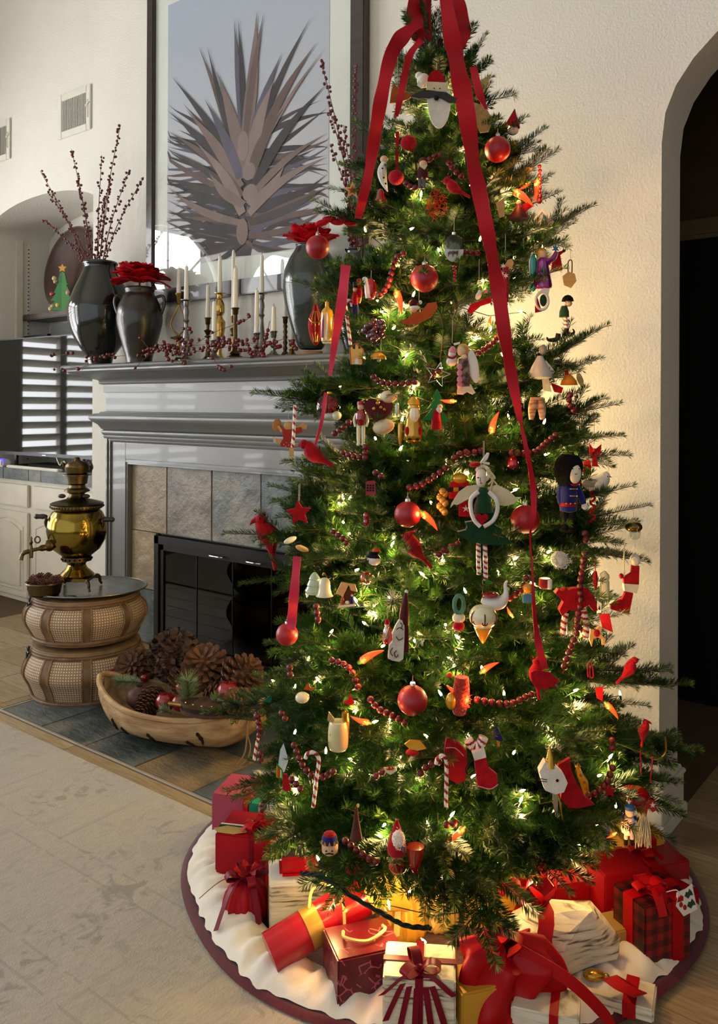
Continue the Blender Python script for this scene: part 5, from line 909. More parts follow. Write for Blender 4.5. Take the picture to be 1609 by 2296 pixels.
class Orn(Thing):
    def __init__(s, name, label, cat, crop, x, y, off=.015, group=None, rad=40, keepout=True):
        k = CROP[crop]; s.k = k[2]; s.x0, s.y0 = x, y; p = surf(k[0] + x / k[2], k[1] + y / k[2], off); s.px = depth(p) / FPX / k[2]
        if p.y > YA - .05: p = p * 1; p.y = YA - .05
        Thing.__init__(s, name, label, cat, p, TH, group); s.f = 0
        if keepout: ORN.append((p, rad * s.px))
        HOOK.append(p + Vector((0, 0, rad * s.px)))
    def P(s, x, y, f=0): return Vector(((x - s.x0) * s.px, -f * s.px, -(y - s.y0) * s.px))
    def ell(s, part, x, y, rx, ry, m, d=None, f=0, rot=0, n=16, parent=None, label=None):
        q = MB(); q.T = Matrix.Translation(s.P(x, y, f)) @ Matrix.Rotation(math.radians(rot), 4, 'Y'); q.ell((0, 0, 0), (rx * s.px, (d or rx) * s.px, ry * s.px), n, max(6, n * 2 // 3)); return s.lpart(part, q, m, parent, label)
    def flat(s, part, pts, m, th=8, f=0, parent=None, label=None):
        q = MB(); q.prism([(s.P(x, y).x, s.P(x, y).z) for x, y in pts], -(f + th / 2) * s.px, (th / 2 - f) * s.px); return s.lpart(part, q, m, parent, label, 30)
    def tube(s, part, pts, r, m, f=0, k=5, parent=None, n=8, label=None):
        P = [s.P(p[0], p[1], (p[2] if len(p) > 2 else 0) + f) for p in pts]; P = spline(P, k) if k > 1 and len(P) > 2 else P; R = r
        if hasattr(r, '__len__'): R = [r[0] + (r[1] - r[0]) * i / (len(P) - 1) for i in range(len(P))] if len(r) == 2 else [v.x for v in spline([Vector((a, 0, 0)) for a in r], k)]
        else: R = [r] * len(P)
        return s.lpart(part, MB().tube(P, [max(.05, a) * s.px for a in R], n), m, parent, label)
    def lat(s, part, x, prof, m, f=0, n=20, parent=None, rot=0, label=None, sm=0):
        pr = [((r) * s.px, -(y - s.y0) * s.px) for r, y in prof]
        if sm: pr = [(max(q.x, 0), q.z) for q in spline([(a, 0, b) for a, b in pr], sm)]
        if pr[0][1] > pr[-1][1]: pr = pr[::-1]
        q = MB().lathe(pr, n, ((x - s.x0) * s.px, -f * s.px, 0)); 
        if rot: M_ = Matrix.Rotation(math.radians(rot), 3, 'Y'); q.v = [M_ @ p for p in q.v]
        return s.lpart(part, q, m, parent, label)
    def hang(s, x, y0, y1, m=None): s.lpart('thread', MB().tube([s.P(x, y0), s.P(x + (2 if y1 < y0 else 0), y1, -6)], max(.0006, .9 * s.px), 5), m or THREAD)
    def stripes(s, part, pts, r, ma, mb_, w, f=0, parent=None, n=9):
        """a striped tube: two materials alternate along it with a slant"""
        P = spline([s.P(p[0], p[1], f) for p in pts], 10); L = 0; q = MB(); R = r * s.px; 
        dense = [];
        for i in range(len(P) - 1):
            for j in range(3): dense.append(P[i].lerp(P[i + 1], j / 3))
        dense.append(P[-1]); q.tube(dense, R, n); acc = [0]
        for i in range(1, len(dense)): acc.append(acc[-1] + (dense[i] - dense[i - 1]).length)
        q.m = [(1 if (acc[i // n] / (w * s.px) + (i % n) / n) % 1 < .42 else 0) if i < (len(dense) - 1) * n else 0 for i in range(len(q.f))]; return s.lpart(part, q, [ma, mb_], parent)
HOOK = []
CANEW = mat('white_enamel', '#e6e0d4', .35); CANER = mat('red_enamel', '#9c0f1a', .35)
def ball(crop, x, y, r, label, off=.02, m=None):
    o = Orn('ball_ornament', label, 'bauble', crop, x, y, off, 'red glass ball ornaments', r + 8); o.ell('ball', x, y, r, r, m or GLASS_R, n=36)
    c = o.lat('cap', x, [(r * .19, y - r * .97), (r * .19, y - r * 1.16), (r * .16, y - r * 1.2), (0.5, y - r * 1.2)], SILV, n=14); o.tube('wire_loop', [(x - 5, y - r * 1.18), (x - 4, y - r * 1.32), (x + 4, y - r * 1.32), (x + 5, y - r * 1.18)], 1.6, SILV, parent=c); o.hang(x, y - r * 1.3, y - r * 1.65); return o
ball('A', 1113, 898, 77, 'satin red ball high on the wall side, lit orange from below'); ball('B', 360, 175, 86, 'satin red ball hanging before the green-black vase'); ball('B', 1130, 400, 100, 'large satin red ball below the clear oval ornament'); ball('D', 1120, 905, 106, 'satin red ball above the big red cardinal'); ball('E', 570, 850, 104, 'satin red ball crossed by the long ribbon beside the fairy'); ball('F', 1205, 870, 108, 'darkest red ball, low on the tree below the carved santa'); ball('F', 300, 395, 80, 'satin red ball beside the ribbon before the fireplace glass')
# felt balls
o = Orn('felt_ball', 'small red felt ball under the wooden santa face', 'bauble', 'A', 579, 860, rad=52); o.ell('ball', 579, 860, 50, 46, FELT_R, n=20); o.hang(579, 815, 760)
o = Orn('felt_ball', 'small red felt ball hanging on a red ribbon loop', 'bauble', 'A', 503, 1067, rad=52); o.ell('ball', 503, 1067, 48, 45, FELT_R, n=20); o.flat('ribbon', [(500, 790), (520, 790), (516, 1030), (498, 1030)], FELT_R, 2)
# top of the tree
o = Orn('santa_ornament', 'flat wooden santa face with a wide dark moustache near the treetop', 'ornament', 'A', 755, 600, .05, rad=150); o.flat('beard', [(690, 545)] + [(762 + 70 * math.cos(a), 600 + 172 * math.sin(a)) for a in [PI - PI * k / 16 for k in range(17)]] + [(828, 545)], WHT, 14); o.flat('hat', [(690, 497)] + [(742 - 52 * math.cos(PI * k / 12), 497 - 74 * math.sin(PI * k / 12)) for k in range(13)] + [(800, 497)], FELT_R, 14); o.flat('hat_brim', [(684, 494), (815, 500), (812, 550), (686, 545)], CRM, 20)
o.flat('moustache', [(585, 588), (630, 562), (690, 548), (745, 556), (800, 560), (850, 592), (908, 608), (870, 626), (820, 622), (780, 600), (745, 585), (700, 596), (640, 600)], DARKG, 12, 14); o.ell('nose', 743, 597, 15, 15, BLACK, f=22)
for x in (730, 765): o.ell('eye', x, 536, 4, 4, BLACK, f=11)
o.hang(745, 425, 380)
o = Orn('feather_bird', 'fluffy white bird beside the red hat of the santa face', 'ornament', 'A', 660, 480, .05, rad=50); o.ell('body', 668, 485, 40, 42, WHT); o.ell('head', 640, 455, 22, 22, WHT); o.flat('tail', [(640, 480), (690, 500), (655, 540), (628, 520)], WHT, 6, 20); o.tube('beak', [(628, 455), (616, 458)], (4, .5), ORNG, k=1)
o = Orn('copper_bird', 'copper coloured leaf-shaped bird behind the broad ribbon tail', 'ornament', 'A', 520, 570, .02, rad=60); o.flat('body', [(490, 500), (525, 545), (605, 572), (585, 592), (540, 612), (500, 618), (465, 622), (472, 560)], COPPER, 8); o.hang(510, 505, 340)
o = Orn('gold_bird', 'pale gold glitter dove with raised wing near the treetop', 'ornament', 'A', 1010, 520, .0, rad=70); o.flat('wing', [(945, 520), (1000, 490), (1075, 445), (1060, 492), (1030, 560), (990, 602), (955, 582)], PALEG, 8); o.hang(1015, 490, 340)
o = Orn('gold_leaf', 'pale gold crinkled leaf hanging below the glitter dove', 'ornament', 'A', 1035, 710, .0, rad=80); o.flat('blade', [(965, 615), (1040, 640), (1066, 690), (1100, 715), (1078, 745), (1060, 792), (1010, 800), (980, 740)], PALEG, 8); o.hang(1010, 630, 560)
o = Orn('gnome', 'small gnome with a pointed dark red hat beside a warm bulb', 'ornament', 'A', 1210, 730, rad=60); o.lat('hat', 1205, [(48, 765), (40, 745), (20, 700), (2, 655)], FELT_R, n=16, rot=8); o.ell('beard', 1205, 785, 34, 28, WHT)
o = Orn('spotted_icicle', 'white icicle ornament with dark spots and a peach top', 'ornament', 'A', 435, 1060, rad=100); o.tube('icicle', [(432, 975), (418, 1030), (428, 1090), (452, 1152)], [16, 28, 22, 3], WHT); o.ell('top', 430, 958, 24, 22, SKIN)
for x, y in ((420, 1020), (428, 1075), (440, 1110), (437, 1000)): o.ell('spot', x, y, 6, 6, BLACK, f=24, n=8)
o = Orn('girl_figurine', 'little girl figurine in a dark coat and grey trousers', 'ornament', 'A', 658, 1045, rad=90); o.ell('head', 665, 985, 24, 28, SKIN); o.ell('hair', 665, 970, 28, 28, BROWN, f=-8); o.lat('coat', 662, [(36, 1075), (34, 1040), (22, 1005), (10, 1000)], MAROON); o.flat('collar', [(640, 1005), (690, 1000), (672, 1030)], CRM, 6, 28)
for x in (648, 672): o.tube('leg', [(x, 1070), (x - 2, 1135)], (12, 10), GREY, k=1)
def feathers(o, part, x, y, rx, ry, n, ln, m, seed=0, f=0):
    q = MB(); rn = random.Random(seed)
    for k in range(n):
        a = rn.uniform(0, 6.28); r = math.sqrt(rn.random()); p = o.P(x + rx * r * math.cos(a), y + ry * r * math.sin(a), f + rn.uniform(-8, 14)); d = Vector((rn.gauss(0, 1), rn.gauss(-.3, .6), rn.gauss(-.4, 1))).normalized() * ln * o.px; w = d.orthogonal().normalized() * 2.2 * o.px; m_ = p + d * .5 + Vector((0, 0, rn.uniform(-.2, .2) * ln * o.px)); q.add([p - w, p + w, m_ + w, p + d, m_ - w], [(0, 1, 2, 3, 4)])
    z = o.lpart(part, q, m); z['kind'] = 'stuff'; return z
def cardinal(crop, x, y, L, face, rot, label, m=None, off=.03, crest=True, wing=True):
    """perched bird: beak towards face (-1 or 1), body length L in crop px, rot = tail droop in degrees"""
    o = Orn('cardinal', label, 'bird ornament', crop, x, y, off, 'red cardinals on the tree', L * .45); m = m or FELT_R; c, sn = math.cos(math.radians(rot)), math.sin(math.radians(rot))
    def R(a, b): a *= -face; return (x + L * (a * c - b * sn * -face * -1 * face), y + L * (b * c + abs(a) * (1 if a * -face > 0 else -1) * sn)) if False else (x + L * (a * c) + L * b * sn * face, y + L * (b * c) + L * a * -face * sn)
    q = [R(-.34, -.2), R(-.22, -.18), R(.0, .0), R(.25, .10), R(.42, .16)]
    o.tube('body', q, [.10 * L, .17 * L, .23 * L, .12 * L, .05 * L], m, n=14); o.tube('tail', [R(.3, .10), R(.5, .18), R(.72, .26)], [.07 * L, .06 * L, .055 * L], m, n=8)
    h = R(-.34, -.22); o.ell('head', h[0], h[1], .14 * L, .14 * L, m)
    if crest: o.tube('crest', [R(-.36, -.28), R(-.28, -.40), R(-.18, -.46)], [.08 * L, .05 * L, .005 * L], m)
    b0, b1 = R(-.44, -.2), R(-.56, -.16); o.ell('mask', *R(-.44, -.19), .06 * L, .07 * L, BLACK, n=10); o.tube('beak', [b0, b1], (.05 * L, .006 * L), ORNG, k=1)
    e = R(-.38, -.25); o.ell('eye', e[0], e[1], .02 * L, .02 * L, BLACK, f=.13 * L, n=8)
    if wing: wq = [R(-.15, -.08), R(.1, -.04), R(.38, .12), R(.2, .14), R(-.05, .1)]; o.flat('wing', wq, m, .03 * L, .21 * L)
    return o
o = cardinal('A', 850, 1130, 150, -1, 10, 'feathered red cardinal near the top with loose plume below', off=.05); feathers(o, 'plume', 745, 1230, 60, 90, 150, 34, mat('orange_red_plume', '#c9261a', .8, col2='#d8451c', nscale=30), 3)
cardinal('D', 1175, 1180, 270, -1, 28, 'big red cardinal facing the fireplace, below the satin ball', mat('brushed_red_bird', '#9c1316', .8, col2='#7f0d10', nscale=30, bump=.4, bscale=120), .05); o = cardinal('G', 530, 560, 190, -1, 62, 'red cardinal with a spread feather wing at the end of the long ribbon', off=.05, wing=False); o.flat('wing', [(490, 535), (520, 520), (600, 530), (662, 585), (630, 600), (645, 625), (600, 615), (590, 640), (560, 625), (540, 640), (500, 600)], FELT_R, 8, 46)
cardinal('D', 370, 425, 280, -1, 12, 'smooth red felt bird lying on a branch above the fireplace opening', crest=False, wing=False, off=.02); cardinal('G', 1085, 530, 150, 1, 28, 'red cardinal looking over the dark doorway, lower wall side', off=.0, crest=False); cardinal('G', 1165, 895, 130, -1, 75, 'upright red cardinal among the lowest wall-side branches', off=.0); cardinal('J', 1385, 465, 230, 1, 82, 'bright red bird hanging head up before the fireplace, under the red star', off=.0)
o = Orn('felt_cardinal', 'red felt cardinal with long triangular tail beside the white unicorn', 'bird ornament', 'G', 750, 1220, .04, rad=110); o.flat('body', [(728, 1052), (660, 1090), (655, 1130), (690, 1190), (675, 1290), (720, 1345), (790, 1345), (875, 1325), (820, 1280), (760, 1180), (735, 1110)], FELT_R, 30); o.tube('beak', [(665, 1100), (645, 1112)], (8, 1), ORNG, k=1)
# chili lights
M_CHI = emis('lit_chili', '#ff3a12', 2.2); M_CHIH = emis('lit_chili_heart', '#ffb52e', 14); CAPG = mat('green_chili_cap', '#12401a', .5)
CHL = Thing('chili_string_lights', 'string of glowing red chili pepper lights among the branches', 'string lights', TA)
def chili(crop, x0, y0, x1, y1):
    k = CROP[crop]; a = surf(k[0] + x0 / k[2], k[1] + y0 / k[2], .02); b = at_Z(k[0] + x1 / k[2], k[1] + y1 / k[2], depth(a)); L = (b - a).length; d = (b - a); n = d.cross(FW).normalized(); ORN.append(((a + b) / 2, L * .4))
    P = spline([a, a + d * .35 + n * L * .06, a + d * .7 + n * L * .05, b], 5); c = CHL.part('chili_bulb', MB().tube(P, [L * .11, L * .15, L * .155, L * .15, L * .145, L * .14, L * .13, L * .12, L * .11, L * .1, L * .085, L * .07, L * .055, L * .04, L * .02, .0005], 9), M_CHI)
    CHL.part('bright_core', MB().ell(a + d * .2 + n * L * .03, (L * .13, L * .165, L * .13), 9, 6), M_CHIH, c); CHL.part('cap', MB().tube([a - d * .16, a - d * .06, a + d * .02], [.004, L * .1, L * .1], 8), CAPG, c)
    l = bpy.data.lights.new('chili_light', 'POINT'); l.energy = .5; l.color = (1, .25, .06); l.shadow_soft_size = .012; lo = bpy.data.objects.new('chili_light', l); COL.objects.link(lo); lo.parent = CHL.o; lo.location = CHL.I @ (a - FW * L * .3)
for q in (('A', 1215, 1150, 1330, 1248), ('A', 1350, 1085, 1332, 1215), ('B', 925, 495, 965, 660), ('B', 1345, 1285, 1240, 1275), ('E', 325, 225, 380, 75), ('D', 1235, 895, 1360, 1035), ('F', 835, 590, 1000, 510), ('F', 890, 1030, 760, 985), ('G', 945, 735, 1018, 825), ('G', 212, 545, 312, 490), ('G', 100, 1470, 5, 1550), ('G', 390, 215, 360, 160), ('C', 310, 905, 325, 830), ('F', 1590, 850, 1450, 760), ('H', 1000, 785, 1075, 740), ('G', 1000, 1500, 950, 1530), ('A', 1300, 1100, 1240, 1140)): chili(*q)
# more of the upper tree
o = Orn('lantern_house', 'dark wooden lantern house behind the high satin ball', 'ornament', 'A', 1205, 910, -.02, rad=45); o.flat('front', [(1180, 940), (1180, 890), (1205, 870), (1230, 890), (1230, 940)], MAROON, 30)
for x in (1192, 1206, 1220): o.flat('bar', [(x - 3, 938), (x - 3, 895), (x + 3, 895), (x + 3, 938)], BLACK, 4, 17)
o = Orn('red_angel', 'dark red angel figure with a flared skirt below the topmost chili lights', 'ornament', 'A', 1240, 1270, rad=60); o.lat('skirt', 1240, [(62, 1320), (50, 1290), (25, 1250), (14, 1235)], MAROON); o.ell('head', 1240, 1220, 16, 18, SKIN); o.flat('wing', [(1235, 1245), (1290, 1215), (1330, 1235), (1280, 1275)], FELT_R, 6, -6)
o = Orn('wooden_plaque', 'small pale wooden plaque beside the dark red angel', 'ornament', 'A', 1135, 1250, rad=45); o.flat('board', [(1105, 1225), (1155, 1185), (1155, 1300), (1125, 1310)], WOODL, 8)
o = Orn('bead_dangle', 'dangling string of dark red glass beads at the outer upper branches', 'ornament', 'A', 1365, 1100, rad=90)
for k in range(9): o.ell('bead', 1365 + (k % 2) * 3, 1000 + k * 26, 12 + 5 * (k > 6), 12 + 5 * (k > 6), GLOSS_R, n=10)
o = Orn('snowy_house', 'small snowy white house with a teal window at the outer branches', 'ornament', 'A', 1380, 1320, rad=60); o.flat('wall', [(1330, 1380), (1330, 1310), (1375, 1265), (1420, 1310), (1440, 1370)], WHT, 40); o.flat('roof', [(1322, 1318), (1375, 1258), (1450, 1340), (1440, 1352), (1375, 1280), (1332, 1328)], CANEW, 50); o.flat('window', [(1380, 1320), (1380, 1295), (1400, 1295), (1400, 1320)], TEAL, 4, 21)
o = Orn('paper_star', 'tan wooden star ornament near the berry stems', 'ornament', 'A', 240, 1145, rad=55); o.flat('star', [(240 + x, 1145 - z) for x, z in star_pts(58, 24, 5)], WOODL, 8); o.flat('star_inlay', [(240 + x, 1145 - z) for x, z in star_pts(28, 12, 5)], ORNG, 4, 6)
o = Orn('red_bell', 'small red glass bell near the broad ribbon tail', 'ornament', 'A', 410, 1170, rad=40); o.lat('bell', 410, [(34, 1205), (26, 1190), (22, 1160), (10, 1138), (3, 1135)], GLOSS_R); o.ell('clapper', 410, 1206, 7, 7, GOLD, n=8)
o = Orn('clear_oval', 'clear oval ornament painted with a snowy cottage and brown deer', 'ornament', 'B', 1343, 185, .04, rad=110); M_CLR = pane_mat('clear_ornament', (.82, .86, .84, 1), 1.45); o.ell('glass', 1343, 185, 78, 108, M_CLR, 40, n=28); o.flat('snow_ground', [(1343 + 70 * math.cos(a), 190 + 92 * math.sin(a)) for a in [PI * k / 14 for k in range(15)]], CANEW, 6); o.flat('cottage', [(1310, 190), (1310, 165), (1345, 140), (1385, 165), (1385, 190)], GREY, 8, 4)
for x in (1318, 1350): o.flat('deer', [(x - 18, 245), (x - 20, 215), (x - 8, 205), (x + 14, 205), (x + 20, 195), (x + 22, 215), (x + 16, 245), (x + 10, 225), (x - 10, 225)], BROWN, 6, 8)
o.flat('tree', [(1290, 180), (1305, 110), (1320, 180)], DARKG, 6, 3); o.lat('cap', 1343, [(16, 85), (16, 68), (8, 62)], SILV, n=12); o.hang(1343, 62, -40)
for k in range(5): o.ell('bead', 1348, 310 + k * 24, 15, 13, GLOSS_R, f=-6, n=10)
# crop B
o = Orn('glass_bottle', 'shiny yellow and purple glass bottle beside the pink-lit ribbon tail', 'ornament', 'B', 428, 740, .03, rad=140); o.lat('bottle', 428, [(3, 872), (38, 860), (46, 800), (46, 690), (40, 635), (18, 610), (14, 600)], YELL, sm=3); o.lat('cap', 428, [(15, 605), (15, 570), (6, 560)], GOLD, n=12); o.tube('purple_stripe', [(398, 830, 30), (402, 720, 34), (412, 650, 30)], (12, 8), PURP); o.tube('white_stripe', [(425, 845, 44), (430, 720, 46), (428, 650, 38)], (8, 6), CANEW); o.lat('foot', 428, [(2, 874), (30, 870), (42, 850), (43, 845)], CANEW)
o = Orn('jewelled_onion', 'red onion-shaped ornament trimmed with gold braid', 'ornament', 'B', 345, 745, .0, rad=110); o.lat('body', 345, [(4, 885), (25, 860), (48, 790), (54, 730), (42, 670), (22, 630), (12, 590)], FELT_R, sm=3)
for dx in (-26, 0, 26): o.tube('gold_braid', [(345 + dx * .4, 640, 34), (345 + dx, 730, 54 - abs(dx) * .4), (345 + dx * .4, 860, 28)], 4, GOLD)
o.tube('gold_band', [(300, 690, 20), (325, 720, 46), (345, 725, 54), (370, 715, 46), (392, 685, 18)], 6, GOLD)
def cane(crop, pts, r, w, label, off=.03):
    o = Orn('candy_cane', label, 'ornament', crop, pts[len(pts) // 2][0], pts[len(pts) // 2][1], off, 'striped candy canes', 90); o.stripes('cane', pts, r, CANEW, CANER, w); return o
cane('B', [(610, 600), (600, 570), (580, 560), (562, 580), (565, 640), (580, 740), (598, 880)], 13, 52, 'red and white wooden candy cane beside the yellow castle'); cane('D', [(218, 30), (214, 120), (208, 260), (200, 370)], 14, 60, 'straight striped candy stick across the wooden girl'); cane('F', [(432, 1290), (445, 1258), (480, 1245), (515, 1265), (530, 1310), (515, 1420), (505, 1520), (490, 1640)], 15, 62, 'hooked candy cane low towards the fireplace side', .06); cane('F', [(1375, 1330), (1385, 1290), (1415, 1270), (1442, 1290), (1450, 1350), (1450, 1480), (1448, 1600), (1450, 1640)], 15, 62, 'hooked candy cane before the big red stocking', .06); cane('F', [(92, 1140), (80, 1200), (62, 1300)], 12, 50, 'short straight candy stick at the outermost lower branches')
o = Orn('glass_santa', 'red and white glass capsule santa near the green-black vase', 'ornament', 'B', 740, 470, rad=90); o.lat('body', 740, [(4, 555), (34, 545), (46, 500), (42, 440), (24, 405)], GLOSS_R, sm=3); o.tube('white_front', [(705, 410, 20), (715, 470, 40), (725, 545, 30)], (16, 20), CANEW); o.ell('head', 700, 408, 22, 20, WHT); o.hang(745, 400, 340)
o = Orn('toy_soldier', 'tiny toy soldier in red jacket and blue trousers', 'ornament', 'B', 640, 580, rad=80); o.lat('jacket', 630, [(20, 590), (24, 540), (14, 500)], FELT_R); o.ell('head', 630, 480, 16, 18, SKIN); o.lat('hat', 630, [(16, 468), (18, 430), (10, 425)], BLACK)
for x in (618, 642): o.tube('leg', [(x, 585), (x + 4, 690)], (10, 9), BLUF, k=1)
o = Orn('red_capsule', 'small red cylinder ornament with a brass tip', 'ornament', 'B', 660, 490, rad=60); o.lat('body', 660, [(20, 540), (22, 480), (20, 410), (8, 400)], FELT_R, n=14); o.lat('tip', 660, [(6, 580), (16, 560), (20, 540)], GOLD, n=12)
o = Orn('glass_grapes', 'dark plum glass grape cluster', 'ornament', 'B', 770, 770, .02, rad=110); rn = random.Random(2); PLUM = mat('plum_glass', '#3f1618', .1, .2, col2='#5c2422', nscale=10, coat=1)
for k in range(20): a = k * 2.4; r = 62 * math.sqrt(k / 20); o.ell('grape', 770 + r * math.cos(a) * 1.2, 770 + r * math.sin(a) * 1.1, 27, 29, PLUM, f=20 * math.cos(k), n=12)
o = Orn('felt_castle', 'glowing yellow felt castle with turrets', 'ornament', 'B', 638, 955, .04, rad=70); o.flat('wall', [(600, 1020), (592, 900), (608, 890), (616, 910), (630, 910), (632, 870), (650, 870), (654, 910), (668, 908), (675, 895), (688, 910), (682, 1022)], YELL, 16); o.flat('door', [(628, 1018), (630, 985), (642, 972), (654, 985), (656, 1018)], CANEW, 4, 9); o.tube('edging', [(600, 1020, 9), (592, 900, 9), (632, 870, 9), (688, 910, 9), (682, 1022, 9)], 4, ORNG, k=1)
o = Orn('toadstool', 'yellow toadstool cap ornament hanging under the plum grapes', 'ornament', 'B', 795, 965, rad=55); o.lat('cap', 795, [(62, 985), (54, 960), (30, 940), (3, 932)], YELL, sm=3); o.ell('stem', 800, 990, 14, 14, CANEW); o.ell('red_bow', 835, 970, 20, 14, FELT_R); o.hang(815, 935, 840)
o = Orn('flying_santa', 'small santa riding an orange wooden goose', 'ornament', 'B', 1090, 660, .04, rad=120); o.flat('goose', [(955, 705), (1010, 690), (1040, 650), (1110, 640), (1150, 580), (1215, 570), (1225, 610), (1180, 680), (1090, 725), (1000, 740)], ORNG, 20); o.ell('hat', 1052, 580, 36, 30, MAROON); o.ell('hat_fur', 1060, 612, 38, 18, WHT); o.ell('pompom', 1100, 572, 14, 14, WHT); o.ell('face', 1050, 632, 22, 16, SKIN, f=10); o.tube('runner', [(975, 735), (1030, 760), (1085, 735)], 5, WOODL); o.hang(1090, 560, 490)
o = Orn('poinsettia_ball', 'clear glass ball filled with red poinsettia petals', 'bauble', 'B', 445, 1330, .03, rad=105); o.ell('glass', 445, 1330, 98, 100, M_CLR, n=26); o.lat('cap', 445, [(18, 1232), (18, 1218), (6, 1214)], GOLD, n=12)
for k in range(9): a = k * .7; o.flat('petal', [(440, 1310), (440 + 55 * math.cos(a) - 14 * math.sin(a), 1310 + 55 * math.sin(a) + 14 * math.cos(a)), (440 + 72 * math.cos(a), 1310 + 66 * math.sin(a)), (440 + 55 * math.cos(a) + 14 * math.sin(a), 1310 + 55 * math.sin(a) - 14 * math.cos(a))], FELT_R, 6, 30 - k * 3)
o.ell('snow', 455, 1395, 62, 26, CANEW, 55); o.ell('rose', 500, 1390, 34, 34, PORC, f=50)
o = Orn('drummer_doll', 'long-legged doll with red waistcoat and red cap', 'doll', 'B', 670, 1400, .04, rad=150); o.ell('head', 670, 1325, 24, 28, SKIN); o.lat('cap', 670, [(26, 1312), (25, 1290), (14, 1284)], CANER, n=14); o.lat('waistcoat', 672, [(26, 1460), (38, 1420), (36, 1370), (18, 1352)], GLOSS_R, sm=3)
for x in (655, 688): o.tube('leg', [(x, 1450), (x, 1530), (x + 1, 1595)], [15, 14, 12], PORC); o.ell('foot', x, 1596, 15, 12, PORC, f=6)
for sg in (-1, 1): o.tube('arm', [(672 + sg * 32, 1375), (672 + sg * 48, 1420), (672 + sg * 40, 1470)], [11, 10, 9], PORC)
o = Orn('cloth_heart', 'maroon cloth heart with gold bells and cream plush trim', 'ornament', 'B', 830, 1360, .02, rad=150); HRT = lambda cx, cy, r: [(cx + r * .95 * math.sin(t) ** 3 * 1.05, cy - r * (13 * math.cos(t) - 5 * math.cos(2 * t) - 2 * math.cos(3 * t) - math.cos(4 * t)) / 15) for t in [2 * PI * k / 28 for k in range(28)]]
o.flat('heart', HRT(800, 1350, 105), mat('maroon_velvet', '#5d0f18', .85, col2='#460b12', nscale=30, sheen=.5), 40); o.ell('plush', 870, 1255, 62, 46, CRM); o.ell('plush', 835, 1470, 80, 55, CRM, rot=-15)
for x, y in ((790, 1300), (815, 1330), (765, 1340), (840, 1345), (800, 1280)): o.ell('bell', x, y, 14, 14, GOLD, f=26, n=10)
o = Orn('gold_santa', 'tall gold glass santa with bearded face and red sleeves', 'ornament', 'B', 1050, 1440, .04, rad=140); o.lat('body', 1050, [(10, 1590), (58, 1570), (66, 1500), (56, 1420), (40, 1370)], GOLD, sm=3); o.ell('head', 1055, 1330, 44, 48, GOLD); o.lat('hat', 1050, [(46, 1310), (40, 1280), (18, 1255)], YELL); o.tube('beard', [(1055, 1340, 40), (1055, 1400, 48), (1055, 1440, 42)], [30, 36, 10], PORC)
for x in (1005, 1092): o.ell('sleeve', x, 1500, 18, 34, FELT_R, f=42)
for x in (1022, 1075): o.ell('buckle', x, 1558, 18, 9, BLACK, f=50, n=10)
for i, (x, y0, y1, m_, lab) in enumerate(((955, 1440, 1600, YELL, 'slim gold glass icicle beside the gold santa'), (932, 1300, 1400, PALEGRN, 'pale green glass tube above the slim gold icicle'))): o = Orn('glass_icicle', lab, 'ornament', 'B', x, (y0 + y1) / 2, .03, rad=60); o.lat('body', x, [(3, y1), (14, y1 - 30), (16, y0 + 20), (8, y0)], m_, n=12, sm=2); o.hang(x, y0, y0 - 90)
o = Orn('tree_gnome', 'red santa standing before a green wooden tree', 'ornament', 'B', 1215, 1370, .03, rad=110); o.flat('tree', [(1222, 1195), (1180, 1270), (1205, 1270), (1150, 1340), (1185, 1340), (1115, 1420), (1310, 1435), (1255, 1350), (1290, 1350), (1240, 1275), (1262, 1275)], GREENP, 10); o.lat('robe', 1215, [(38, 1490), (34, 1430), (24, 1360), (10, 1340)], FELT_R, f=12); o.ell('face', 1240, 1325, 20, 18, SKIN, f=14); o.ell('beard', 1232, 1350, 22, 24, WHT, f=20)
o = Orn('metal_star', 'open metal star outline like a cookie cutter', 'ornament', 'B', 1225, 1095, .03, rad=85); q = [(1225 + x, 1095 - z) for x, z in star_pts(92, 40, 5, ph=.25)]; o.tube('outline', q + q[:1], 4.5, SILV, k=1)
# crop C
o = Orn('glass_angel', 'shiny purple glass angel with green wing reaching for a star', 'ornament', 'C', 690, 480, .0, rad=150); o.lat('robe', 695, [(10, 640), (66, 630), (60, 560), (44, 480), (40, 430), (16, 408)], PURP, sm=3); o.ell('wing', 628, 465, 30, 88, TEAL, 14, f=-10); o.tube('wing_edge', [(604, 540), (600, 440), (618, 385), (648, 380)], 7, SILV); o.ell('head', 694, 385, 34, 34, SKIN); o.ell('hair', 688, 370, 38, 34, YELL, f=-10); o.tube('arm', [(715, 445, 20), (765, 420, 24), (790, 372, 20)], [26, 22, 14], PURP); o.flat('star', [(782 + x, 350 - z) for x, z in star_pts(30, 13, 6)], BLUP, 12, 24); o.ell('blue_gem', 690, 512, 16, 22, TEAL, f=44, n=10)
for k in range(8): a = k * PI / 4; o.tube('flower_ray', [(695, 575, 60), (695 + 28 * math.cos(a), 575 + 28 * math.sin(a), 56)], (5, 2), YELL, k=1)
o.ell('teal_sleeve', 630, 625, 22, 36, TEAL, rot=20); o.hang(690, 345, 290)
o = Orn('red_hat', 'red felt hat with a black tip behind the purple angel', 'ornament', 'C', 800, 450, -.02, rad=70); o.flat('hat', [(750, 520), (765, 430), (790, 375), (845, 358), (850, 370), (820, 395), (830, 450), (838, 500)], FELT_R, 16); o.ell('tip', 847, 362, 12, 12, BLACK, n=10)
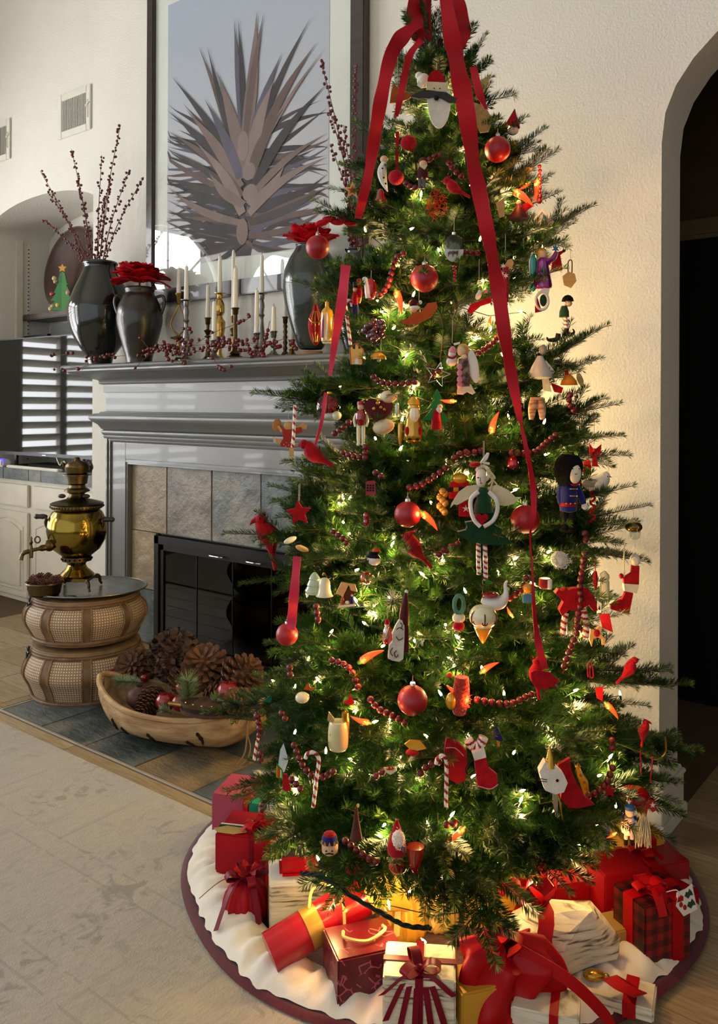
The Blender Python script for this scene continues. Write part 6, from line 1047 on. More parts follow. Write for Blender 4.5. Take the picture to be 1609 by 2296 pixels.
o = Orn('gingerbread_house', 'tan leather hexagon ornament on a wire at the outer branches', 'ornament', 'C', 885, 575, -.02, rad=70); o.flat('hexagon', [(838, 545), (880, 512), (925, 528), (938, 580), (900, 630), (850, 610)], WOODL, 16); o.tube('loop', [(878, 515), (880, 440), (905, 435), (906, 520)], 4, BROWN); o.hang(895, 430, 310)
o = Orn('elf_doll', 'elf doll in black hat with striped legs and curled black boots', 'doll', 'C', 865, 830, -.02, rad=150); o.lat('hat', 875, [(44, 725), (36, 700), (20, 685), (4, 680)], BLKF, rot=0); o.ell('face', 880, 742, 28, 22, SKIN); o.lat('tunic', 850, [(36, 840), (34, 800), (20, 760)], GRNF); o.stripes('leg', [(858, 830), (862, 870), (868, 925)], 14, CANEW, CANER, 28); o.tube('boot', [(845, 950), (870, 960), (905, 965), (922, 945), (912, 925)], [20, 20, 15, 8, 4], BLACK); o.lat('boot_cuff', 868, [(18, 945), (18, 925)], BLACK, n=12); o.tube('boot', [(810, 960), (795, 1000), (740, 1005), (726, 985)], [18, 18, 12, 5], BLACK)
o = Orn('glitter_tube', 'dark red glitter tube with white snowflakes and a wooden lid', 'ornament', 'C', 430, 600, .03, rad=140); o.lat('tube', 430, [(6, 745), (20, 730), (24, 600), (22, 490), (20, 480)], mat('red_glitter', '#7a1018', .35, .4, col2='#a3222a', nscale=200, bump=.5, bscale=300)); o.flat('lid', [(415, 480), (440, 430), (470, 420), (485, 450), (470, 490)], WOODL, 18)
for x, y in ((405, 475), (395, 530), (425, 545)): o.flat('snowflake', [(x + a, y - b) for a, b in star_pts(22, 8, 6)], CANEW, 5, 26)
o.hang(425, 430, 240)
o = Orn('red_sleigh', 'red sleigh-shaped ornament with a small white bird on it', 'ornament', 'C', 240, 730, .02, rad=90); o.flat('sleigh', [(150, 800), (175, 750), (240, 725), (320, 690), (325, 735), (250, 760), (180, 820)], FELT_R, 22); o.ell('bird', 232, 685, 20, 34, WHT, rot=25); o.ell('bird_head', 240, 655, 13, 13, WHT, n=10); o.flat('pink_flower', [(285 + a, 655 - b) for a, b in star_pts(20, 10, 5)], PINK, 6, 12); o.hang(235, 640, 420)
o = Orn('lace_wreath', 'white lace loop with green centre below the purple angel', 'ornament', 'C', 690, 720, -.01, rad=90); o.tube('lace', [(690 + 46 * math.cos(a), 725 + 62 * math.sin(a)) for a in [2 * PI * k / 16 for k in range(17)]], 10, CANEW, k=2); o.ell('green_centre', 700, 720, 26, 44, GRNF, 8); o.flat('lace_top', [(660, 660), (700, 630), (745, 635), (735, 690), (700, 670)], CANEW, 5, 5); o.flat('red_panel', [(640, 700), (655, 690), (690, 800), (640, 810)], FELT_R, 6)
o = Orn('cloth_angel', 'angel with brown print dress, white wings and pale hem', 'ornament', 'C', 140, 1220, .05, rad=180); o.flat('dress', [(85, 1190), (90, 1140), (150, 1130), (165, 1190), (170, 1340), (85, 1345)], SPAT, 26); o.ell('wing', 197, 1195, 38, 122, CANEW, 8, f=-8, rot=-10); o.ell('head', 112, 1085, 34, 38, SKIN); o.ell('hair', 122, 1075, 44, 46, HAIR, f=-16); o.ell('bun', 128, 1125, 22, 18, CRM, f=10); o.flat('hem', [(78, 1395), (82, 1335), (175, 1325), (210, 1385), (190, 1398), (150, 1380), (120, 1400)], CRM, 14, 6); o.flat('halo', [(50, 1030), (98, 1018), (96, 1034), (58, 1044)], CANEW, 10)
for y in (1200, 1245, 1290, 1330): o.ell('pink_scallop', 95, y, 20, 24, PINK, 8, f=16, n=12)
o.hang(42, 1030, 860)
o = Orn('snowman', 'tiny snowman with a red knitted hat beside the print-dress angel', 'ornament', 'C', 35, 1130, .05, rad=70); o.ell('body', 38, 1160, 38, 34, WHT); o.ell('head', 42, 1110, 28, 26, WHT); o.lat('hat', 45, [(30, 1095), (24, 1070), (8, 1050)], PINK); o.tube('scarf', [(10, 1128, 20), (40, 1138, 30), (72, 1120, 18)], 8, FELT_R)
o = Orn('white_bell_angel', 'white porcelain angel with a wide skirt over the lower wall-side boughs', 'ornament', 'C', 680, 1190, -.02, rad=130); o.lat('skirt', 675, [(6, 1290), (88, 1275), (70, 1220), (34, 1150), (20, 1120)], mat('grey_white_bisque', '#c9c5ba', .6), sm=3); o.ell('head', 697, 1075, 30, 38, mat('stone_face', '#9a968c', .7)); o.flat('wing', [(720, 1150), (785, 1230), (770, 1250), (715, 1200)], CANEW, 8, -10); o.flat('tissue', [(690, 1280), (735, 1265), (760, 1380), (700, 1370)], CRM, 6)
o = Orn('orange_bloom', 'orange tasselled flower at the outer wall-side branches', 'ornament', 'C', 885, 1295, -.02, rad=70); o.lat('petals', 885, [(62, 1330), (54, 1300), (30, 1270), (8, 1250)], mat('orange_tassel', '#c96a17', .8, col2='#d98a2c', nscale=40)); o.lat('top', 868, [(16, 1255), (14, 1235), (4, 1222)], FELT_R, n=10); o.ell('gold_leaf', 965, 1290, 22, 50, PALEG, 5, rot=-20)
o = Orn('red_pouch', 'small red pouch beside the orange flower', 'ornament', 'C', 800, 1350, -.01, rad=50); o.flat('pouch', [(755, 1315), (800, 1330), (842, 1350), (830, 1390), (780, 1380)], FELT_R, 20)
o = Orn('pale_trousers', 'tiny pale trousers ornament printed with brown lines', 'ornament', 'C', 655, 1500, .02, rad=90); m_ = mat('printed_trousers', '#d8b98a', .7, col2='#a8764a', nscale=30, stretch=(1, 1, 5), contrast=.1)
for sg in (-1, 1): o.tube('leg', [(655 + sg * 22, 1430), (655 + sg * 34, 1500), (655 + sg * 40, 1580)], [28, 30, 18], m_, n=12)
o.lat('waist', 655, [(50, 1440), (48, 1422), (46, 1418)], m_); o.hang(560, 1500, 1380)
# crop D
o = Orn('red_star', 'red felt star with a stitched edge', 'ornament', 'D', 250, 895, .03, rad=110); o.flat('star', [(250 + x, 895 - z) for x, z in star_pts(105, 52, 5, ph=-.1)], FELT_R, 26); o.hang(255, 800, 660); o.hang(245, 800, 665)
o = Orn('wooden_girl', 'flat wooden dancing girl in a red dress holding a tan hat', 'ornament', 'D', 160, 260, .0, rad=160); o.flat('dress', [(118, 240), (160, 225), (200, 225), (205, 330), (190, 372), (110, 365), (100, 340), (125, 300)], mat('red_painted_wood', '#b5341f', .5, col2='#9a2716', nscale=12), 12); o.ell('face', 165, 195, 38, 34, WOODL, 8); o.flat('sleeve', [(120, 245), (100, 215), (92, 200), (105, 192), (150, 235)], MATS['red_painted_wood'], 10); o.ell('hat', 72, 190, 36, 52, mat('tan_hat', '#b5773d', .6), 6, rot=12); o.flat('arm', [(75, 200), (95, 195), (120, 235), (105, 250)], WOODL, 8, 6); o.flat('arm', [(200, 215), (265, 185), (272, 170), (318, 190), (305, 225), (280, 215), (215, 262)], WOODL, 8, -4); o.flat('sleeve', [(205, 215), (270, 205), (282, 245), (215, 265)], MATS['red_painted_wood'], 10)
o.flat('leg', [(62, 295), (112, 310), (105, 345), (58, 325)], WOODL, 8); o.flat('shoe', [(44, 285), (66, 282), (64, 332), (46, 328)], CRM, 10); o.flat('leg', [(172, 370), (208, 372), (212, 450), (174, 450)], WOODL, 8); o.flat('shoe', [(165, 440), (214, 445), (212, 472), (168, 468)], CRM, 10)
for x, y in ((130, 345), (150, 330), (170, 350), (185, 330), (145, 360)): o.ell('dot', x, y, 4, 4, CANEW, f=7, n=6)
o.hang(165, 160, 60)
o = Orn('phone_box', 'little red telephone box', 'ornament', 'D', 825, 695, .02, rad=70); o.flat('box', [(785, 750), (785, 650), (862, 645), (865, 748)], CANER, 40); o.flat('roof', [(780, 655), (800, 640), (850, 636), (868, 650)], CANER, 46)
for x in (800, 822, 844):
    for y in (672, 692, 712): o.flat('pane', [(x - 8, y + 7), (x - 8, y - 7), (x + 8, y - 7), (x + 8, y + 7)], BLACK, 4, 21)
o = Orn('red_barrel', 'small red glass barrel under the telephone box', 'ornament', 'D', 790, 945, .02, rad=60); o.lat('barrel', 790, [(16, 998), (24, 970), (20, 945), (26, 920), (20, 895), (8, 888)], GLOSS_R, sm=2)
o = Orn('penguin', 'black and white penguin with an orange hat', 'ornament', 'D', 850, 1250, .03, rad=90); o.ell('body', 850, 1270, 56, 44, CANEW, rot=20); o.ell('back', 845, 1245, 62, 34, BLACK, f=-10, rot=20); o.ell('head', 870, 1205, 28, 26, BLACK); o.lat('hat', 868, [(34, 1200), (28, 1185), (8, 1170)], ORNG); o.flat('wing', [(790, 1290), (815, 1245), (830, 1230), (835, 1262)], BLACK, 8, 30); o.tube('beak', [(895, 1205), (915, 1212)], (7, 1), YELL, k=1)
o = Orn('porcelain_tree', 'pale green porcelain tree ornament', 'ornament', 'D', 375, 1460, .04, rad=100); o.lat('tree', 375, [(6, 1552), (70, 1540), (78, 1515), (58, 1480), (62, 1470), (42, 1430), (46, 1420), (26, 1385), (8, 1370)], PALEGRN, n=14)
o = Orn('porcelain_bell', 'cream porcelain bell beside the pale green tree', 'ornament', 'D', 452, 1500, .04, rad=80); o.lat('bell', 455, [(72, 1560), (60, 1545), (48, 1500), (44, 1450), (30, 1420), (6, 1412)], PORC, sm=3); o.tube('bow', [(440, 1395), (450, 1375), (462, 1395)], 6, GOLD)
o = Orn('red_orange_ball', 'shiny orange-red ball half hidden under a bough', 'bauble', 'D', 790, 1420, .0, rad=55); o.ell('ball', 790, 1415, 52, 50, GLOSS_R, n=18)
for i, (x, y, r, lab) in enumerate(((180, 1112, 25, 'pale wooden bird tail under the red star'), (275, 1180, -20, 'pale wooden bird body just above the vertical ribbon'))): o = Orn('wooden_bird', lab, 'ornament', 'D', x, y, .0, rad=50); o.ell('body', x, y, 56, 24, WOODL if i else PORC, 18, rot=-r)
o = Orn('amber_pickle', 'amber glass cluster with a gold shine', 'ornament', 'D', 1400, 805, .03, rad=110); AMB = mat('amber_glass_orn', '#b5700f', .15, .2, col2='#d69a2a', nscale=20, coat=.8)
for k in range(8): o.ell('facet', 1400 + 24 * math.sin(k * 2.1), 720 + k * 24, 30, 30, AMB, f=8 * math.cos(k * 1.7), n=10)
# crop E : fairy, guard and neighbours
o = Orn('santa_suit', 'headless-looking red santa suit with a black belt, lit yellow above', 'ornament', 'E', 90, 630, .0, rad=90); o.flat('coat', [(20, 700), (30, 580), (160, 575), (165, 640), (150, 700)], FELT_R, 40); o.flat('belt', [(10, 652), (12, 620), (160, 612), (162, 645)], BLACK, 46); o.flat('buckle', [(48, 650), (50, 618), (86, 616), (86, 648)], GOLD, 52); o.ell('beard', 100, 555, 58, 38, YELL)
o.o['label'] = 'red santa suit ornament with black belt and gold buckle behind the fairy wing'
o = Orn('red_stocking_tag', 'red rectangular ornament with a white starfish, behind the fairy', 'ornament', 'E', 130, 790, .0, rad=70); o.flat('card', [(92, 830), (90, 722), (165, 715), (170, 830)], FELT_R, 18); o.flat('starfish', [(140 + x, 772 - z) for x, z in star_pts(30, 9, 5)], CANEW, 6, 12)
o = Orn('fairy_doll', 'cloth fairy in a green tree dress holding a red heart', 'doll', 'E', 260, 780, .07, rad=330)
o.flat('wing', [(245, 690), (190, 690), (80, 750), (55, 745), (30, 770), (40, 735), (90, 655), (150, 612), (235, 600)], CRM, 6, -10); o.flat('wing', [(310, 680), (300, 620), (370, 602), (450, 640), (500, 690), (545, 690), (520, 710), (490, 740), (430, 755), (380, 750)], CRM, 6, -10)
o.lat('torso', 268, [(70, 800), (66, 760), (50, 700), (40, 650), (24, 618)], GRNF, sm=2); o.flat('skirt', [(80, 940), (140, 925), (150, 900), (135, 870), (200, 860), (215, 790), (330, 790), (355, 850), (345, 885), (400, 915), (385, 935), (470, 1010), (400, 1030), (270, 1030), (170, 1005), (110, 975)], GRNF, 60)
o.lat('head', 250, [(6, 622), (30, 600), (38, 560), (36, 515), (20, 490), (4, 485)], SKINW, sm=2); o.lat('neck', 258, [(12, 640), (12, 605)], SKINW, n=10)
for x in (228, 262): o.ell('eye', x - 4, 548, 8, 5, BLACK, 3, f=34, n=8)
o.tube('nose', [(240, 545, 37), (237, 570, 40), (244, 574, 37)], 2, BROWN); o.ell('mouth', 245, 587, 9, 4, FELT_R, 3, f=34, n=8)
for k in range(16):
    a = -2.6 + k * .24; x, y = 262 + 46 * math.cos(a), 520 + 50 * math.sin(a); o.ell('curl', x, y, 15, 15, WHT if k % 2 else CRM, f=-4 + 8 * math.sin(k), n=8)
for k, (x1, y1) in enumerate(((350, 560), (315, 640), (365, 600), (300, 600))): o.tube('hair_strand', [(310, 500 + k * 10), (345 - k * 6, 540 + k * 10), (x1, y1)], 6, CRM)
o.ell('red_cap', 205, 455, 42, 20, FELT_R, rot=-8); o.tube('cap_bow', [(240, 455), (280, 400), (300, 375), (290, 410), (265, 440), (310, 450)], 9, WHT)
o.tube('arm', [(228, 650, 20), (175, 700, 30), (172, 780, 45), (195, 850, 55), (238, 895, 60)], [18, 17, 16, 15, 15], WHT); o.tube('arm', [(300, 650, 20), (350, 700, 30), (362, 770, 45), (330, 850, 55), (262, 895, 60)], [18, 17, 16, 15, 15], WHT); o.flat('heart', HRT(250, 838, 44), FELT_R, 22, 52)
for x in (232, 280): o.stripes('leg', [(x, 1020), (x + 2, 1120), (x + 6, 1250 + (x > 250) * 40)], 17, CANEW, CANER, 40)
o.tube('shoe', [(290, 1290, 5), (300, 1300, 20), (330, 1305, 30)], [14, 15, 6], GREENP); o.hang(272, 440, 285); o.hang(264, 440, 285)
o = Orn('guardsman_doll', 'felt guardsman in a tall black bearskin and blue coat', 'doll', 'E', 890, 670, .0, rad=240); o.tube('bearskin', [(890, 600), (880, 520), (885, 440), (890, 385)], [78, 98, 96, 60], BLKF, n=18, k=6); o.ell('face', 905, 515, 48, 72, SKINW, 30, f=78); feathers(o, 'bearskin_fur', 885, 470, 92, 105, 260, 20, BLKF, 4, 40)
for x in (886, 930): o.ell('eye', x, 478, 4, 5, BLACK, 2, f=106, n=6)
o.tube('mouth', [(898, 512, 108), (908, 518, 109), (918, 510, 108)], 2.2, BROWN); o.tube('collar', [(845, 560, 50), (880, 590, 72), (920, 592, 72), (950, 575, 50)], 9, FELT_R); o.lat('coat', 880, [(6, 800), (58, 790), (62, 740), (66, 680), (62, 620), (40, 585)], BLUF, sm=2, n=18)
o.lat('belt', 880, [(63, 752), (65, 742), (63, 730)], FELT_R)
for y in (626, 676): o.tube('gold_braid', [(872, y, 62), (900, y, 66), (932, y + 2, 52)], 6, GOLD); [o.ell('button', x, y, 7, 7, SILV, f=66, n=8) for x in (880, 926)]
for x in (850, 880, 912): o.ell('buckle', x, 728, 9, 6, GOLD, f=66, n=8)
o.tube('arm', [(935, 610, 10), (965, 680, 20), (985, 735, 24)], [24, 24, 22], BLUF, n=12); o.ell('hand', 992, 752, 24, 26, WHT, f=24); o.tube('arm', [(828, 610), (818, 690), (830, 740)], [22, 22, 20], BLUF, n=12)
for x in (855, 900): o.tube('leg', [(x, 785), (x, 860), (x - 4, 925)], [32, 30, 30], BLACK, n=12); o.ell('boot', x - 8, 928, 36, 18, BLACK, f=12)
o = Orn('white_bird', 'white felt bird with grey stitched wing beside the guardsman', 'bird ornament', 'E', 1080, 590, .0, rad=110); o.tube('body', [(975, 580), (1010, 590), (1070, 600), (1125, 570), (1150, 535)], [8, 36, 62, 52, 34], WHT, n=16); o.ell('head', 1148, 535, 32, 32, WHT); o.flat('wing', [(965, 600), (985, 560), (1060, 555), (1085, 580), (1060, 610), (1000, 620)], mat('grey_wing', '#a39a8a', .9, col2='#5c554c', nscale=30, stretch=(1, 1, 6)), 10, 52); o.ell('eye', 1154, 540, 6, 6, BLACK, f=30, n=8); o.tube('beak', [(1176, 540), (1194, 548)], (7, 1), GREY, k=1); o.hang(1172, 505, 360, WOODL)
o = Orn('red_spiral', 'curly red ribbon icicle behind the white bird', 'ornament', 'E', 1055, 740, -.02, rad=120); o.lpart('spiral', MB().tube([o.P(1055 + 16 * math.cos(k * .5), 560 + k * 5.4, 16 * math.sin(k * .5)) for k in range(58)], 9 * o.px, 6), FELT_R)
o = Orn('red_mitten', 'bright red felt shape behind the bearskin', 'ornament', 'E', 1015, 470, -.04, rad=50); o.flat('felt', [(985, 440), (1030, 420), (1045, 470), (1040, 530), (990, 530)], FELT_R, 20)
o = Orn('red_bow', 'red ribbon bow hanging at the wall-side branches above the white bird', 'ornament', 'E', 1070, 360, -.04, rad=70); o.flat('loop', [(1065, 350), (1030, 300), (1035, 400)], FELT_R, 12); o.flat('loop', [(1070, 350), (1118, 310), (1108, 400)], FELT_R, 12); o.ell('knot', 1068, 352, 14, 14, FELT_R); o.flat('tail', [(1060, 360), (1078, 360), (1095, 470), (1050, 470)], FELT_R, 4); o.hang(1066, 310, 80, FELT_R)
o = Orn('red_glass_flame', 'red glass teardrop above the fairy', 'ornament', 'E', 478, 445, .0, rad=60); o.lat('drop', 480, [(4, 492), (34, 478), (42, 450), (28, 410), (6, 385)], GLOSS_R, sm=3)
o = Orn('glass_acorn', 'dark gold glass acorn on a wire at the outermost bough', 'ornament', 'E', 1350, 920, -.02, rad=75); o.ell('cap', 1350, 905, 62, 40, mat('dark_gold', '#54471f', .25, .8, col2='#7d6b35', nscale=20)); o.lat('nut', 1362, [(6, 1000), (30, 985), (40, 950), (38, 920)], M_CLR, sm=2); o.tube('swirl', [(1350, 890, 50), (1370, 900, 54), (1355, 920, 58), (1375, 935, 52)], 5, GOLD); o.hang(1350, 865, 780)
o = Orn('fluffy_ball', 'fluffy yellow-white plush ball glowing beside a bulb', 'ornament', 'E', 815, 1140, .02, rad=90); o.ell('core', 815, 1140, 64, 58, WHT); feathers(o, 'fluff', 815, 1140, 66, 60, 240, 22, WHT, 6, 50)
o = Orn('santa_stocking', 'red and white santa hat and stocking hanging by the wall', 'ornament', 'E', 1320, 1320, -.03, rad=190); o.flat('hat', [(1335, 1180), (1388, 1185), (1385, 1320), (1280, 1318), (1275, 1270), (1330, 1235)], FELT_R, 30); o.ell('pompom', 1360, 1145, 38, 44, WHT); o.flat('cuff', [(1275, 1312), (1385, 1318), (1368, 1382), (1282, 1365)], WHT, 44); o.flat('foot', [(1290, 1368), (1345, 1382), (1315, 1535), (1185, 1498), (1180, 1440), (1265, 1425)], FELT_R, 30); o.ell('bobble', 1262, 1260, 16, 20, FELT_R); o.tube('yarn', [(1285, 1020), (1280, 1150), (1284, 1290)], 5, CRM)
o = Orn('wooden_peg', 'pale turned wooden peg behind the wall-side boughs', 'ornament', 'E', 1140, 1320, -.02, rad=90); o.lat('peg', 1140, [(34, 1420), (36, 1300), (30, 1290), (36, 1275), (34, 1250), (10, 1225)], PORC)
o = Orn('red_tassel', 'long red tassel hanging at the wall-side boughs', 'ornament', 'E', 1078, 1270, -.01, rad=90); o.tube('cord', [(1070, 1140), (1076, 1230)], 3, FELT_R, k=1); o.tube('tassel', [(1076, 1225), (1074, 1280), (1080, 1360)], [10, 20, 6], FELT_R)
o = Orn('red_elf', 'big red felt elf with striped stockings behind the bead strand', 'doll', 'E', 920, 1430, .0, rad=180); o.flat('body', [(780, 1380), (800, 1350), (850, 1370), (900, 1345), (1000, 1340), (1060, 1400), (1085, 1500), (1060, 1510), (1020, 1460), (960, 1500), (880, 1500), (830, 1540), (810, 1500), (840, 1440)], FELT_R, 60); o.ell('head', 850, 1370, 30, 30, FELT_R); o.stripes('leg', [(985, 1500), (1000, 1560), (1010, 1620), (1005, 1700)], 26, CANEW, CANER, 46); o.stripes('leg', [(860, 1530), (850, 1600), (845, 1680)], 24, CANEW, CANER, 46)
o = Orn('santa_mug', 'tiny red and white mug ornament', 'ornament', 'E', 710, 1310, .0, rad=60); o.lat('mug', 710, [(30, 1350), (40, 1340), (42, 1280), (38, 1276)], CANER); o.lat('white_panel', 738, [(16, 1348), (20, 1335), (20, 1285), (16, 1280)], CANEW, f=28)
o = Orn('blue_box', 'small teal-blue box ornament beside the thin ribbon', 'ornament', 'E', 582, 1418, .02, rad=50); o.flat('box', [(552, 1448), (552, 1392), (616, 1388), (616, 1448)], BLUP, 50); o.ell('yellow_head', 580, 1345, 44, 40, YELL)
o = Orn('turban_ornament', 'cream turban-shaped glass ornament with dark scrolls', 'ornament', 'E', 265, 1530, .06, rad=130); o.lat('turban', 265, [(4, 1745), (20, 1720), (60, 1640), (70, 1610), (92, 1590), (100, 1545), (86, 1505), (60, 1480), (30, 1470)], PORC, n=28, sm=3); o.lat('painted_glow_tip', 265, [(3, 1748), (22, 1722), (62, 1640), (66, 1625)], YELL, n=20, sm=2)  # yellow shell over the tip, a glow put into its colour
for k in range(-2, 3): o.tube('dark_scroll', [(265 + k * 20, 1482, 40), (265 + k * 44, 1530, 98 - abs(k) * 24), (265 + k * 42, 1590, 90 - abs(k) * 24)], 5, BROWN)
for x in (205, 265, 325): o.tube('scroll_loop', [(x + 18 * math.cos(a), 1580 + 16 * math.sin(a), 92 - abs(x - 265) * .55) for a in [k * .7 for k in range(10)]], 4, BROWN, k=2)
o = Orn('genie_lamp', 'white porcelain swan-necked lamp with red top on the turban', 'ornament', 'E', 340, 1420, .06, rad=90); o.tube('lamp', [(255, 1435), (320, 1455), (390, 1450), (430, 1390), (425, 1320), (440, 1295)], [18, 44, 46, 22, 12, 6], CANEW, n=14); o.ell('red_top', 320, 1395, 62, 24, GLOSS_R); o.hang(262, 1420, 1290, WOODL)
o = Orn('wreath_gnome', 'tiny gnome holding a fuzzy green wreath', 'ornament', 'E', 90, 1470, .03, rad=100); o.tube('wreath', [(90 + 34 * math.cos(a), 1460 + 62 * math.sin(a), 20) for a in [2 * PI * k / 16 for k in range(17)]], 16, mat('grey_green_fuzz', '#5d8a74', .9, col2='#3f6a55', nscale=60, bump=.6), k=2); o.ell('gnome', 90, 1560, 48, 40, PORC); o.ell('red_coat', 90, 1620, 44, 36, FELT_R)
o = Orn('playing_card', 'small white and black card tucked at the wall side', 'ornament', 'E', 1102, 1480, -.02, rad=40); o.flat('card', [(1085, 1530), (1088, 1435), (1120, 1460), (1116, 1520)], CANEW, 4); o.flat('mark', [(1095, 1500), (1103, 1470), (1110, 1505)], BLACK, 3, 3)
o = Orn('red_pennant', 'red felt pennant triangle by the wall', 'ornament', 'G', 940, 250, -.03, rad=50); o.flat('pennant', [(905, 205), (965, 200), (988, 312), (925, 285)], FELT_R, 6)
# crop F
o = Orn('spiky_star', 'pale straw star burst', 'ornament', 'F', 1065, 150, .02, rad=90); q = MB(); rn = random.Random(6)
for k in range(34): d = Vector((rn.gauss(0, 1), rn.gauss(0, .5), rn.gauss(0, 1))).normalized() * 85 * o.px; q.tube([d * .05, d], [5 * o.px, .8 * o.px], 5)
o.lpart('rays', q, PORC)['kind'] = 'stuff'; o.ell('heart', 1065, 150, 18, 18, PORC, n=8)
o = Orn('carved_santa', 'tall carved santa with a long maroon hat and white beard', 'ornament', 'F', 1120, 380, .06, rad=230); o.tube('hat', [(1155, 90), (1150, 170), (1145, 260), (1150, 330)], [10, 26, 36, 30], MAROON, n=14); o.flat('side', [(1145, 200), (1172, 190), (1178, 520), (1138, 520)], MAROON, 30, 2); o.flat('beard', [(1085, 320), (1110, 280), (1145, 290), (1146, 400), (1138, 560), (1110, 582), (1060, 575), (1028, 560), (1035, 470), (1060, 440), (1058, 380)], mat('carved_white', '#d9d3c4', .8, col2='#b5aa98', nscale=30, bump=.6, bscale=60), 44, 8); o.ell('tip', 1158, 85, 12, 14, WHT)
for p_ in ([(1090, 350, 34), (1110, 335, 36), (1135, 350, 36)], [(1085, 400, 34), (1105, 425, 36), (1135, 410, 36)], [(1060, 480, 34), (1045, 510, 34), (1060, 540, 34)], [(1090, 500, 36), (1072, 520, 36), (1085, 550, 36), (1100, 530, 36)], [(1115, 300, 34), (1128, 320, 35), (1120, 345, 35)]): o.tube('carved_line', p_, 3, DARKG)
o = Orn('small_santa', 'small red glass santa with silver beard', 'ornament', 'F', 1022, 390, .04, rad=90); o.lat('robe', 1025, [(30, 455), (42, 440), (40, 400), (26, 350), (12, 330)], GLOSS_R, sm=2); o.tube('beard', [(1020, 330, 18), (1010, 370, 34), (995, 440, 22)], [14, 18, 8], SILV); o.ell('face', 1020, 325, 18, 18, SKIN); o.lat('hat', 1022, [(20, 318), (16, 295), (6, 282)], FELT_R, n=12); o.hang(1022, 280, 170)
o = Orn('nativity_house', 'wooden nativity stable with tiny figures', 'ornament', 'F', 735, 110, .04, rad=110); o.flat('roof_slope', [(655, 95), (690, 20), (745, 30), (705, 112)], WOODL, 60); o.flat('roof_slope', [(745, 30), (790, 35), (806, 82), (760, 70)], WOODL, 60); o.flat('floor', [(668, 195), (672, 178), (792, 165), (794, 182)], PORC, 70); o.flat('back', [(700, 180), (705, 105), (750, 60), (785, 75), (780, 170)], BROWN, 6, -22)
for x, m_ in ((700, ORNG), (768, BLUF)): o.lat('figure', x, [(13, 175), (12, 140), (5, 115)], m_, n=10, f=15); o.ell('figure_head', x, 110, 9, 10, SKIN, f=15, n=8)
o.ell('manger', 735, 158, 17, 12, CANEW, f=20)
o = Orn('boot_ornament', 'cream glass boot with scroll pattern', 'ornament', 'F', 670, 1090, .05, rad=150); o.flat('back_tip', [(590, 1010), (600, 950), (640, 1000), (640, 1060)], PALEG, 20); o.lat('boot', 668, [(4, 1235), (54, 1225), (72, 1190), (72, 1100), (66, 1040), (60, 1020)], mat('cream_scroll_glass', '#d9cf9e', .35, col2='#c9bb84', nscale=12, coat=.4), n=24, sm=2); o.lat('gold_side', 720, [(4, 1200), (24, 1180), (30, 1040), (26, 960), (8, 950)], GOLD, n=14, f=-10)
for x, y in ((630, 1100), (690, 1090), (640, 1160), (700, 1160)): o.tube('scroll', [(x + (22 - k * 1.6) * math.cos(k * .8), y + (26 - k * 2) * math.sin(k * .8), 62 - abs(x - 665) * .5) for k in range(11)], 3.5, DARKG, k=2)
o = Orn('plush_fox', 'shaggy red plush fox with a cream tail', 'ornament', 'F', 1545, 850, .02, rad=150); o.tube('body', [(1560, 700), (1555, 800), (1545, 900), (1540, 970)], [50, 62, 62, 40], mat('red_plush', '#9c2414', .95, col2='#b8391b', nscale=40, sheen=.4, bump=.8, bscale=120), n=16); feathers(o, 'fur', 1550, 830, 66, 130, 320, 20, MATS['red_plush'], 12, 40); o.ell('tail', 1480, 865, 40, 62, YELL, f=30); o.ell('ear', 1470, 690, 26, 20, ORNG)
o = Orn('unicorn_box', 'pale blue house-shaped ornament with rainbow stripes', 'ornament', 'F', 275, 1280, .0, rad=120); o.flat('panel', [(235, 1350), (250, 1230), (275, 1180), (310, 1300), (280, 1390)], mat('pale_blue_card', '#b9cdd8', .5), 10); o.flat('box', [(222, 1420), (225, 1320), (270, 1370), (268, 1440)], GREENP, 14)
for k, m_ in enumerate((YELL, ORNG, PALEGRN)): o.flat('stripe', [(224 + k * 14, 1335 + k * 14), (234 + k * 14, 1345 + k * 14), (234 + k * 14, 1425), (224 + k * 14, 1420)], m_, 4, 9)
o = Orn('red_fringe', 'short red felt fringe below the pale blue house', 'ornament', 'F', 295, 1470, .02, rad=60); o.flat('felt', [(270, 1400), (300, 1400), (330, 1510), (300, 1525), (268, 1510)], FELT_R, 14)
o = Orn('orange_leaf', 'glowing orange-yellow glass leaf', 'ornament', 'F', 1225, 1190, .03, rad=75); o.flat('leaf', [(1148, 1185), (1185, 1155), (1260, 1160), (1305, 1215), (1240, 1230), (1180, 1215)], mat('amber_leaf', '#d98a14', .3, col2='#e6b23a', nscale=20, coat=.4), 18); o.ell('red_base', 1205, 1245, 50, 18, FELT_R)
o = Orn('tiny_bowl', 'tiny cream tray holding red berries', 'ornament', 'F', 1045, 1375, .02, rad=55); o.flat('tray', [(995, 1355), (1085, 1350), (1092, 1375), (1045, 1405), (1010, 1385)], PORC, 14); [o.ell('berry', x, 1358, 16, 14, GLOSS_R, f=10, n=10) for x in (1030, 1055)]
o = Orn('origami_bird', 'little red paper bird with pointed tail', 'ornament', 'F', 745, 880, .02, rad=50); o.flat('bird', [(705, 880), (745, 860), (750, 820), (768, 858), (790, 885), (750, 905)], FELT_R, 16)
o = Orn('white_egg', 'cream egg ornament under a spiky orange tuft', 'ornament', 'F', 410, 845, .01, rad=60); o.ell('egg', 410, 850, 52, 40, PORC); o.flat('tuft', [(420, 790), (455, 745), (470, 780), (505, 775), (480, 800)], ORNG, 8)
